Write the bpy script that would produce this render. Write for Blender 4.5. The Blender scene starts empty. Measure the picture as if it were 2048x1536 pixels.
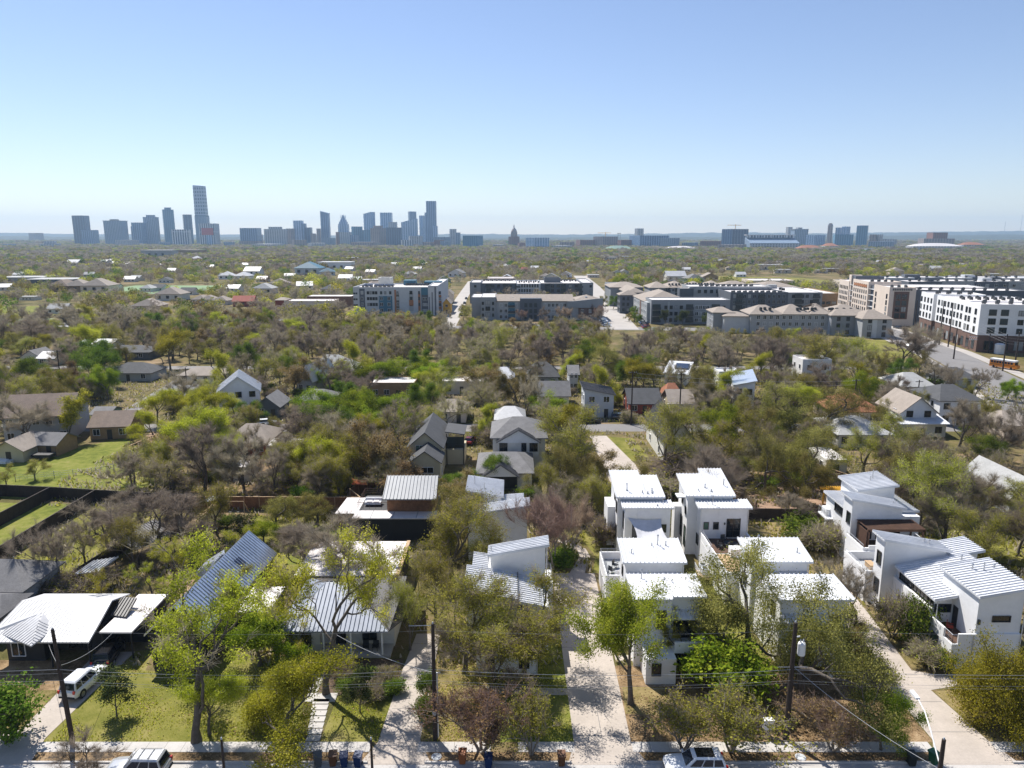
import bpy, math, random
import numpy as np
from mathutils import Vector, Matrix
C = bpy.context.scene.collection
sc = bpy.context.scene
rad = math.radians
FP, CH = 1450.0, 42.5                     # focal length in photo pixels, drone height
PT = math.atan(296 / FP); cP, sP = math.cos(PT), math.sin(PT)
def G(x, y, z=0.0):                       # photo pixel -> point at height z
    u = (x - 1024) / FP; v = (y - 768) / FP
    t = (CH - z) / (sP + v * cP)
    return (u * t, (cP - v * sP) * t)
def P(X, Y, Z):                           # point -> photo pixel
    Z -= CH; zc = Y * cP - Z * sP; yc = -(Y * sP + Z * cP)
    return (1024 + FP * X / zc, 768 + FP * yc / zc)
def XA(px, Y, z=0.0):
    return (px - 1024) / FP * (Y * cP - (z - CH) * sP)
def ZA(py, Y):                            # height seen at row py, distance Y
    v = (py - 768) / FP
    return CH - Y * (sP + v * cP) / (cP - v * sP)

# ------------------------------------------------------------------ materials
def _nt(name):
    m = bpy.data.materials.new(name); m.use_nodes = True
    nt = m.node_tree; nt.nodes.clear()
    out = nt.nodes.new('ShaderNodeOutputMaterial')
    return m, nt, out
def N(nt, t, **k):
    n = nt.nodes.new(t)
    for a, b in k.items(): setattr(n, a, b)
    return n
def noise(nt, scale, detail=4, rough=.6, coord='Object', dist=0):
    tc = N(nt, 'ShaderNodeTexCoord'); nz = N(nt, 'ShaderNodeTexNoise')
    nz.inputs['Scale'].default_value = scale; nz.inputs['Detail'].default_value = detail
    nz.inputs['Roughness'].default_value = rough; nz.inputs['Distortion'].default_value = dist
    nt.links.new(tc.outputs[coord], nz.inputs['Vector'])
    return nz
def ramp(nt, src, stops):
    r = N(nt, 'ShaderNodeValToRGB'); e = r.color_ramp.elements
    while len(e) < len(stops): e.new(.5)
    for i, (p, c) in enumerate(stops):
        e[i].position = p; e[i].color = (*c, 1)
    nt.links.new(src, r.inputs['Fac']); return r
MATS = {}
def mat(name, col, rough=.6, metal=0.0, var=.12, scale=1.2, bump=0.0, bscale=20, spec=.5, fine=None):
    m, nt, out = _nt(name)
    b = N(nt, 'ShaderNodeBsdfPrincipled')
    b.inputs['Roughness'].default_value = rough; b.inputs['Metallic'].default_value = metal
    b.inputs['Specular IOR Level'].default_value = spec
    nz = noise(nt, scale)
    lo = tuple(c * (1 - var) for c in col); hi = tuple(min(1, c * (1 + var * .6)) for c in col)
    r = ramp(nt, nz.outputs['Fac'], [(.3, lo), (.7, hi)])
    cout = r.outputs['Color']
    if fine:
        n2 = noise(nt, fine[0], 3); mx = N(nt, 'ShaderNodeMix', data_type='RGBA', blend_type='MULTIPLY')
        r2 = ramp(nt, n2.outputs['Fac'], [(.35, (1 - fine[1],) * 3), (.65, (1, 1, 1))])
        mx.inputs[0].default_value = 1
        nt.links.new(cout, mx.inputs[6]); nt.links.new(r2.outputs['Color'], mx.inputs[7]); cout = mx.outputs[2]
    nt.links.new(cout, b.inputs['Base Color'])
    if bump:
        n3 = noise(nt, bscale, 3); bp = N(nt, 'ShaderNodeBump'); bp.inputs['Strength'].default_value = bump
        bp.inputs['Distance'].default_value = .05
        nt.links.new(n3.outputs['Fac'], bp.inputs['Height']); nt.links.new(bp.outputs['Normal'], b.inputs['Normal'])
    nt.links.new(b.outputs['BSDF'], out.inputs['Surface'])
    MATS[name] = m; return m
def groundmat(name, stops, scales=(.05, .6, 7), rough=.95):
    m, nt, out = _nt(name); b = N(nt, 'ShaderNodeBsdfPrincipled')
    b.inputs['Roughness'].default_value = rough; b.inputs['Specular IOR Level'].default_value = .1
    n1, n2, n3 = (noise(nt, s, 5, .65) for s in scales)
    a = N(nt, 'ShaderNodeMath', operation='MULTIPLY_ADD'); a.inputs[1].default_value = .45
    a2 = N(nt, 'ShaderNodeMath', operation='MULTIPLY_ADD'); a2.inputs[1].default_value = .3
    a3 = N(nt, 'ShaderNodeMath', operation='MULTIPLY'); a3.inputs[1].default_value = .25
    nt.links.new(n3.outputs['Fac'], a3.inputs[0])
    nt.links.new(n2.outputs['Fac'], a2.inputs[0]); nt.links.new(a3.outputs[0], a2.inputs[2])
    nt.links.new(n1.outputs['Fac'], a.inputs[0]); nt.links.new(a2.outputs[0], a.inputs[2])
    r = ramp(nt, a.outputs[0], stops)
    nt.links.new(r.outputs['Color'], b.inputs['Base Color']); nt.links.new(b.outputs[0], out.inputs['Surface'])
    bp = N(nt, 'ShaderNodeBump'); bp.inputs['Strength'].default_value = .5; bp.inputs['Distance'].default_value = .1
    nt.links.new(n3.outputs['Fac'], bp.inputs['Height']); nt.links.new(bp.outputs[0], b.inputs['Normal'])
    MATS[name] = m; return m
def leafmat(name, dark, mid, light, trans=.4):
    m, nt, out = _nt(name)
    at = N(nt, 'ShaderNodeAttribute', attribute_name='tint')
    r = ramp(nt, at.outputs['Fac'], [(0, dark), (.5, mid), (1, light)])
    oi = N(nt, 'ShaderNodeObjectInfo'); hs = N(nt, 'ShaderNodeHueSaturation')
    mr = N(nt, 'ShaderNodeMapRange'); mr.inputs[3].default_value = .478; mr.inputs[4].default_value = .518
    mv = N(nt, 'ShaderNodeMapRange'); mv.inputs[3].default_value = .75; mv.inputs[4].default_value = 1.2
    nt.links.new(oi.outputs['Random'], mr.inputs[0]); nt.links.new(oi.outputs['Random'], mv.inputs[0])
    nt.links.new(mr.outputs[0], hs.inputs['Hue']); nt.links.new(mv.outputs[0], hs.inputs['Value'])
    nt.links.new(r.outputs['Color'], hs.inputs['Color'])
    d = N(nt, 'ShaderNodeBsdfDiffuse'); t = N(nt, 'ShaderNodeBsdfTranslucent'); mx = N(nt, 'ShaderNodeMixShader')
    mx.inputs[0].default_value = trans
    nt.links.new(hs.outputs['Color'], d.inputs['Color']); nt.links.new(hs.outputs['Color'], t.inputs['Color'])
    nt.links.new(d.outputs[0], mx.inputs[1]); nt.links.new(t.outputs[0], mx.inputs[2])
    nt.links.new(mx.outputs[0], out.inputs['Surface'])
    MATS[name] = m; return m
def facade(name, wall, glass, bw, bh, frac=(.6, .6), rough=.35, vert=False, off=0.0):
    """far tower skin: a grid of glazing and mullions laid out in metres on each wall"""
    m, nt, out = _nt(name); b = N(nt, 'ShaderNodeBsdfPrincipled')
    tc = N(nt, 'ShaderNodeTexCoord'); sx = N(nt, 'ShaderNodeSeparateXYZ')
    nt.links.new(tc.outputs['Object'], sx.inputs[0])
    ad = N(nt, 'ShaderNodeMath', operation='ADD'); nt.links.new(sx.outputs['X'], ad.inputs[0]); nt.links.new(sx.outputs['Y'], ad.inputs[1])
    def band(src, period, fr):
        d = N(nt, 'ShaderNodeMath', operation='DIVIDE'); d.inputs[1].default_value = period
        f = N(nt, 'ShaderNodeMath', operation='FRACT'); l = N(nt, 'ShaderNodeMath', operation='LESS_THAN'); l.inputs[1].default_value = fr
        nt.links.new(src, d.inputs[0]); nt.links.new(d.outputs[0], f.inputs[0]); nt.links.new(f.outputs[0], l.inputs[0]); return l.outputs[0]
    bx, bz = band(ad.outputs[0], bw, frac[0]), band(sx.outputs['Z'], bh, frac[1])
    mu = N(nt, 'ShaderNodeMath', operation='MULTIPLY'); nt.links.new(bx, mu.inputs[0]); nt.links.new(bz, mu.inputs[1])
    nz = noise(nt, .02, 3)
    rg = ramp(nt, nz.outputs['Fac'], [(.3, tuple(c * .75 for c in glass)), (.7, tuple(c * 1.2 for c in glass))])
    mx = N(nt, 'ShaderNodeMix', data_type='RGBA'); mx.inputs[6].default_value = (*wall, 1)
    nt.links.new(mu.outputs[0], mx.inputs[0]); nt.links.new(rg.outputs['Color'], mx.inputs[7])
    nt.links.new(mx.outputs[2], b.inputs['Base Color'])
    mr = N(nt, 'ShaderNodeMapRange'); mr.inputs[3].default_value = .7; mr.inputs[4].default_value = rough
    nt.links.new(mu.outputs[0], mr.inputs[0]); nt.links.new(mr.outputs[0], b.inputs['Roughness'])
    nt.links.new(b.outputs[0], out.inputs['Surface']); MATS[name] = m; return m

M = {}
def defmats():
    M['white'] = mat('white_stucco', (.79, .79, .79), .85, var=.06, scale=.3, bump=.05, bscale=4, fine=(1.6, .05))
    M['blind'] = mat('drawn_blind', (.32, .33, .33), .5, var=.3, scale=.4)
    M['offwhite'] = mat('cream_siding', (.68, .66, .60), .8, var=.1, scale=.6, fine=(4, .06))
    M['wroof'] = mat('white_metal_roof', (.69, .70, .72), .36, var=.08, scale=.35, fine=(1.3, .09))
    M['groof'] = mat('galvanised_roof', (.68, .71, .76), .3, .75, var=.12, scale=.5, fine=(2.5, .12))
    M['wroof_h'] = mat('old_white_metal_roof', (.56, .56, .57), .45, var=.10, scale=.4, fine=(1.6, .12))
    M['wroof_old_shade'] = mat('weathered_and_shade_white_roof', (.50, .50, .51), .5, var=.12, scale=.4, fine=(2.0, .14))  # weathered roofs, and the shaded tone painted on one hip
    M['mroof'] = mat('shade_grey_metal_roof', (.25, .265, .285), .5, var=.12, scale=.6, fine=(3, .1)); M['mroof2'] = mat('shade_pale_metal_roof', (.27, .30, .36), .45, .1, var=.12, scale=.6, fine=(3, .1))  # both darkened in colour for slopes turned away from the sun
    M['droof'] = mat('dark_metal_roof', (.07, .066, .066), .5, 0.0, var=.15, scale=.5)
    M['shingle'] = mat('grey_shingle', (.20, .195, .195), .9, var=.2, scale=.8, fine=(7, .25))
    M['dshingle'] = mat('charcoal_shingle', (.085, .087, .092), .9, var=.2, scale=.8, fine=(6, .25))
    M['bshingle'] = mat('brown_shingle', (.22, .165, .13), .9, var=.2, scale=.8, fine=(6, .25))
    M['tshingle'] = mat('tan_shingle', (.33, .28, .235), .9, var=.15, scale=.7, fine=(6, .2))
    M['lshingle'] = mat('light_grey_shingle', (.42, .42, .41), .9, var=.15, scale=.7, fine=(6, .2))
    M['tile'] = mat('clay_tile_roof', (.36, .14, .07), .85, var=.25, scale=.9, fine=(5, .3))
    M['flatw'] = mat('white_membrane_roof', (.70, .66, .64), .7, var=.1, scale=.3, fine=(.9, .1))
    M['grey'] = mat('grey_render', (.26, .275, .29), .8, var=.08, scale=.2)
    M['dgrey'] = mat('dark_grey_render', (.105, .118, .14), .8, var=.1, scale=.2)
    M['mgrey'] = mat('mid_grey_siding', (.36, .37, .375), .8, var=.1, scale=.5)
    M['lgrey'] = mat('pale_grey_siding', (.50, .52, .54), .8, var=.08, scale=.5)
    M['black'] = mat('black_siding', (.022, .022, .024), .7, var=.2, scale=1)
    M['tan'] = mat('tan_brick', (.33, .22, .12), .9, var=.2, scale=1, fine=(6, .15))
    M['beige'] = mat('beige_board_siding', (.50, .44, .30), .8, var=.08, scale=.6)
    M['cream'] = mat('cream_stone', (.66, .56, .47), .85, var=.07, scale=.3)
    M['brick'] = mat('brown_brick', (.17, .10, .075), .9, var=.2, scale=.6, fine=(5, .2))
    M['red'] = mat('red_siding', (.30, .07, .045), .85, var=.15, scale=.7)
    M['green'] = mat('green_siding', (.18, .27, .22), .85, var=.15, scale=.7)
    M['teal'] = mat('teal_panel', (.045, .15, .22), .6, var=.08, scale=.3)
    M['orange'] = mat('orange_panel', (.34, .14, .055), .6, var=.1, scale=.5)
    M['yellow'] = mat('yellow_paint', (.70, .38, .03), .6, var=.1, scale=1)
    M['wood'] = mat('cedar_boards', (.27, .13, .06), .85, var=.3, scale=1.5, fine=(5, .25))
    M['rawwood'] = mat('raw_pine', (.48, .33, .19), .85, var=.2, scale=2)
    M['dwood'] = mat('dark_stained_boards', (.045, .03, .024), .8, var=.3, scale=1.5, fine=(4, .25))
    M['ipe'] = mat('brown_slat_wood', (.10, .05, .03), .7, var=.3, scale=2)
    M['pole'] = mat('creosote_pole', (.055, .038, .03), .9, var=.3, scale=1.5, fine=(9, .3))
    M['bark'] = mat('tree_bark', (.15, .125, .10), .95, var=.35, scale=2.5, fine=(9, .3))
    M['barklight'] = mat('pale_bark', (.25, .215, .18), .95, var=.3, scale=2.5)
    M['twig'] = leafmat('grey_twigs', (.24, .20, .15), (.39, .335, .26), (.52, .45, .36), .45)
    M['twigred'] = leafmat('reddish_twigs', (.27, .19, .14), (.42, .31, .24), (.53, .41, .32), .45)
    M['glass'] = mat('window_glass', (.015, .02, .025), .06, var=.5, scale=.7)
    M['glassg'] = mat('green_window_glass', (.10, .17, .12), .08, var=.3, scale=.7)
    M['glassb'] = mat('balcony_shade_and_glass', (.02, .035, .04), .3, var=.4, scale=.3)  # painted shade of balcony recesses, also some window panes
    M['frame'] = mat('dark_window_frame', (.035, .032, .03), .5)
    M['wframe'] = mat('white_window_frame', (.75, .75, .75), .5)
    M['steel'] = mat('galvanised_steel', (.45, .46, .48), .35, .6)
    M['dsteel'] = mat('dark_steel', (.06, .065, .07), .45, .4)
    M['alu'] = mat('pale_metal', (.70, .71, .72), .4, .3)
    M['wire'] = mat('aluminium_wire', (.5, .5, .5), .4, .3)
    M['concrete'] = mat('drive_concrete', (.47, .41, .355), .9, var=.14, scale=.35, fine=(5, .1))
    M['walk'] = mat('pale_concrete', (.50, .475, .45), .9, var=.12, scale=.5, fine=(6, .1))
    M['asphalt'] = mat('asphalt', (.105, .10, .10), .9, var=.15, scale=.3, fine=(8, .15))
    M['oldasphalt'] = mat('worn_asphalt', (.21, .20, .195), .9, var=.12, scale=.06, fine=(.7, .1))
    M['farconc'] = mat('far_concrete', (.40, .37, .34), .9, var=.12, scale=.1)
    M['dirt'] = mat('bare_earth', (.36, .235, .155), .95, var=.2, scale=.4, fine=(4, .2))
    M['mulch'] = mat('mulch_bed', (.16, .105, .065), .95, var=.4, scale=1.2, fine=(6, .45))
    M['tank'] = mat('white_paint', (.78, .78, .78), .5)
    M['rubber'] = mat('tyre_rubber', (.015, .015, .016), .8)
    M['rim'] = mat('alloy_rim', (.42, .43, .45), .3, .7)
    M['carwhite'] = mat('white_car_paint', (.80, .81, .83), .15, var=.02)
    M['carsilver'] = mat('silver_car_paint', (.55, .56, .58), .22, .4, var=.03)
    M['carblack'] = mat('black_car_paint', (.012, .012, .014), .12, var=.02)
    M['cargrey'] = mat('grey_car_paint', (.10, .105, .115), .18, .3, var=.03)
    M['carblue'] = mat('blue_car_paint', (.03, .06, .16), .18, .2, var=.03)
    M['carred'] = mat('red_car_paint', (.25, .02, .015), .18, .2, var=.03)
    M['carglass'] = mat('car_glass', (.012, .016, .03), .04, var=.1)
    M['tail'] = mat('red_lamp', (.45, .015, .01), .2)
    M['head'] = mat('clear_lamp', (.7, .72, .75), .12)
    M['plate'] = mat('licence_plate', (.65, .65, .66), .5)
    M['binblue'] = mat('blue_bin', (.012, .035, .12), .5); M['bingrey'] = mat('grey_bin', (.10, .105, .11), .5)
    M['binbrown'] = mat('brown_bin', (.16, .065, .025), .55); M['binorange'] = mat('rust_bin', (.30, .095, .025), .55)
    M['bingreen'] = mat('green_bin', (.012, .10, .045), .5); M['bindark'] = mat('black_bin', (.018, .022, .02), .5)
    M['sail'] = mat('grey_sail', (.58, .58, .60), .9); M['redsail'] = mat('orange_sail', (.58, .13, .05), .85)
    M['blue'] = mat('blue_canopy', (.02, .16, .50), .6); M['banner'] = mat('red_banner', (.50, .07, .06), .7)
    M['solar'] = mat('solar_panel', (.015, .02, .04), .15)
    M['cush'] = mat('red_cushion', (.30, .05, .03), .9)
    M['turf'] = mat('sports_turf', (.17, .26, .12), .95, var=.1, scale=.05)
    M['lawn'] = groundmat('lawn_grass', [(.38, (.07, .09, .012)), (.46, (.155, .155, .032)), (.53, (.21, .195, .05)), (.62, (.30, .25, .11))], (.12, .7, 9))
    M['lawnb'] = groundmat('bright_lawn_grass', [(.38, (.08, .11, .018)), (.5, (.175, .19, .034)), (.60, (.25, .23, .075))], (.1, .8, 9))
    M['dryg'] = groundmat('dry_grass', [(.38, (.07, .065, .022)), (.46, (.17, .14, .05)), (.53, (.27, .21, .095)), (.62, (.38, .29, .15))], (.2, .9, 9))
    M['litter'] = groundmat('leaf_litter', [(.37, (.045, .032, .016)), (.45, (.14, .095, .048)), (.53, (.28, .19, .105)), (.62, (.42, .31, .19))], (.25, 1.1, 8))
    M['ground'] = groundmat('yard_ground', [(.38, (.035, .035, .012)), (.45, (.09, .085, .028)), (.50, (.15, .125, .05)), (.56, (.20, .145, .08)), (.63, (.32, .235, .15))], (.035, .35, 5))
    M['hill'] = mat('wooded_hill', (.05, .06, .035), 1, var=.4, scale=.003, fine=(.02, .4))
    # foliage
    M['l_chart'] = leafmat('spring_leaves', (.18, .185, .016), (.40, .405, .032), (.62, .585, .085), .52)
    M['l_bright'] = leafmat('bright_green_leaves', (.085, .14, .012), (.225, .30, .022), (.42, .46, .05), .45)
    M['l_green'] = leafmat('mid_green_leaves', (.05, .10, .012), (.13, .20, .024), (.26, .31, .05), .42)
    M['l_oak'] = leafmat('oak_leaves', (.10, .098, .028), (.24, .22, .06), (.41, .36, .115), .45)
    M['l_olive'] = leafmat('olive_budding_leaves', (.16, .165, .026), (.345, .345, .052), (.54, .51, .105), .5)
    M['l_pecan'] = leafmat('pecan_leaves', (.12, .17, .014), (.30, .365, .032), (.54, .55, .07), .5)
    M['l_dark'] = leafmat('dark_evergreen_leaves', (.03, .045, .016), (.075, .095, .032), (.16, .165, .058), .3)
    M['l_rust'] = leafmat('rusty_leaves', (.15, .105, .04), (.31, .22, .09), (.46, .345, .15), .4)
    M['l_twig'] = leafmat('far_twigs', (.17, .145, .108), (.32, .275, .21), (.46, .40, .315), .4)
defmats()

# ------------------------------------------------------------------ mesh building
class MB:
    def __init__(s): s.v = []; s.f = []; s.mi = []; s.cur = 0
    def poly(s, pts):
        i = len(s.v); s.v += [tuple(p) for p in pts]; s.f.append(tuple(range(i, i + len(pts)))); s.mi.append(s.cur); return s
    def box(s, x0, y0, z0, x1, y1, z1):
        return s.wedge(x0, y0, x1, y1, z0, z1, z1, z1, z1)
    def wedge(s, x0, y0, x1, y1, z0, a, b, c, d):      # tops at SW SE NE NW
        i = len(s.v)
        s.v += [(x0, y0, z0), (x1, y0, z0), (x1, y1, z0), (x0, y1, z0), (x0, y0, a), (x1, y0, b), (x1, y1, c), (x0, y1, d)]
        s.f += [tuple(i + k for k in q) for q in ((3, 2, 1, 0), (4, 5, 6, 7), (0, 1, 5, 4), (1, 2, 6, 5), (2, 3, 7, 6), (3, 0, 4, 7))]
        s.mi += [s.cur] * 6; return s
    def cbox(s, c, size, yaw=0.0, tilt=None):
        ex, ey, ez = (q / 2 for q in size); i = len(s.v); ca, sa = math.cos(yaw), math.sin(yaw)
        for z in (-ez, ez):
            for x, y in ((-ex, -ey), (ex, -ey), (ex, ey), (-ex, ey)):
                s.v.append((c[0] + x * ca - y * sa, c[1] + x * sa + y * ca, c[2] + z))
        s.f += [tuple(i + k for k in q) for q in ((3, 2, 1, 0), (4, 5, 6, 7), (0, 1, 5, 4), (1, 2, 6, 5), (2, 3, 7, 6), (3, 0, 4, 7))]
        s.mi += [s.cur] * 6; return s
    def prism(s, poly, z0, z1):
        n = len(poly); i = len(s.v)
        s.v += [(x, y, z0) for x, y in poly] + [(x, y, z1) for x, y in poly]
        s.f += [tuple(i + k for k in range(n))[::-1], tuple(i + n + k for k in range(n))]
        s.f += [(i + k, i + (k + 1) % n, i + n + (k + 1) % n, i + n + k) for k in range(n)]
        s.mi += [s.cur] * (n + 2); return s
    def tube(s, pts, r, n=6, cap=True):
        pts = [Vector(p) for p in pts]; i0 = len(s.v)
        rs = r if isinstance(r, (list, tuple)) else [r] * len(pts)
        for k, p in enumerate(pts):
            d = (pts[min(k + 1, len(pts) - 1)] - pts[max(k - 1, 0)]).normalized()
            a = d.orthogonal().normalized() if abs(d.z) > .95 else d.cross(Vector((0, 0, 1))).normalized()
            b = d.cross(a)
            for j in range(n):
                t = 2 * math.pi * j / n; q = p + (a * math.cos(t) + b * math.sin(t)) * rs[k]; s.v.append(tuple(q))
        for k in range(len(pts) - 1):
            for j in range(n):
                j2 = (j + 1) % n
                s.f.append((i0 + k * n + j, i0 + k * n + j2, i0 + (k + 1) * n + j2, i0 + (k + 1) * n + j)); s.mi.append(s.cur)
        if cap:
            s.f.append(tuple(i0 + j for j in range(n))[::-1]); s.f.append(tuple(i0 + (len(pts) - 1) * n + j for j in range(n))); s.mi += [s.cur] * 2
        return s
    def lathe(s, prof, c=(0, 0, 0), n=12):             # prof: (r, z)
        i0 = len(s.v)
        for r, z in prof:
            for j in range(n):
                t = 2 * math.pi * j / n; s.v.append((c[0] + r * math.cos(t), c[1] + r * math.sin(t), c[2] + z))
        for k in range(len(prof) - 1):
            for j in range(n):
                j2 = (j + 1) % n; s.f.append((i0 + k * n + j, i0 + k * n + j2, i0 + (k + 1) * n + j2, i0 + (k + 1) * n + j)); s.mi.append(s.cur)
        s.f.append(tuple(i0 + j for j in range(n))[::-1]); s.f.append(tuple(i0 + (len(prof) - 1) * n + j for j in range(n))); s.mi += [s.cur] * 2
        return s
    def panel(s, a, b, c, d, th=.18, sp=None, rh=.11, rw=.07):   # roof plane; ribs run from edge ab to edge dc
        a, b, c, d = (Vector(q) for q in (a, b, c, d)); dn = Vector((0, 0, -th))
        i = len(s.v); s.v += [tuple(q) for q in (a, b, c, d)] + [tuple(q + dn) for q in (a, b, c, d)]
        s.f += [tuple(i + k for k in q) for q in ((0, 1, 2, 3), (7, 6, 5, 4), (0, 4, 5, 1), (1, 5, 6, 2), (2, 6, 7, 3), (3, 7, 4, 0))]; s.mi += [s.cur] * 6
        if sp:
            L = max((b - a).length, (c - d).length); n = max(2, round(L / sp)); w = (b - a).normalized() * rw / 2; up = Vector((0, 0, rh))
            if (b - a).length < .01: w = (c - d).normalized() * rw / 2
            for k in range(n + 1):
                t = min(max(k / n, rw / L), 1 - rw / L); p, q = a.lerp(b, t), d.lerp(c, t)
                if (c - d).length < .85 * (b - a).length:     # hips: seams stay square to the eave
                    E_ = (b - a).normalized(); U_ = (d - a) - E_ * (d - a).dot(E_); hh = U_.length; U_.normalize(); LL = (b - a).length; dx, cx, x = (d - a).dot(E_), (c - a).dot(E_), LL * t
                    f_ = min(1, x / dx if dx > .01 else 1, (LL - x) / (LL - cx) if LL - cx > .01 else 1); q = p + U_ * hh * max(0, f_)
                if (p - q).length < .15: continue
                j = len(s.v); s.v += [tuple(x) for x in (p - w, p + w, q + w, q - w, p - w + up, p + w + up, q + w + up, q - w + up)]
                s.f += [tuple(j + m for m in f) for f in ((4, 5, 6, 7), (0, 1, 5, 4), (1, 2, 6, 5), (2, 3, 7, 6), (3, 0, 4, 7))]; s.mi += [s.cur] * 5
        return s
    def mesh(s, name, mats, smooth=False, off=(0, 0, 0)):
        me = bpy.data.meshes.new(name); o = off
        me.from_pydata([(x - o[0], y - o[1], z - o[2]) for x, y, z in s.v], [], s.f)
        ms = mats if isinstance(mats, (list, tuple)) else [mats]
        for m in ms: me.materials.append(M[m] if isinstance(m, str) else m)
        if len(ms) > 1: me.polygons.foreach_set('material_index', s.mi)
        if smooth: me.polygons.foreach_set('use_smooth', [True] * len(s.f))
        me.update(); return me
OFF = {}
def tagit(o, label=None, cat=None, group=None, kind=None):
    for k, v in (('label', label), ('category', cat), ('group', group), ('kind', kind)):
        if v: o[k] = v
    return o
def thing(name, label, cat, loc=(0, 0, 0), rot=0.0, group=None, world=False):
    o = bpy.data.objects.new(name, None); C.objects.link(o); o.empty_display_size = .5
    o.location = loc; o.rotation_euler = (0, 0, rot); tagit(o, label, cat, group)
    if world: OFF[o] = tuple(loc)
    return o
def obj(name, mb, mats, parent=None, smooth=False, label=None, loc=None, rot=0.0):
    off = (0, 0, 0); p = parent
    while p is not None:
        if p in OFF: off = OFF[p]
        p = p.parent
    me = mb if isinstance(mb, bpy.types.Mesh) else mb.mesh(name, mats, smooth, off)
    o = bpy.data.objects.new(name, me); C.objects.link(o)
    if parent is not None: o.parent = parent
    if loc is not None: o.location = loc; o.rotation_euler = (0, 0, rot)
    if label: o['label'] = label
    return o
def single(name, mb, mats, label, cat, base, group=None, smooth=False):     # a thing that is one mesh, origin at its base
    me = mb.mesh(name, mats, smooth, base); o = bpy.data.objects.new(name, me); C.objects.link(o); o.location = base
    return tagit(o, label, cat, group)
def struct(name, mb, mats, smooth=False):
    o = bpy.data.objects.new(name, mb.mesh(name, mats, smooth)); C.objects.link(o); o['kind'] = 'structure'; return o
def dup(root, loc=None, rot=None, scale=None, label=None, group=None):
    def cp(o, par):
        c = o.copy(); C.objects.link(c)
        if par is not None: c.parent = par
        for ch in list(o.children): cp(ch, c)
        return c
    r = cp(root, None)
    if loc is not None: r.location = loc
    if rot is not None: r.rotation_euler = (0, 0, rot)
    if scale is not None: r.scale = scale if isinstance(scale, tuple) else (scale,) * 3
    if label: r['label'] = label
    if group: r['group'] = group
    return r
def sheet(name, pts, z, m, px=False):
    if px: pts = [G(*p) for p in pts]
    mb = MB(); mb.poly([(x, y, z) for x, y in pts]); o = struct(name, mb, m)
    if o.data.polygons[0].normal.z < 0: o.data.flip_normals()
    return o
def window(par, face, a, z, w, h, at, fm='frame', gm='glass', mull=1, bars=0):
    """face S/N/E/W; a = centre along the wall, at = wall plane coordinate; z = sill"""
    def bx(mb, a0, a1, z0, z1, d0, d1):
        if face == 'S': mb.box(a0, at - d1, z0, a1, at - d0, z1)
        elif face == 'N': mb.box(a0, at + d0, z0, a1, at + d1, z1)
        elif face == 'W': mb.box(at - d1, a0, z0, at - d0, a1, z1)
        else: mb.box(at + d0, a0, z0, at + d1, a1, z1)
    g = MB(); bx(g, a - w / 2, a + w / 2, z, z + h, -.05, .012); o = obj('window', g, gm, par)
    f = MB(); t = .06
    bx(f, a - w / 2 - t, a + w / 2 + t, z - t, z, -.02, .12); bx(f, a - w / 2 - t, a + w / 2 + t, z + h, z + h + t, -.02, .11)
    bx(f, a - w / 2 - t, a - w / 2, z, z + h, -.02, .10); bx(f, a + w / 2, a + w / 2 + t, z, z + h, -.02, .10)
    for k in range(1, mull): q = a - w / 2 + w * k / mull; bx(f, q - .03, q + .03, z, z + h, -.02, .05)
    for k in range(bars): q = z + h * (k + 1) / (bars + 1); bx(f, a - w / 2, a + w / 2, q - .025, q + .025, -.02, .045)
    obj('frame', f, fm, o); return o
def rail(par, pts, h=1.0, m='steel', name='railing', sp=.9, wires=4):
    mb = MB()
    for p, q in zip(pts, pts[1:]):
        p, q = Vector(p), Vector(q); L = (q - p).length; n = max(1, round(L / sp)); U = Vector((0, 0, 1))
        mb.tube([p + U * h, q + U * h], .03, 4)
        for k in range(wires): zz = h * (k + 1) / (wires + 1); mb.tube([p + U * zz, q + U * zz], .012, 3)
        for k in range(n + 1): c = p.lerp(q, k / n); mb.tube([c, c + U * h], .02, 4)
    return obj(name, mb, m, par)
def vent(par, x, y, z, h=.7, r=.06, cap=False, m='steel'):
    mb = MB().tube([(x, y, z - .1), (x, y, z + h)], r, 7)
    if cap: mb.lathe([(r * 1.9, h), (r * 2.1, h + .05), (r * 1.2, h + .14)], (x, y, z), 8)
    else: mb.lathe([(r * 1.35, h - .06), (r * 1.35, h + .02)], (x, y, z), 8)
    mb.lathe([(r * 2, -.02), (r * 1.2, .1)], (x, y, z), 8)
    return obj('roof_vent', mb, m, par)
LAND = []          # (phrase, X, Y) landmarks used when wording tree labels
FOOT = []          # footprints trees keep out of: (x0,y0,x1,y1)
PROT = []          # photo rectangles near trees should not cover: (px0,py0,px1,py1,Y)
def land(phrase, x, y): LAND.append((phrase, x, y))
def foot(x0, y0, x1, y1): FOOT.append((min(x0, x1), min(y0, y1), max(x0, x1), max(y0, y1)))
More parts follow.
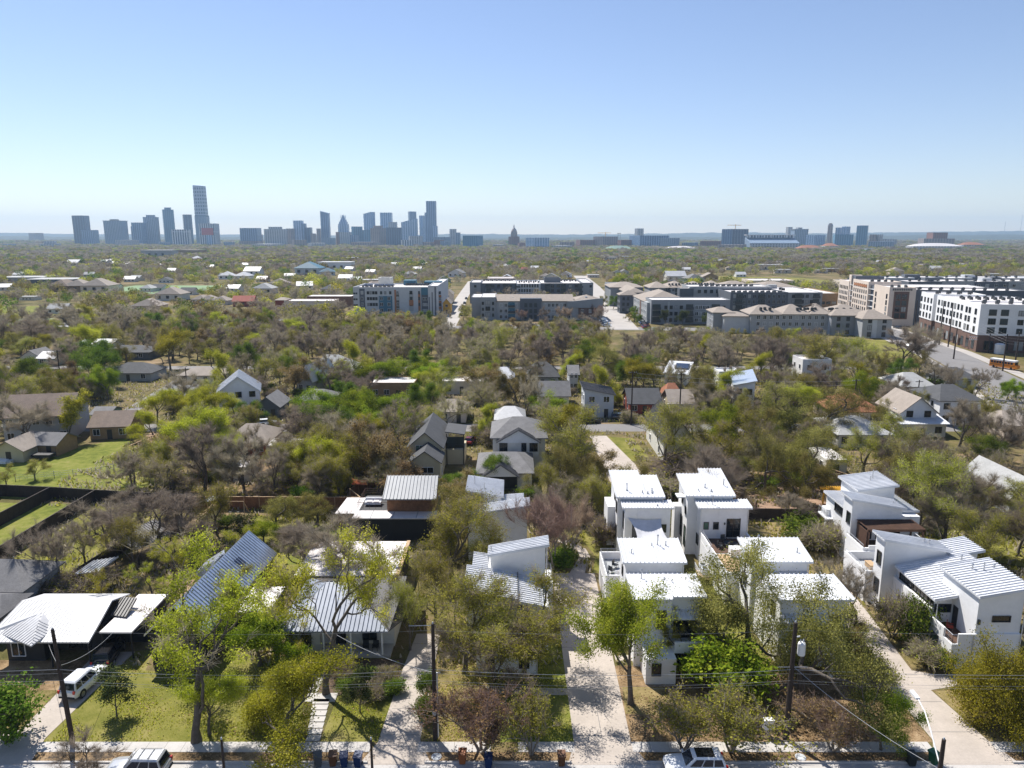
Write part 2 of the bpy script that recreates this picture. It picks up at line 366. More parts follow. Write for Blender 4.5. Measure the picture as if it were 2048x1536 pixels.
# ------------------------------------------------------------------ world, light, camera
SUN_EL, SUN_AZ = rad(52), rad(-33.7)       # azimuth from +Y, positive towards +X
w = bpy.data.worlds.new("World"); sc.world = w; w.use_nodes = True
nt = w.node_tree; bg = nt.nodes['Background']
sky = nt.nodes.new('ShaderNodeTexSky'); sky.sky_type = 'NISHITA'; sky.sun_disc = False
sky.sun_elevation = SUN_EL; sky.sun_rotation = SUN_AZ; sky.altitude = 300; sky.air_density = 1.0; sky.dust_density = .1; sky.ozone_density = 1.3
hs_ = nt.nodes.new('ShaderNodeMix'); hs_.data_type = 'RGBA'; hs_.blend_type = 'MULTIPLY'; hs_.inputs[0].default_value = 1; hs_.inputs[7].default_value = (.985, .94, 1.02, 1)
nt.links.new(sky.outputs[0], hs_.inputs[6]); nt.links.new(hs_.outputs[2], bg.inputs['Color']); bg.inputs['Strength'].default_value = .081
sun = bpy.data.lights.new('sun', 'SUN'); sun.energy = 4.6; sun.angle = rad(.53); sun.color = (1, .955, .885)
so = bpy.data.objects.new('sun', sun); C.objects.link(so)
dv = -Vector((math.sin(SUN_AZ) * math.cos(SUN_EL), math.cos(SUN_AZ) * math.cos(SUN_EL), math.sin(SUN_EL)))
so.rotation_euler = dv.to_track_quat('-Z', 'Y').to_euler(); so.location = (-40, 60, 200)
cam = bpy.data.cameras.new('camera'); co = bpy.data.objects.new('camera', cam); C.objects.link(co)
cam.sensor_width = 36; cam.lens = FP / 2048 * 36; cam.clip_start = .5; cam.clip_end = 40000
co.location = (0, 0, CH); co.rotation_euler = (math.pi / 2 - PT, 0, 0); sc.camera = co
vs = sc.view_settings; vs.view_transform = 'Standard'; vs.look = 'None'; vs.exposure = .7; vs.gamma = 1
cy = sc.cycles; cy.max_bounces = 6; cy.diffuse_bounces = 4; cy.glossy_bounces = 2; cy.transmission_bounces = 3; cy.transparent_max_bounces = 4
cy.volume_bounces = 0; cy.caustics_reflective = False; cy.caustics_refractive = False; cy.use_denoising = True; cy.use_adaptive_sampling = False; cy.sample_clamp_indirect = 4; sc.render.filter_size = 1.0
# the air
hm, hnt, hout = _nt('air'); pv = hnt.nodes.new('ShaderNodeVolumePrincipled')
pv.inputs['Color'].default_value = (.54, .76, 1, 1); pv.inputs['Density'].default_value = .000085; pv.inputs['Anisotropy'].default_value = 0.15
hnt.links.new(pv.outputs[0], hout.inputs['Volume'])
hz = MB().box(-12000, -600, -1, 12000, 12500, 345).mesh('haze', hm)
ho = bpy.data.objects.new('haze', hz); C.objects.link(ho); ho['kind'] = 'stuff'

# ------------------------------------------------------------------ ground, street, drives
struct('ground', MB().poly([(-11900, -550, 0), (11900, -550, 0), (11900, 12400, 0), (-11900, 12400, 0)]), 'ground')
def rect(x0, y0, x1, y1): return [(x0, y0), (x1, y0), (x1, y1), (x0, y1)]
sheet('street', rect(-220, 36, 220, 52.15), .008, M['oldasphalt'])
kb = MB()
for a, b in ((-220, -43.9), (-40.3, -21.2), (-18.9, -11.9), (-7.2, 4.9), (10.8, 35.2), (41.2, 220)): kb.box(a, 52.15, 0, b, 52.32, .14)
struct('kerb', kb, 'walk')
sheet('verge', rect(-220, 52.32, 220, 53.5), .006, M['litter'])
wk = [(-220, -43.9), (-40.3, -12.0), (-8.0, -1.8), (.5, 5.3), (10.2, 35.6), (40.9, 220)]
for a, b in wk:
    m_ = MB()
    x = a
    while x < b - .05: x2 = min(x + 1.55, b); m_.box(x + .012, 53.5, 0, x2 - .012, 54.75, .03); x = x2
    struct('sidewalk', m_, 'walk')
sheet('gutter', rect(-220, 51.55, 220, 52.15), .012, M['walk'])
def drive(name, pts, z=.02, m='concrete'): sheet(name, pts, z, M[m])
drive('driveway', [(-43.9, 52.0), (-39.6, 52.0), (-40.3, 55.2), (-39.3, 68.5), (-43.2, 68.5), (-43.1, 56.4), (-46, 55.0), (-46, 52.0)])
drive('driveway', [(-12.6, 52.0), (-6.6, 52.0), (-7.9, 55), (-7.8, 72), (-10.4, 72), (-11.0, 64.5), (-11.5, 54.7)])
drive('driveway', [(4.6, 52.0), (11.2, 52.0), (10.2, 54.7), (10.6, 84), (10.6, 86.5), (5.2, 86.5), (5.3, 54.7)])
drive('driveway', [(34.6, 52.0), (41.8, 52.0), (40.9, 55), (40.0, 62), (42.6, 62.6), (46.5, 63.2), (46.5, 64.6), (42.0, 64.5), (39.9, 65.2), (41.0, 77), (41.6, 85), (34.2, 85), (36.2, 76), (36.2, 55)])
drive('driveway', [(10.6, 66.9), (13.6, 66.9), (13.6, 67.9), (10.6, 67.9)], .016)
# drive expansion joints
jm = MB()
for y in np.arange(55.5, 86, 4.6): jm.box(5.32, y, .018, 10.2, y + .05, .026)
for y in np.arange(56, 76, 4.2): jm.box(36.3, y, .018, 40, y + .05, .026)
for y in np.arange(55.6, 72, 3.6): jm.box(-11, y, .018, -8.0, y + .05, .026)
jm.box(7.75, 54.8, .018, 7.8, 86, .026)
struct('driveway_joint', jm, 'oldasphalt')
# garden walk of concrete pads to the cottage
pm = MB(); y = 54.85
while y < 60.0: pm.box(-17.75 - (y - 55) * .16, y, 0, -16.55 - (y - 55) * .1, y + .72, .05); y += .84
pm.box(-19.3, 60.2, 0, -16.5, 61.5, .05)
y = 61.7
while y < 66.8: pm.box(-19.6, y, 0, -18.5, y + .72, .05); y += .84
struct('garden_path', pm, 'walk')
cp = [(9.4, 86.5), (9.9, 89.5), (10.6, 91.5), (10.2, 94), (8.6, 96), (7.2, 97.2), (6.2, 96.6), (7.6, 95.4), (9.0, 93.4), (9.2, 91.4), (8.4, 89.3), (7.4, 86.5)]
sheet('garden_path', cp, .02, M['concrete'])
sheet('garden_path', [(34.5, 88), (35.6, 92), (37.4, 94.4), (36.8, 95.2), (34.4, 92.6), (33.2, 88)], .02, M['concrete'])
sheet('garden_path', [(36.9, 94.5), (40.2, 96), (40.4, 97), (36.4, 95.3)], .024, M['concrete'])
sheet('garden_path', [(-2.5, 61.4), (5.3, 61.2), (5.3, 62.2), (-2.5, 62.5)], .02, M['concrete'])
# lawns and beds
L_ = lambda pts, m='lawn', z=.004, n='lawn': sheet(n, pts, z, M[m])
L_([(-40.2, 54.75), (-17.8, 54.75), (-19.6, 60.2), (-19.7, 67), (-23.5, 67.5), (-29, 68), (-30.5, 64.6), (-36.6, 65.2), (-37.5, 69), (-39.3, 68.6), (-40.2, 56)])
L_([(-16.5, 54.75), (-11.5, 54.75), (-11.0, 61.2), (-16.4, 61.2)])
L_([(-16.4, 61.2), (-11.0, 61.2), (-11.1, 67.2), (-18.4, 67.2), (-18.4, 61.6)], 'mulch', .005, 'planting_bed')
L_([(-8.0, 54.75), (-1, 54.75), (-1, 62), (-4.5, 68), (-8.0, 68)], 'dryg')
L_([(-1, 54.75), (5.3, 54.75), (5.3, 61.2), (-1, 61.4)], 'lawnb')
L_([(2.6, 62.2), (5.3, 62.2), (5.3, 72), (3.9, 75), (2.6, 75)], 'lawnb')
L_([(10.2, 54.75), (36.1, 54.75), (36.1, 66), (10.2, 66)], 'litter', .004, 'leaf_ground')
L_([(10.3, 58.5), (15.5, 58.2), (14.5, 62.5), (10.6, 62.5)], 'dryg', .006)
L_([(19.6, 66), (26, 65), (26.2, 84), (20, 88), (19.6, 76)], 'lawn')
L_([(40.9, 54.75), (75, 54.75), (75, 62), (46, 62.5), (40.2, 61.8)], 'dryg')
L_([(40.2, 65.4), (43.6, 65.4), (43.6, 77), (41.4, 77)], 'dryg')
L_([(10.4, 86.6), (14, 86.6), (14, 100), (9.5, 100), (11.3, 91.5)], 'lawn')
L_([(32, 86), (44, 86), (46, 104), (32, 106)], 'dryg')
L_([(33.4, 92.6), (36, 96), (32.8, 99), (32, 92)], 'lawnb', .006)
L_([(-40, 84), (-24, 84), (-24, 106), (-40, 106)], 'lawn')
L_([(-30, 89), (-23.2, 89), (-23.2, 100), (-30, 103)], 'lawnb', .006)
L_([(-100, 76), (-69, 91), (-68.4, 111), (-110, 113)], 'lawnb')
L_([(-67, 91), (-54, 82), (-52.5, 92), (-54, 108.5), (-67, 110)], 'lawn')
L_([(-110, 114.5), (-69, 113), (-62, 121), (-70, 131), (-76, 143), (-83, 150), (-92, 140), (-110, 133)], 'lawnb')
L_([(-79, 146), (-68, 140), (-72, 160), (-80, 160)], 'dirt', .006, 'dirt_track')
L_([(-100, 54.75), (-46, 54.75), (-43.2, 56.5), (-43.3, 62), (-100, 62)], 'dryg')
L_([(-45.9, 62), (-43.2, 62), (-43.2, 67), (-58, 67)], 'litter', .006, 'leaf_ground')
L_([(-38, 70), (-33, 70), (-33, 83), (-42, 86)], 'dirt', .004, 'bare_ground')
L_([(27, 128), (62, 118), (60, 108), (44, 106), (26, 112)], 'dirt', .004, 'bare_ground')
L_([(29.5, 140), (60, 136), (62, 120), (44, 122), (28, 128)], 'litter', .006, 'leaf_ground')
L_([(60, 92), (72, 86), (76, 104), (62, 108)], 'lawn')
L_([(76, 108), (98, 104), (104, 122), (80, 126)], 'lawn')
L_([(18, 152), (26, 150), (27, 134), (23, 134)], 'lawn')
drive('driveway', [(17.5, 112), (24.5, 112), (23.4, 132), (20.5, 152), (16.8, 152)], .012)
L_([(-56, 110), (-25, 110), (-25, 135), (-60, 135)], 'litter', .003, 'leaf_ground')
L_([(-34, 112), (-26, 110), (-24, 120), (-30, 124)], 'lawn', .006)
# streets further back
sheet('street', rect(-260, 155.5, 260, 162), .01, M['oldasphalt'])
sheet('street', [(-95, 162), (-91, 162), (-100, 232), (-104, 232)], .012, M['oldasphalt'])
sheet('street', rect(-230, 232, 130, 238), .012, M['oldasphalt'])
def road(name, pts, wd, z=.014, m='oldasphalt'):
    l, r = [], []
    for i, p in enumerate(pts):
        a, b = pts[max(i - 1, 0)], pts[min(i + 1, len(pts) - 1)]; d = Vector((b[0] - a[0], b[1] - a[1])).normalized(); n = Vector((-d.y, d.x)) * wd / 2
        l.append((p[0] + n.x, p[1] + n.y)); r.append((p[0] - n.x, p[1] - n.y))
    for i in range(len(pts) - 1):
        sheet(name, [l[i], r[i], r[i + 1], l[i + 1]], z, M[m])
road('avenue', [(120, 150), (146, 214), (161, 270), (171, 330), (183, 420), (196, 520)], 15)
road('pavement', [(131, 150), (157, 214), (170, 268), (179, 330), (190, 420)], 4, .02, 'farconc')
road('pavement', [(110, 150), (137, 218), (152, 272), (162, 330)], 2.5, .02, 'farconc')
sheet('avenue', [(60, 332), (172, 322), (171, 334), (60, 344)], .010, M['oldasphalt'])
sheet('avenue', [(-240, 352), (60, 332), (60, 343), (-240, 362)], .010, M['oldasphalt'])
L_([(150, 262), (125, 250), (112, 262), (140, 300), (158, 300)], 'lawn', .008)
road('street', [(-31, 345), (-32, 420), (-35, 500), (-38, 700)], 8, .018, 'farconc')
road('street', [(52, 335), (55, 390), (60, 470), (68, 620), (74, 800)], 14, .018, 'farconc')
L_([(-330, 560), (-250, 540), (-240, 640), (-330, 640)], 'turf', .01, 'sports_field')
L_(rect(-300, 335, -240, 380), 'turf', .01, 'sports_field')
L_(rect(-330, 400, -250, 450), 'lawnb', .01, 'sports_field')
L_([(180, 570), (330, 590), (300, 760), (190, 800)], 'lawn', .01, 'sports_field')
L_([(330, 600), (450, 600), (450, 700), (330, 720)], 'lawn', .01, 'sports_field')
# hills on the horizon
def hills(name, Y0, xs, seed):
    rg = random.Random(seed); mb = MB(); pts = []
    for i in range(len(xs) - 1):
        (xa, ha), (xb, hb) = xs[i], xs[i + 1]
        for k in range(14):
            t = k / 14; pts.append((xa + (xb - xa) * t, ha + (hb - ha) * (3 * t * t - 2 * t ** 3) + rg.uniform(-2.2, 2.2)))
    for dy, f in ((0, 0), (260, .55), (600, .85), (1000, 1.0), (1600, .3)):
        for x, h in pts: mb.v.append((x * (Y0 + dy) / Y0, Y0 + dy + rg.uniform(-60, 60), h * f * (1 + rg.uniform(-.05, .05)) - .5))
    n = len(pts)
    for r in range(4):
        for k in range(n - 1): mb.f.append((r * n + k, r * n + k + 1, (r + 1) * n + k + 1, (r + 1) * n + k)); mb.mi.append(0)
    return struct(name, mb, 'hill', True)
hills('hills', 8600, [(-9000, 80), (-6200, 86), (-4800, 66), (-3000, 62), (-1600, 46), (-500, 70), (500, 62), (1100, 66), (1700, 76), (2600, 88), (3600, 80), (4600, 92), (5600, 106), (6800, 100), (9000, 90)], 3)
hills('hills', 5600, [(-6000, 60), (-4200, 46), (-3000, 34), (-1200, 28), (0, 30), (900, 34), (2100, 38), (3200, 52), (4200, 60), (6000, 50)], 5)
# ------------------------------------------------------------------ white modern houses
class WH:
    def __init__(s, label, x, y, land_, mat_='white', rm='wroof'):
        s.r = thing('modern_house', label, 'house', (x, y, 0), world=True, group='white modern houses with shed roofs')
        s.wall = MB(); s.roof = []; s.m = mat_; s.rm = rm; land(land_, x, y)
    def shed(s, wr, rr, ax, za, zb, th=.2, sp=.46, z0=0.0, wallparts=True):
        wx0, wy0, wx1, wy1 = wr; x0, y0, x1, y1 = rr
        f = (lambda x, y: za + (zb - za) * (x - x0) / (x1 - x0)) if ax == 'x' else (lambda x, y: za + (zb - za) * (y - y0) / (y1 - y0))
        t = th - .012
        if wr[2] > wr[0]:
            s.wall.wedge(wx0, wy0, wx1, wy1, z0, f(wx0, wy0) - t, f(wx1, wy0) - t, f(wx1, wy1) - t, f(wx0, wy1) - t); foot(wx0, wy0, wx1, wy1)
        r = MB(); c = [(x, y, f(x, y)) for x, y in ((x0, y0), (x1, y0), (x1, y1), (x0, y1))]
        if ax == 'y': r.panel(c[0], c[1], c[2], c[3], th, sp)
        else: r.panel(c[3], c[0], c[1], c[2], th, sp)
        obj('roof', r, s.rm, s.r)
    def box(s, *a): s.wall.box(*a); foot(a[0], a[1], a[3], a[4])
    def parapet(s, x0, y0, x1, y1, z, h=.85, t=.2, sides='SWEN', deck='rawwood'):
        w_ = s.wall
        if 'S' in sides: w_.box(x0, y0, z, x1, y0 + t, z + h)
        if 'N' in sides: w_.box(x0, y1 - t, z, x1, y1, z + h)
        if 'W' in sides: w_.box(x0, y0 + t, z, x0 + t, y1 - t, z + h)
        if 'E' in sides: w_.box(x1 - t, y0 + t, z, x1, y1 - t, z + h)
        obj('deck', MB().box(x0 + t, y0 + t, z, x1 - t, y1 - t, z + .04), deck, s.r)
    def pipes(s, pts):
        for x, y, z in pts: obj('downpipe', MB().tube([(x, y, .05), (x, y, z - .3), (x, y + .12, z - .1)], .05, 6), 'alu', s.r)
    def done(s): obj('wall', s.wall, s.m, s.r)
# rear pair, left: tall block, lower front block, side bay
h = WH('white two storey house with a grey shade sail over its rear terrace', 17.5, 92, 'the white house with the grey sail')
h.shed((14.3, 92.2, 18.0, 99.2), (13.9, 91.8, 18.05, 99.7), 'y', 8.35, 9.5)
h.shed((18.0, 92.2, 20.2, 97.8), (18.05, 91.8, 20.5, 98.2), 'y', 8.35, 9.28)
h.shed((14.9, 90.2, 20.9, 92.2), (14.5, 89.9, 21.3, 92.2), 'y', 7.55, 7.8, sp=.4)
h.box(13.3, 95.2, 0, 14.3, 99.0, 5.7)
window(h.r, 'W', 93.6, 5.6, .7, 1.5, 14.3); window(h.r, 'W', 95.2, 6.8, .7, .7, 14.3); window(h.r, 'W', 93.4, 2.0, .7, 1.8, 14.3); window(h.r, 'W', 91.2, 4.3, .5, 2.2, 14.9)
window(h.r, 'W', 97.0, 2.0, .6, 1.2, 13.3)
window(h.r, 'S', 16.6, 3.4, 1.3, 2.2, 90.2, mull=2); window(h.r, 'S', 20.0, 4.1, .7, 1.0, 90.2)
h.wall.box(16.6, 90.12, 5.9, 18.3, 90.2, 7.0)
for x, y, hh in ((15.6, 93.6, 1.0), (19.0, 93.5, .35), (17.6, 92.9, .3), (18.3, 92.8, .25), (18.9, 92.9, .3)): vent(h.r, x, y, 8.4 + (y - 91.8) * .146, hh, .07)
vent(h.r, 20.0, 91.0, 7.6, .9, .04); vent(h.r, 20.5, 90.9, 7.6, .5, .04); vent(h.r, 19.2, 90.5, 7.6, .2, .07)
obj('downpipe', MB().tube([(14.24, 92.3, .1), (14.24, 92.3, 8.1)], .05, 6), 'alu', h.r)
h.done()
# the sails slung over its terrace
def sail(name, pts, m, label, base):
    mb = MB(); n = 8; A, B, Cc, D = (Vector(p) for p in pts)
    for i in range(n + 1):
        for j in range(n + 1):
            u, v = i / n, j / n; u2 = .5 + (u - .5) * (1 - .16 * math.sin(math.pi * v)); v2 = .5 + (v - .5) * (1 - .16 * math.sin(math.pi * u))
            p = A.lerp(B, u2).lerp(D.lerp(Cc, u2), v2); p.z -= .35 * math.sin(math.pi * u) * math.sin(math.pi * v); mb.v.append(tuple(p))
    k = n + 1
    for i in range(n):
        for j in range(n): mb.f.append((i * k + j, (i + 1) * k + j, (i + 1) * k + j + 1, i * k + j + 1)); mb.mi.append(0)
    return single(name, mb, m, label, 'shade sail', base, smooth=True)
sail('shade_sail', [(15.2, 90.0, 6.2), (19.7, 90.1, 6.0), (19.9, 86.3, 4.6), (16.0, 86.4, 4.4)], 'sail', 'grey fabric sail stretched over the terrace of the white house', (17.5, 88, 3.2))
sail('shade_sail', [G(703, 957, 2.6) + (2.6,), G(737, 961, 2.9) + (2.9,), G(735, 970, 2.3) + (2.3,), G(703, 969, 2.7) + (2.7,)], 'redsail', 'orange sail stretched between posts beside the wooden fence', G(718, 975) + (0,))
# rear pair, right
h = WH('white two storey house behind a roof terrace with a fire pit', 28, 92, 'the white house with the terrace and fire pit')
h.shed((23.6, 92.2, 26.6, 97.4), (23.2, 91.8, 26.6, 97.9), 'y', 8.5, 9.6)
h.shed((26.6, 92.2, 29.5, 98.9), (26.6, 91.8, 29.9, 99.4), 'y', 8.5, 9.87)
h.shed((24.9, 90.0, 31.0, 92.2), (24.4, 89.6, 31.5, 92.2), 'y', 7.65, 7.9, sp=.4)
h.box(22.7, 95.6, 0, 23.6, 97.2, 5.6); h.wall.box(22.5, 93.5, 7.6, 23.6, 95.0, 7.75)
h.pipes(((31.06, 89.94, 7.6), (24.84, 89.94, 7.6), (29.56, 92.1, 8.4)))
window(h.r, 'W', 94.9, 6.4, .6, 1.3, 23.6); window(h.r, 'W', 93.0, 5.6, .5, .9, 23.6); window(h.r, 'W', 95.1, 1.6, .8, 2.9, 23.6, bars=3); window(h.r, 'W', 93.0, 1.0, .8, 2.8, 23.6, gm='glassg', bars=1)
window(h.r, 'W', 91.2, 2.0, .9, 1.3, 24.9)
window(h.r, 'S', 25.6, 4.6, .55, .9, 90.0, gm='glassg'); window(h.r, 'S', 26.9, 4.6, .6, .9, 90.0)
window(h.r, 'S', 29.2, 3.5, 1.7, 2.5, 90.0, mull=2, bars=2)
h.wall.box(27.2, 89.93, 6.0, 29.9, 90.0, 7.3)
obj('wall_lamp', MB().box(27.95, 89.85, 5.2, 28.1, 90.0, 5.5), 'dsteel', h.r)
for x, y, hh in ((25.2, 93.2, .25), (26.3, 94.0, .5), (26.9, 93.0, .3), (29.0, 94.6, .9)): vent(h.r, x, y, 8.5 + (y - 91.8) * .18, hh, .07)
vent(h.r, 26.5, 90.6, 7.7, 1.2, .05, True); vent(h.r, 25.8, 90.8, 7.7, .5, .04)
h.done()
# front pair, left
h = WH('white two storey house with an awning over its front balcony, left of the live oaks', 15.5, 67, 'the white house with the front awning')
h.shed((12.4, 73.4, 18.6, 77.3), (12.0, 73.0, 19.0, 77.7), 'y', 7.85, 8.65)
h.shed((12.6, 70.3, 18.2, 73.4), (12.6, 70.4, 18.4, 73.4), 'y', 6.3, 6.5, sp=.4)
h.shed((12.3, 65.9, 15.8, 70.4), (11.9, 65.4, 15.85, 70.6), 'y', 7.6, 7.75)
h.shed((15.8, 66.4, 18.9, 70.4), (15.85, 65.9, 19.3, 70.6), 'y', 7.6, 7.75)
h.shed((0, 0, -1, -1), (15.8, 65.3, 19.2, 66.4), 'y', 5.55, 6.0, th=.12)
h.wall.box(15.8, 65.55, 2.7, 18.95, 66.39, 2.9); h.wall.box(15.8, 63.9, 2.7, 18.95, 65.55, 2.9)
h.wall.box(15.82, 63.9, 2.9, 18.95, 64.08, 3.85); h.wall.box(18.75, 64.08, 2.9, 18.95, 66.38, 3.85)
h.wall.box(18.45, 63.95, 0, 18.85, 64.35, 2.7)
h.wall.wedge(12.9, 62.9, 15.8, 65.9, 0, 2.7, 2.7, 2.7, 2.7)
foot(12.3, 62.9, 19, 66)
h.box(10.9, 77.7, 0, 18.4, 84.2, 3.1)
h.parapet(10.9, 77.7, 13.6, 84.2, 3.1, .95, .18, 'WNS', 'mgrey'); h.parapet(13.6, 77.7, 18.4, 84.2, 3.1, .9, .18, 'NE', 'rawwood')
rail(h.r, [(11.0, 77.8, 4.05), (11.0, 84.1, 4.05), (13.5, 84.1, 4.05)], .45, wires=2)
h.pipes(((12.24, 65.84, 7.5), (18.96, 66.34, 7.5), (18.66, 73.3, 7.7)))
window(h.r, 'W', 75.3, 5.4, .6, 1.0, 12.4); window(h.r, 'W', 68.4, 1.0, .9, 1.8, 12.3); window(h.r, 'W', 68.2, 4.6, .9, 1.6, 12.3)
window(h.r, 'S', 14.8, 4.2, .9, 1.9, 65.9); window(h.r, 'S', 17.3, 3.0, 2.2, 2.2, 66.4, mull=3); window(h.r, 'S', 17.2, .1, 2.6, 2.3, 66.4, mull=3); window(h.r, 'S', 13.9, 1.0, .8, 1.2, 62.9)
obj('garage_door', MB().box(10.86, 79.0, .05, 10.9, 83.2, 2.4), 'alu', h.r)
for x, y, z, hh in ((16.4, 76.4, 8.4, 1.1), (15.7, 76.2, 8.4, .3), (17.3, 76.3, 8.4, .5), (13.2, 74.8, 8.1, .5), (13.4, 69.6, 7.65, 1.0), (15.7, 69.3, 7.65, .35), (16.4, 68.9, 7.65, .25)): vent(h.r, x, y, z, hh, .055, hh > .9)
h.done()
# front pair, right (behind the live oaks)
h = WH('white two storey house half hidden by the two live oaks', 30, 67, 'the white house behind the live oaks')
h.shed((26.2, 73.6, 32.3, 77.5), (25.8, 73.2, 32.75, 77.9), 'y', 7.85, 8.65)
h.shed((26.6, 70.2, 32.0, 73.6), (26.6, 70.3, 32.2, 73.6), 'y', 6.3, 6.55, sp=.4)
h.shed((26.7, 65.9, 33.2, 70.3), (26.3, 65.4, 33.7, 70.5), 'y', 7.55, 7.75)
h.shed((0, 0, -1, -1), (26.6, 64.8, 31.2, 65.9), 'y', 5.4, 5.8, th=.12)
h.wall.box(26.8, 63.8, 2.6, 31.4, 65.9, 2.8); h.wall.box(26.8, 63.8, 2.8, 31.4, 64.0, 3.7); h.wall.box(31.0, 63.8, 0, 31.4, 64.2, 2.6)
foot(26.6, 63.5, 33.5, 66)
h.box(24.9, 78.0, 0, 32.0, 85.2, 3.3); h.wall.box(27.2, 84.0, 3.3, 28.6, 85.2, 4.4)
h.parapet(24.9, 78.0, 32.0, 85.2, 3.3, .95, .18, 'WSE', 'rawwood'); h.box(24.9, 85.2, 0, 30.9, 89.99, 3.2)
h.parapet(24.9, 85.2, 31.0, 89.99, 3.3, .9, .18, 'WE', 'ipe')
rail(h.r, [(25.0, 84.8, 4.25), (25.0, 89.6, 4.25)], .4, wires=2); rail(h.r, [(27.2, 78.1, 4.25), (27.2, 84.0, 4.25)], .35, wires=2)
h.pipes(((33.26, 65.84, 7.4), (26.64, 65.84, 7.4), (32.36, 73.5, 7.7)))
window(h.r, 'W', 75.4, 4.0, .8, 1.4, 26.2); window(h.r, 'W', 68.0, 4.4, .9, 1.6, 26.7); window(h.r, 'S', 29.0, 3.0, 2.4, 2.2, 65.9, mull=3, gm='glassg'); window(h.r, 'S', 32.2, 4.3, .7, 1.3, 65.9); window(h.r, 'S', 29, .2, 2.6, 2.2, 65.9, mull=3)
for x, y, z, hh in ((27.8, 76.6, 8.4, 1.0), (28.3, 76.3, 8.4, .3), (31.6, 75.0, 8.15, .5), (32.0, 69.8, 7.7, .6)): vent(h.r, x, y, z, hh, .055, hh > .9)
h.done()
# fire pit and chairs on the terrace
t = thing('fire_pit', 'dark round fire pit on the wooden terrace deck', 'fire pit', (28.1, 87.2, 3.35))
obj('bowl', MB().lathe([(.25, .02), (.5, .3), (.9, .42), (.9, .46), (.45, .34), (.2, .3)], n=16), 'dsteel', t); obj('log', MB().tube([(-.4, -.2, .5), (.5, .3, .55)], .07, 6), 'bark', t)
def chair(x, y, z, rot, label, m='dsteel', grp='outdoor chairs on terraces'):
    t = thing('patio_chair', label, 'chair', (x, y, z), rot, grp)
    obj('seat', MB().box(-.3, -.3, .36, .3, .3, .44), m, t); obj('backrest', MB().wedge(-.3, .26, .3, .33, .44, .95, .95, .95, .95), m, t)
    for sx in (-.27, .27):
        for sy in (-.26, .28): obj('leg', MB().box(sx - .025, sy - .025, 0, sx + .025, sy + .025, .36), 'dsteel', t)
        obj('armrest', MB().box(sx - .04, -.28, .6, sx + .04, .28, .65), m, t)
    return t
chair(26.6, 86.7, 3.35, 1.2, 'dark patio chair left of the fire pit'); chair(29.4, 86.5, 3.35, -1.9, 'dark patio chair right of the fire pit')
chair(27.6, 88.6, 3.35, .2, 'dark patio chair behind the fire pit'); chair(11.9, 80.2, 3.15, 2.2, 'dark chair on the small deck, nearer the rail'); chair(12.5, 81.6, 3.15, 1.0, 'dark chair on the small deck, by the house wall')
chair(12.4, 78.6, 3.15, .4, 'pale chair on the small deck', 'alu')
# air conditioners in the side yard
def ac(x, y, z, label):
    t = thing('air_conditioner', label, 'air conditioner', (x, y, z), group='air conditioners on the side deck')
    obj('casing', MB().box(-.4, -.4, 0, .4, .4, .8), 'lgrey', t); obj('fan_guard', MB().lathe([(.33, .8), (.33, .84), (.1, .86), (.1, .84), (.3, .82)], n=14), 'dsteel', t)
ac(24.2, 85.6, .9, 'air conditioner nearer the house on the side deck'); ac(24.2, 84.5, .9, 'air conditioner by the railing on the side deck')
t = thing('side_deck', 'raised timber side deck carrying two air conditioners', 'deck', (24.1, 84.6, 0), world=True)
obj('platform', MB().box(23.3, 83.4, .7, 24.85, 86.4, .9), 'rawwood', t); rail(t, [(23.35, 86.3, .9), (23.35, 83.45, .9), (24.8, 83.45, .9)], .8, 'alu', wires=3)
for x in (23.4, 24.7): obj('post', MB().box(x - .06, 83.42, 0, x + .06, 83.54, .7), 'rawwood', t)
# left front house
h = WH('white house with two crossing shed roofs left of the long middle driveway', -.5, 70, 'the white house left of the middle driveway')
h.shed((-2.4, 75.0, 3.7, 76.6), (-2.7, 74.4, 4.1, 77.0), 'x', 8.0, 9.25)
h.shed((-4.6, 68.9, .6, 75.0), (-5.0, 68.3, .62, 74.4), 'x', 6.9, 6.0)
h.shed((.6, 69.6, 2.7, 75.0), (.64, 68.1, 3.15, 74.4), 'x', 5.85, 5.35)
h.shed((-4.2, 75.0, -2.4, 77.6), (-4.4, 74.4, -2.72, 78.0), 'x', 6.8, 6.55)
h.box(-3.5, 64.6, 0, 2.4, 69.6, 2.9); h.parapet(-3.5, 64.6, 2.45, 68.9, 2.9, .8, .18, 'SW', 'mgrey')
h.box(1.8, 68.9, 0, 3.8, 75.0, 4.9); h.box(3.7, 76.6, 0, 4.65, 80.5, 3.4); h.box(3.8, 75.0, 0, 4.6, 76.6, 4.2)
h.wall.box(2.2, 64.0, 2.7, 2.75, 66.6, 2.95); rail(h.r, [(.4, 64.7, 3.7), (2.7, 64.1, 2.95), (2.7, 66.6, 2.95), (2.7, 69.0, 3.6)], 1.0, wires=4)
rail(h.r, [(4.6, 76.7, 3.4), (4.6, 80.4, 3.4), (3.8, 80.4, 3.4)], .9, wires=4)
h.pipes(((3.86, 74.94, 9), (-4.66, 68.84, 6.8), (2.46, 64.54, 2.9)))
window(h.r, 'S', -2.6, 3.8, 1.0, 1.2, 68.9, mull=2); window(h.r, 'S', 1.2, 2.95, 1.2, 2.0, 68.9); window(h.r, 'S', -2.2, .9, .8, 1.2, 64.6); window(h.r, 'S', 1.2, .7, .9, 1.4, 64.6)
window(h.r, 'E', 71.6, .8, .6, 1.3, 3.8); window(h.r, 'E', 66.6, .8, 1.2, 1.3, 2.4)
obj('post', MB().box(2.6, 68.4, 2.9, 2.75, 68.55, 5.25), 'white', h.r)
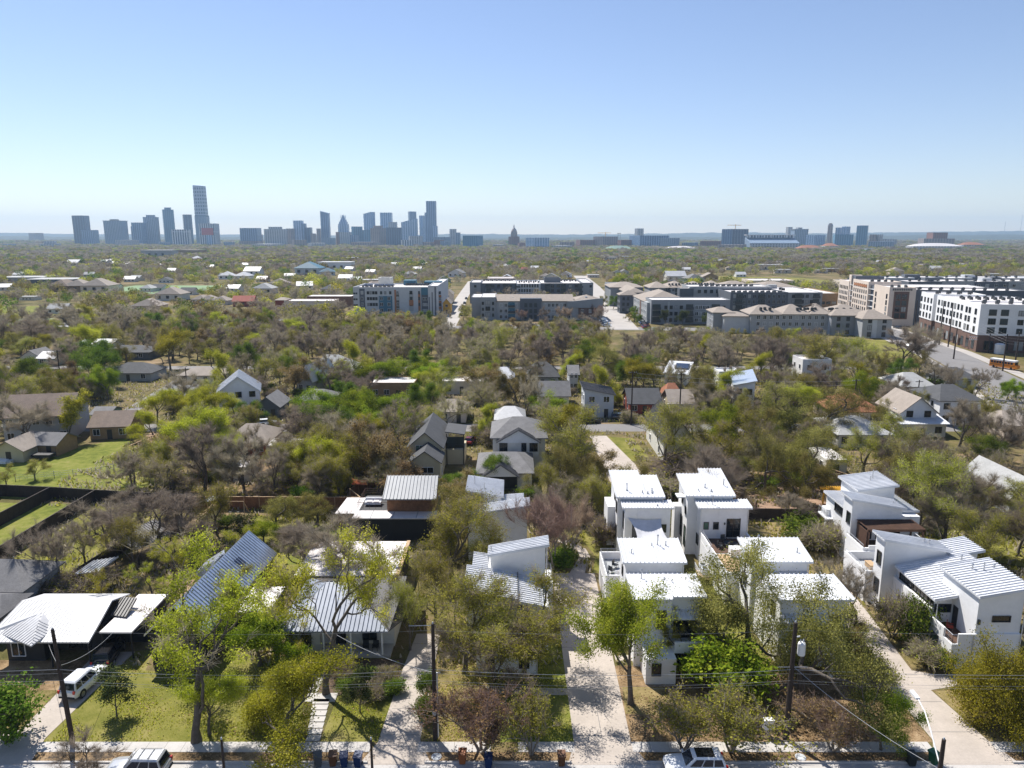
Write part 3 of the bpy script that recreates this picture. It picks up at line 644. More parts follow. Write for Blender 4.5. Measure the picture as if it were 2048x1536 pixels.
obj('gutter', MB().box(3.15, 68.1, 5.1, 3.27, 74.4, 5.28), 'alu', h.r); obj('roof_seam_cap', MB().box(.58, 68.1, 5.98, .68, 74.4, 6.12), 'dsteel', h.r)
for x, y, z, hh in ((-2.3, 75.4, 8.05, .7), (-2.2, 72.1, 6.4, .9), (-1.6, 72.9, 6.3, .25), (-3.8, 73.0, 6.65, .3)): vent(h.r, x, y, z, hh, .055)
h.done()
# left rear house
h = WH('white house with a tilted roof behind the olive trees, left of the bare courtyard trees', -2, 95, 'the white house left of the courtyard')
h.shed((-6.1, 95.5, -1.5, 101.3), (-6.45, 95.0, -1.15, 101.7), 'x', 8.0, 7.25)
h.shed((-5.8, 90.4, 2.0, 93.0), (-6.2, 90.0, 2.4, 93.2), 'x', 6.5, 7.75)
h.shed((-6.1, 93.0, 1.4, 98.0), (-1.1, 93.2, 1.7, 98.2), 'x', 6.3, 6.5); h.box(-6.1, 93.0, 0, -1.5, 95.5, 6.2)
h.box(-1.6, 86.6, 0, 2.2, 90.4, 1.0)
window(h.r, 'S', -2.2, .6, 1.4, 2.4, 90.4); window(h.r, 'S', .1, .9, .7, 1.0, 90.4); window(h.r, 'W', 98, 5, .8, 1.2, -6.1)
vent(h.r, -5.3, 98.4, 7.8, 1.3, .06); vent(h.r, -3.9, 97.2, 7.6, .9, .06); vent(h.r, -3.5, 96, 7.55, .2, .07)
h.done()
# right rear house
h = WH('white house with a brown slatted pergola on its terrace, farther up the right driveway', 49, 93, 'the white house with the pergola')
h.shed((47.4, 94.0, 52.2, 99.4), (47.0, 93.6, 52.6, 99.8), 'x', 8.55, 9.3)
h.shed((45.3, 92.4, 54.2, 99.0), (44.9, 91.9, 54.7, 99.3), 'x', 6.5, 6.3)
h.shed((44.5, 89.5, 51.0, 92.1), (44.1, 89.1, 51.4, 92.5), 'x', 9.0, 7.7)
h.box(51.0, 90.8, 0, 54.2, 92.4, 6.0)
h.box(43.9, 84.8, 0, 53.0, 89.5, 3.3); h.parapet(43.9, 84.8, 53.0, 89.5, 3.3, .95, .2, 'SWE', 'ipe')
h.wall.box(44.7, 97.5, 3.2, 45.3, 99.0, 4.4); h.wall.box(44.4, 96.4, 3.2, 45.3, 99.4, 3.4); rail(h.r, [(44.45, 96.5, 3.4), (44.45, 99.3, 3.4)], 1.0)
rail(h.r, [(44.0, 84.9, 4.25), (44.0, 89.4, 4.25)], .4, wires=2)
h.pipes(((52.9, 90.74, 6.1), (44.44, 89.44, 8.9)))
window(h.r, 'W', 94.4, 4.9, 3.4, 1.15, 45.3, mull=5); window(h.r, 'W', 90.4, 5.3, .9, 1.5, 44.5); window(h.r, 'W', 97.6, 2.0, .9, 1.1, 45.3); window(h.r, 'W', 92.6, 1.2, 1.2, 1.4, 45.3)
window(h.r, 'S', 49.4, 3.5, 3.0, 2.1, 89.5, mull=3); window(h.r, 'S', 46.4, 3.5, 1.6, 2.1, 89.5, gm='carglass', mull=2)
obj('wall_lamp', MB().box(52.0, 90.6, 4.6, 52.2, 90.8, 5.2), 'dsteel', h.r)
for x, y, z, hh in ((50.1, 96.6, 8.95, .7), (50.8, 97.4, 9.05, 1.2)): vent(h.r, x, y, z, hh, .07)
vent(h.r, 50.4, 90.8, 7.9, .3, .06); vent(h.r, 53.4, 95.5, 6.3, .25, .06)
h.done()
t = thing('pergola', 'brown slatted timber pergola on the terrace of the white house', 'pergola', (48, 87.6, 3.34), world=True)
for x in (45.2, 52.1):
    for y in (86.3, 89.0): obj('post', MB().box(x, y, 3.34, x + .2, y + .2, 5.95), 'ipe', t)
obj('beam', MB().box(45.1, 86.3, 5.75, 52.4, 86.5, 6.1), 'ipe', t); obj('beam', MB().box(45.1, 89.0, 5.75, 52.4, 89.2, 6.1), 'ipe', t)
s_ = MB()
for k in range(44): x = 45.1 + k * .165; s_.box(x, 86.0, 6.11, x + .06, 89.35, 6.22)
obj('slat_roof', s_, 'ipe', t)
s_ = MB()
for k in range(19): z = 3.45 + k * .125; s_.box(45.05, 86.4, z, 45.15, 89.1, z + .07)
obj('slat_screen', s_, 'ipe', t)
# right front house
h = WH('white house with clerestory windows and a corner terrace, nearest the street on the right', 46.5, 70, 'the white house right of the last driveway')
h.shed((42.4, 77.0, 49.4, 79.1), (42.0, 76.6, 49.9, 79.4), 'x', 8.9, 7.5)
h.shed((44.1, 69.6, 51.2, 77.0), (43.5, 68.6, 51.6, 76.6), 'x', 5.8, 7.3)
h.shed((45.9, 65.5, 50.3, 71.5), (45.6, 65.0, 50.8, 71.9), 'x', 8.0, 8.95)
h.shed((49.0, 77.0, 53.0, 80.2), (49.95, 76.6, 53.6, 80.6), 'x', 6.9, 7.6)
h.box(43.7, 65.4, 0, 45.9, 69.6, 2.75); h.wall.box(43.7, 66.9, 2.75, 43.88, 69.6, 3.7); h.wall.box(44.3, 65.4, 2.75, 45.9, 65.58, 3.85); h.wall.box(43.7, 69.6, 0, 44.1, 77.0, 4.35); foot(43.7, 65.4, 51, 79)
h.wall.box(45.85, 65.32, 0, 50.35, 65.5, 3.9)
obj('deck', MB().box(43.9, 65.6, 2.75, 45.9, 69.6, 2.8), 'ipe', h.r)
rail(h.r, [(44.3, 65.45, 2.75), (43.75, 65.45, 2.75), (43.75, 66.9, 2.75)], 1.0, wires=5)
obj('post', MB().tube([(43.95, 68.8, 2.75), (43.95, 68.8, 5.7)], .05, 6), 'alu', h.r)
h.pipes(((50.36, 65.26, 8.8), (45.79, 65.26, 3.8), (42.34, 76.94, 8.8)))
window(h.r, 'W', 75.1, 4.4, 2.4, 1.25, 44.1, mull=3); window(h.r, 'W', 72.2, 4.4, 2.8, 1.1, 44.1, mull=4); window(h.r, 'W', 70.2, 2.9, 1.0, 2.4, 44.1, mull=2)
window(h.r, 'W', 74.0, 1.5, 2.4, 1.0, 43.7, gm='glassg', mull=2); window(h.r, 'W', 68.2, 1.1, 1.0, 1.2, 43.7, gm='glassg')
window(h.r, 'S', 45.0, 4.0, 1.6, .8, 69.6, mull=2); window(h.r, 'S', 48.3, 5.2, 1.7, .55, 65.5)
window(h.r, 'W', 78.0, 5.4, .8, 1.5, 42.4); window(h.r, 'W', 78.0, 1.9, .9, 1.7, 42.4)
obj('wall_lamp', MB().box(46.0, 65.32, 4.9, 46.2, 65.5, 5.4), 'dsteel', h.r); obj('door', MB().box(45.86, 68.4, 2.8, 45.9, 69.2, 5.0), 'frame', h.r)
h.box(41.6, 79.1, 0, 47.0, 84.6, 2.9); h.parapet(41.6, 79.1, 47.0, 84.7, 2.9, 1.0, .2, 'WSN', 'mgrey'); h.wall.box(44.6, 84.7, 2.6, 47.0, 84.85, 4.6)
rail(h.r, [(41.7, 84.6, 3.9), (41.7, 79.2, 3.9), (42.4, 79.2, 3.9)], .4, wires=2)
obj('garage_door', MB().box(41.55, 79.9, .05, 41.6, 83.7, 2.3), 'mgrey', h.r)
obj('wall_lamp', MB().tube([(41.6, 81.6, 3.1), (41.35, 81.6, 3.25), (41.2, 81.6, 3.1)], .05, 5), 'dsteel', h.r)
for x, y, z, hh in ((48.0, 70.2, 8.45, .5), (48.8, 69.6, 8.6, .9), (50.0, 69.9, 8.8, .3), (50.2, 75.4, 7.1, .4), (47.8, 77.8, 7.95, .35), (47.4, 78.1, 8.0, .3)): vent(h.r, x, y, z, hh, .07, hh < .55)
h.done()
chair(45.0, 68.0, 2.8, 1.0, 'red cushioned chair on the corner terrace', 'cush')
t = thing('planter_box', 'wooden box seat on the garage terrace', 'planter', (43.6, 82.0, 2.95)); obj('box', MB().box(-.35, -.7, 0, .35, .7, .55), 'rawwood', t); obj('rim', MB().box(-.4, -.75, .55, .4, .75, .62), 'rawwood', t)
for q in ((705, 945, 880, 1060, 97), (930, 945, 1065, 1095, 90), (555, 1078, 822, 1155, 81), (1215, 938, 1510, 1100, 90), (1636, 938, 1840, 1100, 88), (1300, 800, 1345, 910, 132), (800, 828, 935, 945, 119), (962, 835, 1075, 935, 117), (970, 940, 1060, 960, 110)): PROT.append(q)
for a in ((11.6, 65.0, 19.8, 84), (25.5, 65, 33.5, 85), (13.5, 88, 22, 100), (23, 84, 31.5, 100), (42, 65, 51, 79), (44, 84, 55, 100), (-5, 67, 4.5, 78), (-6.5, 90, 2.5, 102), (19, 64, 34, 101), (10.5, 76, 14, 100)):
    foot(*a)
# ------------------------------------------------------------------ left foreground houses
def gable(wall, roofmb, x0, y0, x1, y1, eave, rise, ax='x', over=.4, sp=None, th=.16, zb=0.0, hip=0.0):
    """walls + pitched roof into two builders. ax: ridge direction. hip: hip inset (m) at both ends"""
    e, rg = eave, eave + rise
    if ax == 'x':
        ym = (y0 + y1) / 2; k = rise / ((y1 - y0) / 2); lo = e - over * k
        wall.box(x0, y0, zb, x1, y1, e - th)
        if hip == 0:
            for x in (x0 + .002, x1 - .002): wall.poly([(x, y0, e - th), (x, y1, e - th), (x, ym, rg - th)])
        X0, X1, Y0, Y1 = x0 - over, x1 + over, y0 - over, y1 + over; a, b = X0 + hip * 1.0, X1 - hip
        roofmb.panel((X0, Y0, lo), (X1, Y0, lo), (b, ym, rg), (a, ym, rg), th, sp if not hip else None)
        roofmb.panel((X1, Y1, lo), (X0, Y1, lo), (a, ym, rg + .003), (b, ym, rg + .003), th, sp if not hip else None)
        if hip: roofmb.panel((X0, Y1, lo), (X0, Y0, lo), (a, ym - .01, rg - .002), (a, ym, rg - .002), th); roofmb.panel((X1, Y0, lo), (X1, Y1, lo), (b, ym, rg - .002), (b, ym - .01, rg - .002), th)
    else:
        xm = (x0 + x1) / 2; k = rise / ((x1 - x0) / 2); lo = e - over * k
        wall.box(x0, y0, zb, x1, y1, e - th)
        if hip == 0:
            for y in (y0 + .002, y1 - .002): wall.poly([(x0, y, e - th), (x1, y, e - th), (xm, y, rg - th)])
        X0, X1, Y0, Y1 = x0 - over, x1 + over, y0 - over, y1 + over; a, b = Y0 + hip, Y1 - hip
        roofmb.panel((X0, Y1, lo), (X0, Y0, lo), (xm, a, rg), (xm, b, rg), th, sp if not hip else None)
        roofmb.panel((X1, Y0, lo), (X1, Y1, lo), (xm, b, rg + .003), (xm, a, rg + .003), th, sp if not hip else None)
        if hip: roofmb.panel((X0, Y0, lo), (X1, Y0, lo), (xm, a, rg - .002), (xm - .01, a, rg - .002), th); roofmb.panel((X1, Y1, lo), (X0, Y1, lo), (xm - .01, b, rg - .002), (xm, b, rg - .002), th)
def W_(label, x, y, short, name='house'):
    t = thing(name, label, 'house', (x, y, 0), world=True); land(short, x, y); return t
# white metal roofed carport house
t = W_('low black house under a wide white ribbed metal roof with an open carport', -47, 69, 'the house with the wide white metal roof')
wl, rf = MB(), MB()
rf.panel((-52.6, 65.4, 3.0), (-42.0, 65.4, 3.0), (-42.6, 71.1, 4.45), (-52.2, 71.1, 4.45), .14, .38, .04, .04)
rf.panel((-42.6, 74.6, 3.4), (-52.2, 74.6, 3.4), (-52.2, 71.1, 4.455), (-42.6, 71.1, 4.455), .14)
obj('roof', rf, 'wroof_h', t); rf = MB()
rf.panel((-51.9, 66.7, 3.25), (-47.0, 64.3, 3.25), (-48.7, 68.6, 4.2), (-48.9, 68.9, 4.2), .14, .38, .06, .05)
rf.panel((-47.0, 64.3, 3.25), (-46.7, 67.6, 3.25), (-48.6, 68.9, 4.2), (-48.7, 68.6, 4.205), .14, .38, .06, .05)
rf.panel((-54.2, 65.6, 3.05), (-51.9, 66.7, 3.25), (-48.9, 68.9, 4.19), (-51.5, 68.7, 3.75), .14)
obj('roof', rf, 'wroof_old_shade', t)  # hip coloured darker than the main roof to paint its shade
wl.box(-52.2, 68.9, 0, -42.6, 74.2, 2.9); wl.box(-51.4, 66.9, 0, -47.6, 68.9, 2.85); obj('wall', wl, 'black', t); foot(-54, 64, -42, 75)
window(t, 'S', -50.2, .6, 1.3, 1.6, 66.9, 'wframe', mull=2); window(t, 'S', -45.2, .3, 2.2, 2.1, 68.9, mull=3)
for x in (-46.2, -42.4): obj('post', MB().box(x, 65.7, 0, x + .12, 65.82, 2.85), 'black', t)
# its small flat wings to the right
t = thing('carport', 'white flat roofed carport beside the house with the wide white metal roof', 'carport', (-40.5, 71, 0), world=True)
obj('roof', MB().box(-42.0, 67.2, 2.85, -38.7, 75.2, 3.02), 'flatw', t); obj('wall', MB().box(-41.8, 70.4, 0, -38.9, 75, 2.85), 'black', t)
obj('roof', MB().panel((-42.5, 70.3, 3.2), (-40.6, 69.9, 3.2), (-40.8, 72.6, 3.9), (-42.5, 72.9, 3.9), .12, .4), 'droof', t)
for x in (-41.9, -38.95): obj('post', MB().box(x, 67.3, 0, x + .12, 67.42, 2.85), 'black', t)
foot(-42, 67, -38.6, 75)
# grey shingle house at the edge
t = W_('grey shingle hip roofed house at the left edge above the white metal roof', -60, 77, 'the grey shingle house at the left edge')
wl, rf = MB(), MB(); gable(wl, rf, -72, 75.5, -55.4, 82.5, 3.6, 1.9, 'x', .5, hip=3.4); gable(wl, rf, -68, 70.8, -54.8, 75.5, 3.0, 1.1, 'x', .5, hip=1.6)
obj('wall', wl, 'mgrey', t); obj('roof', rf, 'shingle', t); foot(-72, 70, -54, 83.5); vent(t, -59, 80, 4.8, .5, .06)
window(t, 'S', -58, .9, 1.4, 1.3, 70.8, 'wframe')
# long black gable house
t = W_('long black house with a steep pale metal gable roof running back from the street', -33, 75, 'the long metal gable house')
wl, rf = MB(), MB()
y0, y1 = 65.6, 84.6; xr0, xr1 = -33.4, -32.6
k = (6.6 - 3.7) / 3.0
rf.panel((-30.4, y0, 3.6), (-29.4, y1, 3.6), (xr1, y1 - .2, 6.7), (xr0, y0, 6.7), .16, .5, .09)
rf.panel((-35.8, y1, 3.6), (-36.6, y0, 3.6), (xr0, y0, 6.703), (xr1, y1 - .2, 6.703), .16, .5, .09)
obj('roof', rf, 'groof', t)
wl.poly([(-36.2, 66.0, 0), (-30.8, 66.0, 0), (-30.8, 66.0, 3.6), (xr0, 66.0, 6.45), (-36.2, 66.0, 3.6)]); wl.poly([(-29.8, 84.3, 0), (-35.6, 84.3, 0), (-35.6, 84.3, 3.6), (xr1, 84.3, 6.4), (-29.8, 84.3, 3.6)])
wl.poly([(-30.8, 66, 0), (-29.8, 84.3, 0), (-29.8, 84.3, 3.7), (-30.8, 66, 3.7)]); wl.poly([(-35.6, 84.3, 0), (-36.2, 66, 0), (-36.2, 66, 3.7), (-35.6, 84.3, 3.7)])
obj('wall', wl, 'black', t); foot(-37, 65, -29, 85)
window(t, 'S', -33.4, .5, 2.8, 2.4, 66.0, mull=3); window(t, 'S', -33.4, 3.7, 1.6, 1.2, 66.0, mull=2)
sky1 = MB(); 
for y in (77.6, 80.4): sky1.panel((-31.2, y, 5.05), (-31.1, y + 1.2, 5.05), (-31.9, y + 1.2, 5.85), (-32.0, y, 5.85), .1)
obj('skylight', sky1, 'solar', t)
obj('dormer', MB().wedge(-36.4, 77.5, -34.2, 80.5, 4.0, 4.6, 6.0, 6.0, 4.6), 'groof', t)
# white cottage
t = W_('white cottage with a dark metal hip roof and a columned front porch', -17.5, 71, 'the white cottage with the porch')
wl, rf = MB(), MB()
wl.box(-23.3, 68.0, 0, -19.8, 78.6, 3.0); wl.box(-19.8, 69.6, 0, -12.4, 78.6, 3.0); obj('wall', wl, 'offwhite', t); foot(-24, 66.5, -11.5, 79)
rf.panel((-23.9, 67.2, 3.1), (-12.6, 67.2, 3.1), (-18.0, 72.8, 5.7), (-20.2, 72.8, 5.7), .14, .45)
obj('roof', rf, 'mroof2', t); rf = MB()  # shade of the front slope is put into this grey
rf.panel((-12.55, 67.2, 3.1), (-11.4, 78.9, 3.1), (-13.6, 74.0, 5.9), (-17.95, 72.85, 5.72), .14); rf.panel((-11.4, 69.6, 3.12), (-11.35, 78.9, 3.12), (-11.6, 73.7, 5.95), (-11.6, 73.6, 5.95), .14)
rf.panel((-12.5, 67.3, 3.16), (-11.35, 69.6, 3.16), (-11.5, 73.7, 5.97), (-17.9, 73.2, 5.97), .1, .3, .06, .05)
rf.panel((-11.35, 79.0, 3.16), (-24, 79.0, 3.1), (-20.2, 72.9, 5.75), (-11.5, 73.75, 5.97), .14)
obj('roof', rf, 'droof', t); obj('roof', MB().panel((-24.0, 79.0, 3.1), (-23.95, 67.2, 3.1), (-20.2, 72.7, 5.7), (-20.2, 72.9, 5.7), .14), 'mroof2', t)
for x in (-19.4, -16.6, -13.4): obj('column', MB().box(x, 67.5, .3, x + .16, 67.66, 3.0), 'white', t)
obj('porch_floor', MB().box(-19.8, 67.4, 0, -12.5, 69.6, .3), 'walk', t)
window(t, 'S', -21.2, .8, .9, 1.6, 68.0); window(t, 'S', -15.0, .8, 1.4, 1.5, 69.6, mull=2); obj('door', MB().box(-18.6, 69.55, .3, -17.5, 69.6, 2.5), 'black', t)
chair(-15.2, 68.4, .3, .1, 'dark chair on the cottage porch, left of its pair', grp='porch chairs'); chair(-14.2, 68.4, .3, -.1, 'dark chair on the cottage porch, right of its pair', grp='porch chairs')
# flat roofed extension behind the cottage
t = thing('flat_roof_building', 'wide building with a pale flat membrane roof behind the white cottage', 'building', (-20, 84, 0), world=True); land('the wide pale flat roof', -20, 84)
obj('wall', MB().box(-25.4, 79.4, 0, -13.6, 88.8, 3.15), 'black', t); obj('roof', MB().box(-25.7, 79.2, 3.15, -13.75, 89.0, 3.3), 'flatw', t); foot(-26, 79, -13, 89)
obj('roof_edge', MB().box(-13.75, 79.2, 3.1, -13.3, 89.0, 3.42), 'rawwood', t); obj('skylight', MB().box(-16.8, 79.5, 3.3, -15.2, 79.9, 3.5), 'dsteel', t)
t = thing('flat_roof_shed', 'small white flat roofed shed between the long metal gable and the cottage', 'shed', (-27.7, 73.6, 0), world=True)
obj('wall', MB().box(-29.2, 71.2, 0, -26.2, 76.6, 2.95), 'black', t); obj('roof', MB().box(-29.6, 70.9, 2.95, -26.0, 76.8, 3.12), 'flatw', t); foot(-29.6, 71, -26, 77)
# dark studio with wooden upper floor
t = W_('dark flat roofed studio with a wooden upper floor under a ribbed grey metal roof', -16, 99, 'the studio with the ribbed metal roof')
obj('wall', MB().box(-22.3, 96.8, 0, -11.0, 106, 3.35), 'black', t); obj('roof', MB().box(-22.6, 96.4, 3.35, -10.8, 99.4, 3.5), 'flatw', t); foot(-23, 96, -10, 106)
obj('wall', MB().box(-18.0, 99.0, 3.36, -11.1, 103.0, 6.0), 'wood', t)
rf = MB(); rf.panel((-18.4, 97.3, 6.0), (-10.7, 97.3, 6.0), (-10.9, 102.6, 7.7), (-18.5, 102.6, 7.7), .16, .52, .1, .07); rf.panel((-10.9, 106.2, 6.2), (-18.5, 106.2, 6.2), (-18.5, 102.6, 7.703), (-10.9, 102.6, 7.703), .16); obj('roof', rf, 'mroof', t)
rail(t, [(-18.2, 99.9, 3.5), (-22.5, 99.9, 3.5), (-22.5, 105.8, 3.5), (-18.2, 105.8, 3.5)], 1.0, 'ipe', wires=2)
obj('drain_strip', MB().box(-20.1, 96.5, 3.5, -20.0, 99.3, 3.54).box(-17.0, 96.5, 3.5, -16.9, 99.3, 3.54).box(-13.6, 96.5, 3.5, -13.5, 99.3, 3.54), 'mgrey', t)
t = thing('outdoor_sofa', 'white outdoor sofa on the roof deck beside the wooden upper floor', 'sofa', (-20.6, 102, 3.5)); obj('seat', MB().box(-1.2, -.6, .1, 1.2, .4, .45), 'carwhite', t); obj('backrest', MB().box(-1.2, .4, .1, 1.2, .65, .85), 'carwhite', t); obj('cushion', MB().box(-.9, -.5, .45, -.1, .3, .55).box(.1, -.5, .45, .9, .3, .55), 'flatw', t)
t = thing('garden_shed', 'low shed with a white sloping roof beside the studio deck', 'shed', (-24, 104, 0), world=True)
obj('wall', MB().box(-25.9, 101.6, 0, -22.8, 106.4, 2.2), 'wood', t); obj('roof', MB().panel((-26.2, 101.2, 2.3), (-22.6, 101.2, 2.3), (-22.6, 106.8, 2.7), (-25.6, 106.8, 2.7), .1), 'flatw', t); foot(-26, 101, -22.5, 107)
# open sheds by the side yard
t = thing('lean_to', 'open lean-to with a dark striped corrugated roof against the side fence', 'shed', (-49.5, 93, 0), world=True)
obj('roof', MB().panel((-49.2, 88.4, 2.3), (-46.4, 94.0, 2.4), (-51.0, 97.6, 2.9), (-53.4, 91.8, 2.8), .08, .4, .08, .12), 'shingle', t)
for p in ((-49.1, 88.8), (-46.8, 93.8), (-50.8, 97.2), (-53, 92)): obj('post', MB().box(p[0] - .06, p[1] - .06, 0, p[0] + .06, p[1] + .06, 2.25), 'dwood', t)
foot(-53, 88, -46, 97)
t = thing('lean_to', 'small lean-to with a pale blue-grey metal roof by the side fence', 'shed', (-51.5, 83.5, 0), world=True)
obj('roof', MB().panel((-52.9, 81.4, 2.4), (-50.4, 82.2, 2.4), (-49.8, 85.6, 2.7), (-52.3, 84.4, 2.7), .08, .5), 'lgrey', t)
for p in ((-52.6, 81.7), (-50.7, 82.4), (-50.1, 85.2), (-52, 84.2)): obj('post', MB().box(p[0] - .05, p[1] - .05, 0, p[0] + .05, p[1] + .05, 2.4), 'dwood', t)
foot(-53, 81, -49.8, 86)
# fences
def fence(label, pts, h=1.9, m='dwood', name='wood_fence', step=.15, cap=True, posts=2.4, slim=0):
    b = pts[0]; t = thing(name, label, 'fence', (b[0], b[1], 0), world=True, group='board fences between the yards'); mb, pm = MB(), MB(); rg = random.Random(len(label))
    for p, q in zip(pts, pts[1:]):
        d = Vector((q[0] - p[0], q[1] - p[1])); L = d.length; n = max(1, int(L / step)); yaw = math.atan2(d.y, d.x)
        for k in range(n):
            c = Vector(p) + d * ((k + .5) / n); hh = h - rg.uniform(0, .04); mb.cbox((c.x, c.y, hh / 2), (slim or L / n * .94, .025, hh), yaw)
        if slim:
            for z in (.3, .62, .95): c = (Vector(p) + Vector(q)) / 2; mb.cbox((c.x, c.y, h * z), (L, .03, slim * 1.4), yaw)
        for k in range(int(L / posts) + 1):
            c = Vector(p) + d * min(1, k * posts / L); pm.cbox((c.x, c.y, h / 2 + .03), (.1, .1, h + .06), yaw)
        if cap: c = (Vector(p) + Vector(q)) / 2; pm.cbox((c.x, c.y, h + .03), (L, .14, .04), yaw)
    obj('board_panel', mb, m, t); obj('post', pm, m if m != 'wood' else 'rawwood', t); return t
fence('dark board fence along the back of the two narrow lawns', [(-108, 117.5), (-76.2, 113.6), (-67.8, 112.2), (-51.8, 109.8)], 2.0)
fence('dark board fence between the two narrow lawns', [(-76.1, 113.4), (-76.5, 102), (-77.3, 80)], 2.0)
fence('dark board fence right of the two narrow lawns', [(-67.9, 112.0), (-68.3, 90), (-69, 84)], 2.0)
fence('dark board fence left of the two narrow lawns', [(-85.0, 114.4), (-86, 92)], 2.0)
fence('dark board fence beside the striped lean-to', [(-52.6, 98.4), (-54.6, 82), (-55, 76.5)], 1.8)
fence('tall reddish cedar fence behind the play set', [(-52.0, 108.9), (-40, 108.7), (-23.8, 108.5)], 2.1, 'wood')
fence('cedar fence running back from the studio', [(-23.8, 108.6), (-26.6, 113), (-23, 121)], 1.9, 'wood')
fence('dark board fence behind the garden beds on the right', [(31.6, 104.8), (41, 104.6), (47, 104.4)], 1.7)
fence('low wire fence along the long green field', [(-88, 122.5), (-76, 126.5), (-66, 136), (-64, 146)], 1.1, 'steel', 'wire_fence', 1.2, False, 3, .025)
fence('pale rail fence in front of the brown roofed brick house', [(-77, 138), (-75.5, 148), (-72, 160)], 1.3, 'rawwood', 'rail_fence', 3, True, 3, .06)
fence('wood fence behind the shed roof on the right', [(60, 118), (54, 130), (53, 142)], 1.7, 'wood')
fence('low wall at the back of the gravel court', [(9, 101.6), (13, 101.4), (22, 101.2)], 1.5, 'dwood')
fence('dark garden fence right of the corner house', [(51.2, 64), (51.6, 80), (56, 88)], 1.7, 'black')
# play set in the yard
t = thing('play_set', 'wooden climbing frame with a small tilted roof, swing beam and slide by the cedar fence', 'play set', (-46, 107, 0), world=True)
for x in (-46.9, -45.3):
    for y in (105.6, 107.2): obj('post', MB().box(x, y, 0, x + .1, y + .1, 2.6), 'rawwood', t)
obj('platform', MB().box(-47, 105.5, 1.3, -45.1, 107.4, 1.4), 'rawwood', t); obj('roof', MB().panel((-47.2, 105.3, 2.6), (-45.0, 105.3, 2.9), (-45.0, 107.5, 2.9), (-47.2, 107.5, 2.6), .06, .35), 'lgrey', t)
obj('swing_beam', MB().tube([(-45.2, 106.4, 2.2), (-41.6, 106.4, 2.2)], .07, 6), 'rawwood', t)
for y in (105.4, 107.4): obj('leg', MB().tube([(-41.6, 106.4, 2.2), (-41.2, y, 0)], .06, 5), 'rawwood', t)
for x in (-44.0, -42.8): obj('swing', MB().tube([(x, 106.4, 2.2), (x, 106.4, .5)], .015, 4).tube([(x + .4, 106.4, 2.2), (x + .4, 106.4, .5)], .015, 4).box(x - .02, 106.3, .45, x + .42, 106.5, .5), 'dsteel', t)
obj('slide', MB().panel((-47.6, 103.2, .15), (-47.0, 103.2, .15), (-46.4, 105.5, 1.35), (-47.0, 105.5, 1.35), .06), 'rawwood', t)
obj('ladder', MB().tube([(-47.0, 106.5, 1.3), (-48.6, 106.5, 0)], .05, 5).tube([(-47.0, 105.8, 1.3), (-48.6, 105.8, 0)], .05, 5), 'rawwood', t)
foot(-49, 103, -41, 108)
# garden structures on the right
t = thing('yellow_pergola', 'bright yellow timber pergola behind the live oak', 'pergola', (53, 109, 0), world=True)
for x, y in ((50.0, 106.4), (50.2, 111), (53.2, 106.2), (53.4, 111)): obj('post', MB().box(x, y, 0, x + .2, y + .2, 2.5), 'yellow', t)
obj('beam', MB().box(49.6, 106.3, 2.5, 53.8, 106.5, 2.75), 'yellow', t); obj('beam', MB().box(49.6, 111, 2.5, 53.8, 111.2, 2.75), 'yellow', t)
sl = MB()
for k in range(12): sl.box(49.7 + k * .35, 105.9, 2.76, 49.8 + k * .35, 111.6, 2.9)
obj('slat_roof', sl, 'yellow', t); foot(49.5, 105.5, 54, 111.7)
t = thing('iron_gate', 'rusty brown iron garden gate with a rounded top near the garden beds', 'gate', (36, 106.4, 0), world=True)
gm = MB()
for k in range(17): x = 34.2 + k * .22; gm.tube([(x, 106.4, 0), (x, 106.4, 1.7 + .5 * math.sin(math.pi * (k % 8.5) / 8.5))], .03, 4)
obj('bars', gm, 'ipe', t); obj('frame', MB().tube([(34.2, 106.4, .3), (37.8, 106.4, .3)], .04, 4).tube([(34.2, 106.4, 1.5), (37.8, 106.4, 1.5)], .04, 4), 'ipe', t)
for x in (34.1, 36, 37.8): obj('post', MB().box(x, 106.3, 0, x + .15, 106.5, 2.2), 'ipe', t)
t = thing('picnic_table', 'pale picnic table under the trees beyond the bare ground', 'table', (41, 127, 0), .2)
obj('tabletop', MB().box(-.9, -.4, .72, .9, .4, .78), 'rawwood', t)
for y in (-.75, .75): obj('bench', MB().box(-.9, y - .14, .42, .9, y + .14, .47), 'rawwood', t)
for x in (-.7, .7): obj('leg', MB().tube([(x, -.7, 0), (x, .25, .72)], .05, 4).tube([(x, .7, 0), (x, -.25, .72)], .05, 4), 'rawwood', t)
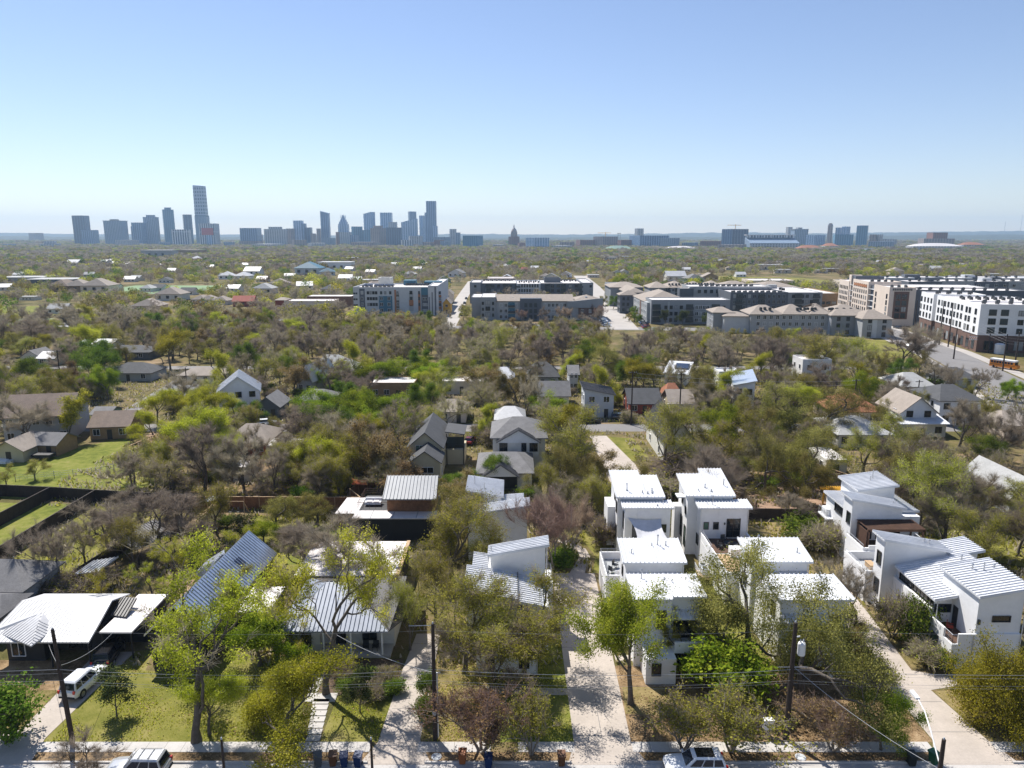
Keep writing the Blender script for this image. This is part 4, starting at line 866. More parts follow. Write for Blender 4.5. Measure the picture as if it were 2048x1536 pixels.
# ------------------------------------------------------------------ houses of the middle distance
def house(label, short, x, y, w, d, eave, rise, kind, wm, rm, rot=0.0, over=.5, wins=3, sp=None, chimney=None, floors=1, door=True, name='house', group=None, hip=None, cat='house', side=1, solar=None, z0=0.0):
    t = thing(name, label, cat, (x, y, 0), rad(rot), group); wl, rf = MB(), MB(); hx, hy = w / 2, d / 2
    if short: land(short, x, y)
    r = max(hx, hy) * (1 if rot else 0) or None
    foot(x - hx - .6, y - hy - .6, x + hx + .6, y + hy + .6)
    p0 = P(x - hx, y - hy, eave + rise * .8); p1 = P(x + hx, y - hy, 0.6 + eave * .4); PROT.append((p0[0], min(p0[1], P(x, y + hy, eave + rise)[1]), p1[0], P(x, y - hy, eave * .9)[1], y))
    if kind in ('gx', 'gy'): gable(wl, rf, -hx, -hy, hx, hy, eave, rise, kind[1], over, sp)
    elif kind == 'hx': gable(wl, rf, -hx, -hy, hx, hy, eave, rise, 'x', over, None, hip=hip or min(hy, hx * .8))
    elif kind == 'hy': gable(wl, rf, -hx, -hy, hx, hy, eave, rise, 'y', over, None, hip=hip or min(hx, hy * .8))
    elif kind == 'flat':
        wl.box(-hx, -hy, 0, hx, hy, eave + .25); rf.box(-hx + .2, -hy + .2, eave + .25, hx - .2, hy - .2, eave + .29)
        q = MB()
        for a in ((-hx, -hy, hx, -hy + .2), (-hx, hy - .2, hx, hy), (-hx, -hy + .2, -hx + .2, hy - .2), (hx - .2, -hy + .2, hx, hy - .2)): q.box(a[0], a[1], eave + .25, a[2], a[3], eave + .25 + max(.15, rise))
        obj('parapet', q, wm, t)
    else:                                              # shed roofs: 's' + low side
        e2 = eave + rise; zz = {'ss': (eave, eave, e2, e2), 'sn': (e2, e2, eave, eave), 'sw': (eave, e2, e2, eave), 'se': (e2, eave, eave, e2)}[kind]
        wl.wedge(-hx, -hy, hx, hy, 0, *(z - .15 for z in zz)); o = over
        c = [(-hx - o, -hy - o, zz[0]), (hx + o, -hy - o, zz[1]), (hx + o, hy + o, zz[2]), (-hx - o, hy + o, zz[3])]
        if kind in ('ss', 'sn'): rf.panel(*c, .16, sp)
        else: rf.panel(c[3], c[0], c[1], c[2], .16, sp)
    obj('wall', wl, wm, t); ro = obj('roof', rf, rm, t)
    if chimney:
        obj('chimney', MB().box(chimney[0] - .35, chimney[1] - .3, eave, chimney[0] + .35, chimney[1] + .3, eave + rise + .7), 'brick', ro)
    if solar: obj('solar_array', MB().panel(*solar, .06), 'solar', ro)
    for f in range(floors):
        z = .9 + f * 2.9; n = wins
        for k in range(n):
            a = -hx + w * (k + .5) / n
            if door and f == 0 and k == n // 2: obj('door', MB().box(a - .5, -hy - .05, 0, a + .5, -hy, 2.1), 'frame', t); continue
            window(t, 'S', a, z, min(1.3, w / n * .5), 1.3, -hy, 'wframe' if wm not in ('white', 'offwhite') else 'frame', mull=2)
        if side:
            s = 'W' if side > 0 else 'E'; at = -hx if side > 0 else hx
            for k in range(2): window(t, s, -hy + d * (k + .5) / 2, z, 1.0, 1.3, at, 'wframe', mull=1)
    return t
def hp(label, short, xl, xr, ye, eave, d, rise, kind, wm, rm, **k):      # from the photo columns of the front eave
    a, b = G(xl, ye, eave), G(xr, ye, eave); ov = k.get('over', .45); y = (a[1] + b[1]) / 2
    return house(label, short, (a[0] + b[0]) / 2, y + d / 2 + ov, max(2, b[0] - a[0] - 2 * ov), d, eave, rise, kind, wm, rm, **k)
# beige pair of gables
t = W_('beige board house with two stacked charcoal gables and a covered upstairs deck', -15, 130, 'the beige double gable house')
wl, rf = MB(), MB(); gable(wl, rf, -18.6, 125.2, -12.6, 139.6, 5.6, 2.6, 'y', .4); rf.panel((-12.6, 131.6, 6.5), (-8.9, 131.6, 6.0), (-8.9, 138.4, 6.0), (-12.6, 138.4, 6.5), .16)
gable(wl, rf, -17.6, 119.6, -12.4, 125.2, 4.5, 1.9, 'y', .35); wl.box(-12.6, 131.9, 0, -9.0, 138.2, 2.9)
obj('wall', wl, 'beige', t); obj('roof', rf, 'dshingle', t); foot(-19.5, 119, -8.5, 140)
window(t, 'S', -14.6, 2.4, 2.0, 1.0, 119.6, 'wframe', mull=2); window(t, 'S', -16.6, 4.2, 1.3, 1.5, 125.2, 'wframe', mull=2, gm='glassg'); window(t, 'S', -17.2, .6, .5, 1.8, 119.6, 'frame')
window(t, 'E', 122.4, 1.4, 1.0, 1.2, -12.4, 'wframe'); obj('balcony_recess_panel', MB().box(-12.55, 131.85, 3.2, -9.0, 131.9, 5.4), 'glassb', t)  # dark sheet painted for the shade inside the covered deck
for x in (-12.4, -9.2): obj('post', MB().box(x, 131.7, 0, x + .15, 131.85, 6), 'dwood', t)
rail(t, [(-12.5, 131.75, 2.95), (-9.0, 131.75, 2.95)], 1.0, 'dsteel', wires=3)
obj('lean_to_roof', MB().panel((-21.8, 118.0, 2.2), (-17.7, 119.6, 3.3), (-17.7, 124.8, 3.3), (-20.8, 124.5, 2.2), .1), 'dshingle', t)
# grey hip house with white front gables
t = W_('two storey pale brick house with grey metal hip roofs and white front gables', 2, 130, 'the pale brick two storey house')
wl, rf, gb = MB(), MB(), MB(); gable(wl, rf, -3.6, 130.5, 6.2, 142, 5.9, 2.4, 'x', .5, hip=4.2); gable(gb, rf, -2.6, 129.3, 5.0, 130.5, 5.3, 2.2, 'y', .3, zb=5.0, sp=.5); wl.box(-2.6, 129.3, 0, 5.0, 130.5, 5.0)
gable(wl, rf, -5.8, 118.2, 3.4, 129.3, 3.1, 1.9, 'x', .45, hip=3.0); gable(gb, rf, -4.8, 116.6, 1.0, 118.2, 2.9, 2.0, 'y', .3, zb=2.75, sp=.5)
obj('wall', wl, 'offwhite', t); obj('gable_wall', gb, 'white', t); obj('roof', rf, 'shingle', t); foot(-6, 116, 7, 142.5)
for x in (-4.8, .7): obj('post', MB().box(x, 116.8, 0, x + .2, 117, 2.8), 'black', t)
for a, ww in ((-1.6, 1.4), (2.2, .8), (4.0, 1.4)): window(t, 'S', a, 3.4, ww, 1.5, 129.3, mull=2)
obj('carport_shade_panel', MB().box(-4.6, 118.1, .05, .9, 118.2, 2.7), 'black', t)  # black panel painted as the shade under the carport gable
house('white two storey house with a dark ribbed roof and dormer, beside a pale drive', 'the white house with the dark ribbed roof', 31.5, 141, 5.5, 18, 5.2, 3.4, 'gy', 'offwhite', 'droof', sp=.5, wins=2, floors=2, door=False)
# left side
hp('two storey grey house with a large brown gable roof at the left edge', 'the brown gabled two storey house', -10, 118, 832, 5.8, 12, 3.4, 'gx', 'mgrey', 'bshingle', floors=2, wins=5, rot=12)
hp('tan brick house with a low brown hip roof above the long green field', 'the tan brick house', 168, 250, 852, 3.0, 9, 2.2, 'gx', 'tan', 'bshingle', wins=3, rot=8)
hp('low tan shed with a stained dark roof and clutter in front', 'the tan shed', 45, 118, 888, 2.6, 6, 1.5, 'gx', 'tan', 'shingle', wins=2, rot=-6, cat='shed')
hp('yellow tan shed cut by the left edge', 'the yellow tan shed', -22, 46, 900, 2.6, 7, 1.7, 'gy', 'beige', 'tshingle', wins=1, cat='shed')
hp('white two storey farmhouse with a bright ribbed metal gable and a lower wing', 'the white farmhouse', 420, 505, 783, 5.4, 9.5, 3.6, 'gy', 'white', 'wroof', wins=3, floors=2, sp=.6, rot=18)
hp('pale grey gable roofed house just left of the white farmhouse', 'the pale gable house', 326, 402, 796, 2.9, 7, 2.6, 'gx', 'lgrey', 'lshingle', wins=2)
hp('long low house with a brown shingle roof above the pale gable', 'the long brown roofed house', 350, 445, 750, 2.7, 9, 1.5, 'hx', 'offwhite', 'tshingle', wins=4)
hp('dark grey hip roofed house beyond the large green tree', 'the dark hip house', 205, 302, 745, 2.8, 10, 2.2, 'hx', 'mgrey', 'dshingle', wins=3)
hp('long two tier building with a white roof and blue-grey wall', 'the two tier white roofed building', 155, 224, 688, 4.6, 9, 1.2, 'gx', 'white', 'wroof', wins=3, floors=2, sp=1)
hp('dark bungalow with a white flat porch roof by the curving road', 'the dark bungalow', 196, 298, 704, 2.8, 11, 1.6, 'hx', 'dgrey', 'dshingle', wins=3)
hp('small pale gabled house left of the dark bungalow', 'the small pale gabled house', 176, 202, 698, 3.0, 7, 2.2, 'gy', 'lgrey', 'shingle', wins=1)
hp('low blue-grey flat roofed building beside the fenced court', 'the low blue-grey flat roof', 88, 165, 656, 2.8, 10, .2, 'flat', 'mgrey', 'mgrey', wins=3)
hp('pale gabled cottage behind the yellow tree at the left', 'the pale gabled cottage', 36, 82, 714, 2.9, 8, 2.2, 'gy', 'offwhite', 'shingle', wins=2)
hp('pale green house with a sagging white porch roof at the left', 'the pale green house', 70, 108, 716, 2.8, 8, 1.6, 'gx', 'green', 'wroof_old_shade', wins=2)
hp('house with a broad grey-brown hip roof right of the chartreuse trees', 'the broad grey-brown hip roof', 440, 536, 884, 2.9, 10, 2.4, 'hx', 'red', 'tshingle', wins=3)
hp('garage with a bright white flat roof among bare trees', 'the white flat garage roof', 526, 602, 896, 2.6, 5, .15, 'flat', 'offwhite', 'flatw', wins=2)
hp('small outbuilding with a white flat roof at the edge of the thicket', 'the small white roof by the thicket', 458, 500, 940, 2.3, 4, .15, 'flat', 'offwhite', 'flatw', wins=1, cat='shed')
hp('white-grey hip roofed house high among the bare trees', 'the white-grey hip house', 606, 702, 742, 3.2, 14, 3.8, 'hx', 'lgrey', 'lshingle', wins=3)
hp('grey board house with a steep gable and bright white roof', 'the grey steep gable house', 600, 640, 758, 4.0, 13, 3.6, 'gy', 'mgrey', 'wroof', wins=2, sp=.8, rot=-16)
hp('long white flat roofed warehouse behind the bright green trees', 'the long white flat roof', 735, 832, 770, 3.6, 9, .3, 'flat', 'tan', 'flatw', wins=4, cat='building')
hp('low white flat roofed building left of the shiny metal roof', 'the low white flat roof', 880, 966, 766, 3.2, 7, .2, 'flat', 'offwhite', 'flatw', wins=3, cat='building')
hp('small house with a shiny white metal hip roof', 'the shiny metal hip roof', 984, 1030, 756, 3.0, 8, 2.4, 'hx', 'lgrey', 'wroof', wins=2)
hp('charcoal hip roofed house with a two car garage facing the street', 'the charcoal hip house', 1050, 1120, 752, 3.2, 11, 3.2, 'hx', 'mgrey', 'dshingle', wins=3, side=-1)
hp('pale narrow two storey house right of the charcoal hip roof', 'the narrow pale house', 1136, 1160, 748, 5.0, 8, 1.8, 'gx', 'lgrey', 'shingle', wins=2, floors=2)
hp('grey asymmetrical gable roof below the charcoal hip house', 'the grey gable roof', 1074, 1142, 790, 3.0, 8, 2.8, 'gx', 'offwhite', 'shingle', wins=2)
hp('modern pale box house with a dark sloping shed roof', 'the pale shed roof house', 1166, 1232, 790, 5.6, 8, 1.6, 'se', 'lgrey', 'shingle', wins=2, floors=2, sp=.7)
hp('dark roofed red bungalow with a front gable and porch', 'the red bungalow', 1256, 1325, 806, 2.9, 10, 2.6, 'gx', 'red', 'dshingle', wins=3)
hp('house with a pale tan shingle gable behind the tall poles', 'the pale tan gable', 1338, 1392, 806, 3.0, 9, 2.4, 'gx', 'beige', 'tshingle', wins=2)
hp('small house with an orange tiled roof beside the pale tan gable', 'the small orange roof', 1330, 1368, 790, 3.0, 7, 2.4, 'hx', 'cream', 'tile', wins=2)
hp('white house with solar panels on a bright low roof', 'the solar roof house', 1342, 1392, 748, 3.4, 12, 1.6, 'ss', 'white', 'wroof', wins=2, rot=-20, solar=((-1, -2, 4.35), (3, -2, 4.35), (3, 3, 5.0), (-1, 3, 5.0)))
hp('modern white house of two boxes with a grey sloped wing', 'the modern white box house', 1484, 1530, 772, 6.0, 16, 1.4, 'sw', 'white', 'groof', wins=2, floors=2, rot=-14)
hp('flat white box wing with a dark opening left of the modern box house', 'the flat white wing', 1436, 1486, 748, 4.6, 6, .4, 'flat', 'white', 'wroof', wins=2)
hp('white stained box building with a stepped flat roof', 'the stained white box', 1604, 1668, 724, 6.2, 8, .5, 'flat', 'white', 'flatw', wins=2, floors=2, cat='building')
hp('house with a broad orange clay tile hip roof', 'the orange tile roof', 1668, 1768, 822, 3.2, 12, 2.8, 'hx', 'cream', 'tile', wins=3)
hp('light grey hip roofed ranch house with white walls', 'the light grey ranch house', 1676, 1790, 868, 3.0, 13, 2.2, 'hx', 'offwhite', 'lshingle', wins=4)
hp('white gabled house with a tan roof by the yellow tree', 'the white gabled house', 1800, 1880, 824, 5.0, 10, 3.2, 'gy', 'white', 'tshingle', wins=2, floors=2)
hp('low wing with a bright white metal roof below the white gabled house', 'the bright metal wing', 1800, 1900, 848, 3.0, 7, 1.4, 'ss', 'offwhite', 'wroof', wins=3, sp=.5)
hp('modern white stepped house with a dark hip roof', 'the modern stepped house', 1880, 1970, 800, 6.0, 12, 2.4, 'hx', 'white', 'dshingle', wins=3, floors=2)
hp('house with a mottled grey hip roof in front of the avenue', 'the mottled grey hip roof', 1804, 1876, 772, 3.2, 12, 2.6, 'hx', 'cream', 'lshingle', wins=3)
hp('dark roofed house below the bare trees at the right', 'the dark roof below the bare trees', 1890, 1960, 756, 3.0, 10, 2.2, 'hx', 'mgrey', 'dshingle', wins=2)
hp('small garden shed with a pale grey gabled roof and porch', 'the small garden shed', 1808, 1868, 906, 2.5, 5.5, 1.6, 'gx', 'lgrey', 'lshingle', wins=1, cat='shed')
hp('open shelter with a bright white flat roof behind the oaks', 'the white shelter roof', 1650, 1702, 926, 2.5, 8, .2, 'flat', 'offwhite', 'flatw', wins=1, cat='shelter')
hp('house with a pale grey roof cut by the right edge', 'the pale roof at the right edge', 2020, 2100, 992, 3.2, 12, 2.6, 'gy', 'lgrey', 'lshingle', wins=1)
hp('house with a tan roof at the right edge above the dark thicket', 'the tan roof at the right edge', 2010, 2080, 850, 3.0, 10, 2.0, 'hx', 'cream', 'tshingle', wins=1)
hp('small white house between bare trees at the middle', 'the small white house', 988, 1052, 838, 3.0, 9, 1.8, 'hx', 'offwhite', 'wroof_old_shade', wins=2)
hp('grey roofed house hidden among the bright green trees', 'the hidden grey roof', 700, 752, 858, 2.8, 8, 2.0, 'hx', 'offwhite', 'tshingle', wins=2)
hp('pale brown roofed house behind the bare purple trees', 'the pale brown roof', 870, 935, 822, 2.9, 9, 1.8, 'hx', 'cream', 'tshingle', wins=2)
hp('grey low roofed house beside the grey-white steep gable', 'the grey low roof', 592, 664, 800, 2.8, 9, 1.8, 'hx', 'mgrey', 'shingle', wins=3)
hp('dark house with a steep roof among the left bare trees', 'the dark steep roof', 505, 560, 812, 3.0, 8, 2.2, 'gy', 'dgrey', 'shingle', wins=2)
hp('green painted shed behind the tan brick house', 'the green shed', 176, 218, 828, 2.6, 6, 1.0, 'gx', 'green', 'shingle', wins=2, cat='shed')
hp('small white shed roof in front of the coloured apartment block', 'the small white shed', 546, 574, 644, 3.2, 8, .3, 'flat', 'lgrey', 'flatw', wins=1, cat='shed')
# long low school-like building and its white slab roof
hp('long low pale building with ribbon windows left of the coloured apartment block', 'the long low pale building', 566, 668, 604, 5.0, 14, .4, 'flat', 'cream', 'flatw', wins=7, cat='building')
hp('open shelter under a long thin white slab roof beside the coloured block', 'the thin white slab roof', 612, 704, 594, 6.0, 12, .2, 'flat', 'brick', 'flatw', wins=3, cat='building')
hp('red brick house left of the long low pale building', 'the red brick house', 548, 572, 600, 6.0, 10, 1.2, 'hx', 'red', 'tshingle', wins=1)
hp('small yellow house beside the street near the coloured block', 'the yellow house', 884, 902, 606, 6.0, 12, 2.4, 'gy', 'yellow', 'tshingle', wins=1, floors=2)
hp('tan roofed house behind the yellow house', 'the tan house behind the yellow one', 886, 906, 588, 6.0, 14, 2.6, 'gy', 'cream', 'tshingle', wins=1, floors=2)
# ------------------------------------------------------------------ apartment blocks
WINM = {}; RW = random.Random(4)
def winmesh(w, h, fm, gm, style=2):
    k = (round(w, 2), round(h, 2), fm, gm, style)
    if k in WINM: return WINM[k]
    mb = MB(); mb.box(-w / 2, -.06, 0, w / 2, .02, h); mb.cur = 1; t = .1
    mb.box(-w / 2 - t, -.1, -t, w / 2 + t, .02, 0); mb.box(-w / 2 - t, -.1, h, w / 2 + t, .02, h + t)
    mb.box(-w / 2 - t, -.1, 0, -w / 2, .02, h); mb.box(w / 2, -.1, 0, w / 2 + t, .02, h)
    for i in range(1, style): x = -w / 2 + w * i / style; mb.box(x - .06, -.09, 0, x + .06, .02, h)
    WINM[k] = mb.mesh('window', [gm, fm]); return WINM[k]
UNITM = None
def unitmesh():
    global UNITM
    if UNITM is None:
        mb = MB(); mb.box(-.55, -.55, .15, .55, .55, 1.15); mb.lathe([(.4, 1.15), (.42, 1.25), (.2, 1.27)], n=8); mb.box(-.5, -.5, 0, -.35, .5, .15); mb.box(.35, -.5, 0, .5, .5, .15)
        UNITM = mb.mesh('rooftop_unit', 'dsteel')
    return UNITM
class APT:
    def __init__(s, label, short, x, y, rot=0.0):
        s.t = thing('apartment_building', label, 'apartment building', (x, y, 0), rad(rot), 'apartment buildings beyond the trees'); land(short, x, y); s.n = 0; s.x, s.y, s.rot = x, y, rad(rot)
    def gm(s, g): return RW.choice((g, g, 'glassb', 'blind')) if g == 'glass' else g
    def wpos(s, x, y):
        c, n = math.cos(s.rot), math.sin(s.rot); return (s.x + x * c - y * n, s.y + x * n + y * c)
    def block(s, x0, y0, x1, y1, h, m, z0=0, roof='flatw', par=.7, name='wall'):
        obj(name, MB().box(x0, y0, z0, x1, y1, h), m, s.t)
        if roof:
            obj('roof', MB().box(x0 + .4, y0 + .4, h, x1 - .4, y1 - .4, h + .12), roof, s.t)
            p = MB()
            for a in ((x0, y0, x1, y0 + .4), (x0, y1 - .4, x1, y1), (x0, y0 + .4, x0 + .4, y1 - .4), (x1 - .4, y0 + .4, x1, y1 - .4)): p.box(a[0], a[1], h, a[2], a[3], h + par)
            obj('parapet', p, m, s.t)
        a, b = s.wpos(x0, y0), s.wpos(x1, y1); c, d = s.wpos(x1, y0), s.wpos(x0, y1)
        xs = [q[0] for q in (a, b, c, d)]; ys = [q[1] for q in (a, b, c, d)]; foot(min(xs) - 2, min(ys) - 3, max(xs) + 2, max(ys) + 2)
    def panelS(s, x0, x1, z0, z1, y, m, d=.12): obj('facade_panel', MB().box(x0, y - d, z0, x1, y, z1), m, s.t)
    def panelW(s, y0, y1, z0, z1, x, m, d=.12): obj('facade_panel', MB().box(x - d, y0, z0, x, y1, z1), m, s.t)
    def winS(s, xs, zs, y, w=1.6, h=1.6, fm='frame', gm='glass', style=2, skip=()):
        for i, x in enumerate(xs):
            for j, z in enumerate(zs):
                if (i, j) in skip: continue
                obj('window', winmesh(w, h, fm, s.gm(gm), style), None, s.t, loc=(x, y, z)); s.n += 1
    def winW(s, ys, zs, x, w=1.6, h=1.6, fm='frame', gm='glass', style=2):
        for y in ys:
            for z in zs: obj('window', winmesh(w, h, fm, s.gm(gm), style), None, s.t, loc=(x, y, z), rot=-math.pi / 2); s.n += 1
    def balc(s, x0, x1, zs, y, face='S', h=2.3, m='glassb'):
        for z in zs:
            if face == 'S': mb = MB().box(x0, y - .1, z, x1, y, z + h); r = MB().box(x0 - .1, y - .9, z - .25, x1 + .1, y - .1, z - .05).box(x0 - .1, y - .9, z - .05, x1 + .1, y - .84, z + .9)
            else: mb = MB().box(y - .1, x0, z, y, x1, z + h); r = MB().box(y - .9, x0 - .1, z - .25, y - .1, x1 + .1, z - .05).box(y - .9, x0 - .1, z - .05, y - .84, x1 + .1, z + .9)
            b = obj('balcony', r, 'dsteel', s.t); obj('balcony_recess_panel', mb, m, b)  # flat panel, dark by default, painted as the shaded recess; nothing is cut
    def units(s, x0, x1, y, h, n, dy=0):
        for k in range(n): obj('rooftop_unit', unitmesh(), None, s.t, loc=(x0 + (x1 - x0) * k / max(1, n - 1), y + dy * (k % 2), h))
    def hiproof(s, x0, y0, x1, y1, e, rise, m='tshingle', ax='x', hip=None, over=.6):
        rf = MB(); gable(MB(), rf, x0, y0, x1, y1, e, rise, ax, over, hip=hip or min(x1 - x0, y1 - y0) * .45, th=.3); obj('roof', rf, m, s.t)
FL = lambda n, z0=1.2, h=3.1: [z0 + h * k for k in range(n)]
def ss(a, b, n): return [a + (b - a) * (k + .5) / n for k in range(n)]
# 1 coloured block
X0 = XA(707, 400, 7); a = APT('white apartment block with teal, orange and charcoal panels', 'the coloured apartment block', X0, 400)
W1 = XA(858, 400, 7) - X0; hh = 14.2
a.block(0, 0, W1, 34, hh, 'lgrey', par=.9); a.block(W1, -4, W1 + 5.4, 62, 15.6, 'lgrey', par=.5)
a.block(2, 34, 14, 44, hh + .5, 'cream', roof='flatw'); a.block(10, 22, 17, 32, hh + 4, 'offwhite', z0=hh + .12)
a.panelS(3.4, 6.4, 0, hh, 0, 'dgrey'); a.panelS(14, 21.4, 0, 10.2, 0, 'teal'); a.panelS(22.6, 23.6, 0, hh - .6, 0, 'orange'); a.panelS(23.6, 25.2, 0, 12, 0, 'cargrey')
a.panelS(30.6, 33, 2, 12, 0, 'mgrey'); a.panelS(30.6, 33, 5, 8, -.13, 'orange'); a.panelS(35.6, 36.9, 0, 11.6, 0, 'orange'); a.panelS(37.4, 41.3, 0, hh + .6, 0, 'dgrey'); a.panelS(37.4, 41.3, 10.8, hh + .7, -.13, 'teal')
for k in range(3): a.panelS(46.4, 48.4, 2.9 + 3.2 * k, 4.4 + 3.2 * k, 0, 'orange')
a.panelS(W1 + .4, W1 + .9, 0, 10, -4, 'dgrey'); a.panelS(W1 + 2, W1 + 2.5, 0, 12.6, -4, 'dgrey'); a.panelS(W1 + 3.6, W1 + 4.4, 0, 15.4, -4, 'dgrey')
zz = FL(4, 1.6, 3.2)
a.winS([4.9], zz, -.12, 1.2, 1.6, 'wframe'); a.winS(ss(7.4, 13.4, 4), zz[1:], 0, 1.1, 1.5); a.winS([.6, 1.8], zz[1:], 0, .8, .8); a.winS([15.4, 19.6], zz[:3], -.12, 1.6, 1.7, 'wframe'); a.winS([15.4, 17.6, 20.4], zz[3:], 0, 1.1, 1.5)
a.winS([24.4], zz, -.12, 1.1, 1.7, 'wframe'); a.winS([31.8], zz[1:], -.14, 1.4, 1.7); a.winS([36.2], zz[1:], -.13, .7, 1.6); a.winS([39.4], zz, -.14, 2.4, 1.3, 'wframe', style=3); a.winS([42.6, 44.0], zz, 0, .9, 1.0); a.winS([47.4], zz, -.12, 1.5, 1.5, style=3)
a.units(4, 20, 8, hh + .12, 14, 3); a.units(26, W1 - 3, 24, hh + .12, 16, 2)
for k in range(3): obj('solar_array', MB().panel((3 + k * 6, 14, hh + .5), (8 + k * 6, 14, hh + .5), (8 + k * 6, 17, hh + 1.4), (3 + k * 6, 17, hh + 1.4), .1), 'solar', a.t)
obj('stair_tower', MB().box(24, 26, hh + .12, 31, 33, hh + 3).box(36, 26, hh + .12, 46, 33, hh + 2.4), 'teal', a.t)
# 2 dark block with white middle
Y = 468; X0 = XA(946, Y, 8); a = APT('long dark grey apartment block with a white middle section and crowded white roof', 'the dark block with the white middle', X0, Y); W1 = XA(1186, Y, 8) - X0; hh = 12.2
c0, c1 = XA(1033, Y, 8) - X0, XA(1081, Y, 8) - X0
a.block(0, 0, c0, 40, hh, 'dgrey'); a.block(c0, -.6, c1, 40, hh - .3, 'lgrey'); a.block(c1, 0, W1 - 7, 40, hh, 'dgrey'); a.block(W1 - 7, -.8, W1, 46, hh + .4, 'grey'); a.block(-2, -.8, 5, 30, hh + .6, 'grey')
a.block(8, 40, 26, 60, hh + 1, 'cream'); a.block(c1 + 3, 14, W1 - 20, 22, hh + 2.6, 'dgrey', z0=hh + .15)
zz = FL(4, 1.3, 3.0)
a.winS(ss(c0 + 1, c1 - 1, 8), zz, -.6, .95, 1.9, style=1); a.winS(ss(7, c0 - 2, 5), zz, 0, 1.7, 1.6, 'frame'); a.winS(ss(c1 + 2, W1 - 9, 6), zz, 0, 1.7, 1.6); a.winS([1.5, W1 - 1.6], zz, -.8, 1.3, 1.4)
for x in (8.5, 19.5, 27): a.balc(x, x + 3.2, zz[1:], 0)
for x in (c1 + 3, c1 + 13, c1 + 24): a.balc(x, x + 3.2, zz[1:], 0)
a.units(c0 + 2, c1 - 1, 12, hh + .1, 9, 6); a.units(W1 - 24, W1 - 9, 26, hh + .12, 9, 5); a.units(6, c0 - 3, 30, hh + .12, 14, 4)
# 3 grey block with brown roof
Y = 372; X0 = XA(962, Y, 5); a = APT('grey apartment block with a long brown shingle roof and dark centre bay', 'the grey block with the long brown roof', X0, Y); W1 = XA(1204, Y, 5) - X0; hh = 9.8
a.block(0, 0, 7.5, 26, 11.6, 'grey', roof='flatw', par=.3); a.block(7.5, 1.5, W1 - 15, 20, hh, 'mgrey', roof=None); a.block(-5.5, 12, 0, 34, 10.6, 'grey', par=.3)
a.block(20, .2, 31, 10, hh + 1.2, 'dgrey', roof='dgrey', par=.2); a.block(W1 - 15, 1, W1, 22, hh - .3, 'mgrey', roof=None)
a.hiproof(7.6, 1.5, W1 - 15, 20, hh + .2, 2.6, hip=.02); a.hiproof(W1 - 14, 4, W1, 22, hh + .1, 2.4, hip=8)
obj('facade_panel', MB().wedge(W1 - 18, .2, W1 + .4, 1.0, 6.4, 9.4, 11.4, 11.4, 9.4), 'grey', a.t); obj('porch_shade_panel', MB().box(W1 - 12, .6, 2, W1 - 3, .98, 6.2), 'brick', a.t)  # last panel is coloured brown to paint the shade inside the porch
a.winS([3.5], FL(3, 2, 3), 0, 2.2, 2.0, 'frame'); a.winS([1.0, 6.2], FL(3, 2, 3), 0, .9, 1.4); zz = FL(3, .8, 3)
a.winS(ss(9, 19, 4), zz, 1.5, 1.4, 1.7, 'wframe'); a.winS(ss(32, W1 - 16, 7), zz, 1.5, 1.4, 1.7, 'wframe'); a.balc(14, 17.5, zz, 1.5, m='teal'); a.winS([23, 25.5, 28], zz, .2, 1.3, 1.9, gm='glassb'); a.winS([W1 - 10, W1 - 6, W1 - 1.5], zz[:2], .6, 1.2, 1.8, 'wframe')
obj('roof_vent', MB().box(16, 6, 10.6, 16.6, 6.6, 11.4).box(44, 6, 10.4, 44.6, 6.6, 11.2).box(W1 - 8, 8, 10.4, W1 - 7, 9, 11.6), 'lgrey', a.t)
# 4 grey complex at the street corner
Y = 356; X0 = XA(1302, Y, 5); a = APT('grey corner apartment complex with a pale hip roof and long side along the parking street', 'the grey corner complex', X0, Y); W1 = XA(1459, Y, 5) - X0; hh = 11.4
a.block(0, 0, W1, 16, hh, 'grey', roof='flatw', par=.5); a.block(-1.4, 4, 0, 44, 10.2, 'mgrey', roof=None); a.block(0, 16, 18, 46, 10.2, 'mgrey', roof=None); a.hiproof(-1, 13, 22, 46, 10.4, 4.2, 'tshingle', 'y')
a.block(-2.4, 62, 8, 100, 11, 'grey', roof=None); a.hiproof(-2.4, 62, 8, 100, 11, 2.2, 'tshingle', 'y'); a.block(-8, 50, 2, 60, 10.6, 'dgrey', roof=None); a.hiproof(-8, 50, 2, 60, 10.6, 2.2, 'tshingle', 'y')
a.block(-4, 118, 4, 150, 11, 'grey', roof='shingle', par=.3); a.block(-2.5, 108, 8, 118, 10, 'brick', roof='shingle', par=.3)
zz = FL(3, 1.2, 3.1)
a.balc(.6, 4.6, zz, 0); a.balc(17, 20.6, zz, 0); a.balc(W1 - 9, W1 - 5, zz, 0); a.winS(ss(6, 16, 4), zz, 0, 1.4, 1.6); a.winS(ss(21.5, W1 - 10, 4), zz, 0, 1.5, 1.6, 'wframe'); a.winS([W1 - 3], zz, 0, 1.3, 1.5)
a.winW(ss(5, 43, 10), zz, -1.4, 1.3, 1.6, 'wframe'); a.winW(ss(63, 99, 7), zz, -2.4, 1.3, 1.6); a.winW(ss(51, 59, 3), zz, -8, 1.2, 1.6); a.winS([-6, -3.5], zz, 50, 1.2, 1.6)
a.panelW(20, 24, 0, 10, -1.4, 'brick'); a.panelS(8, 9, 0, 11, 0, 'mgrey')
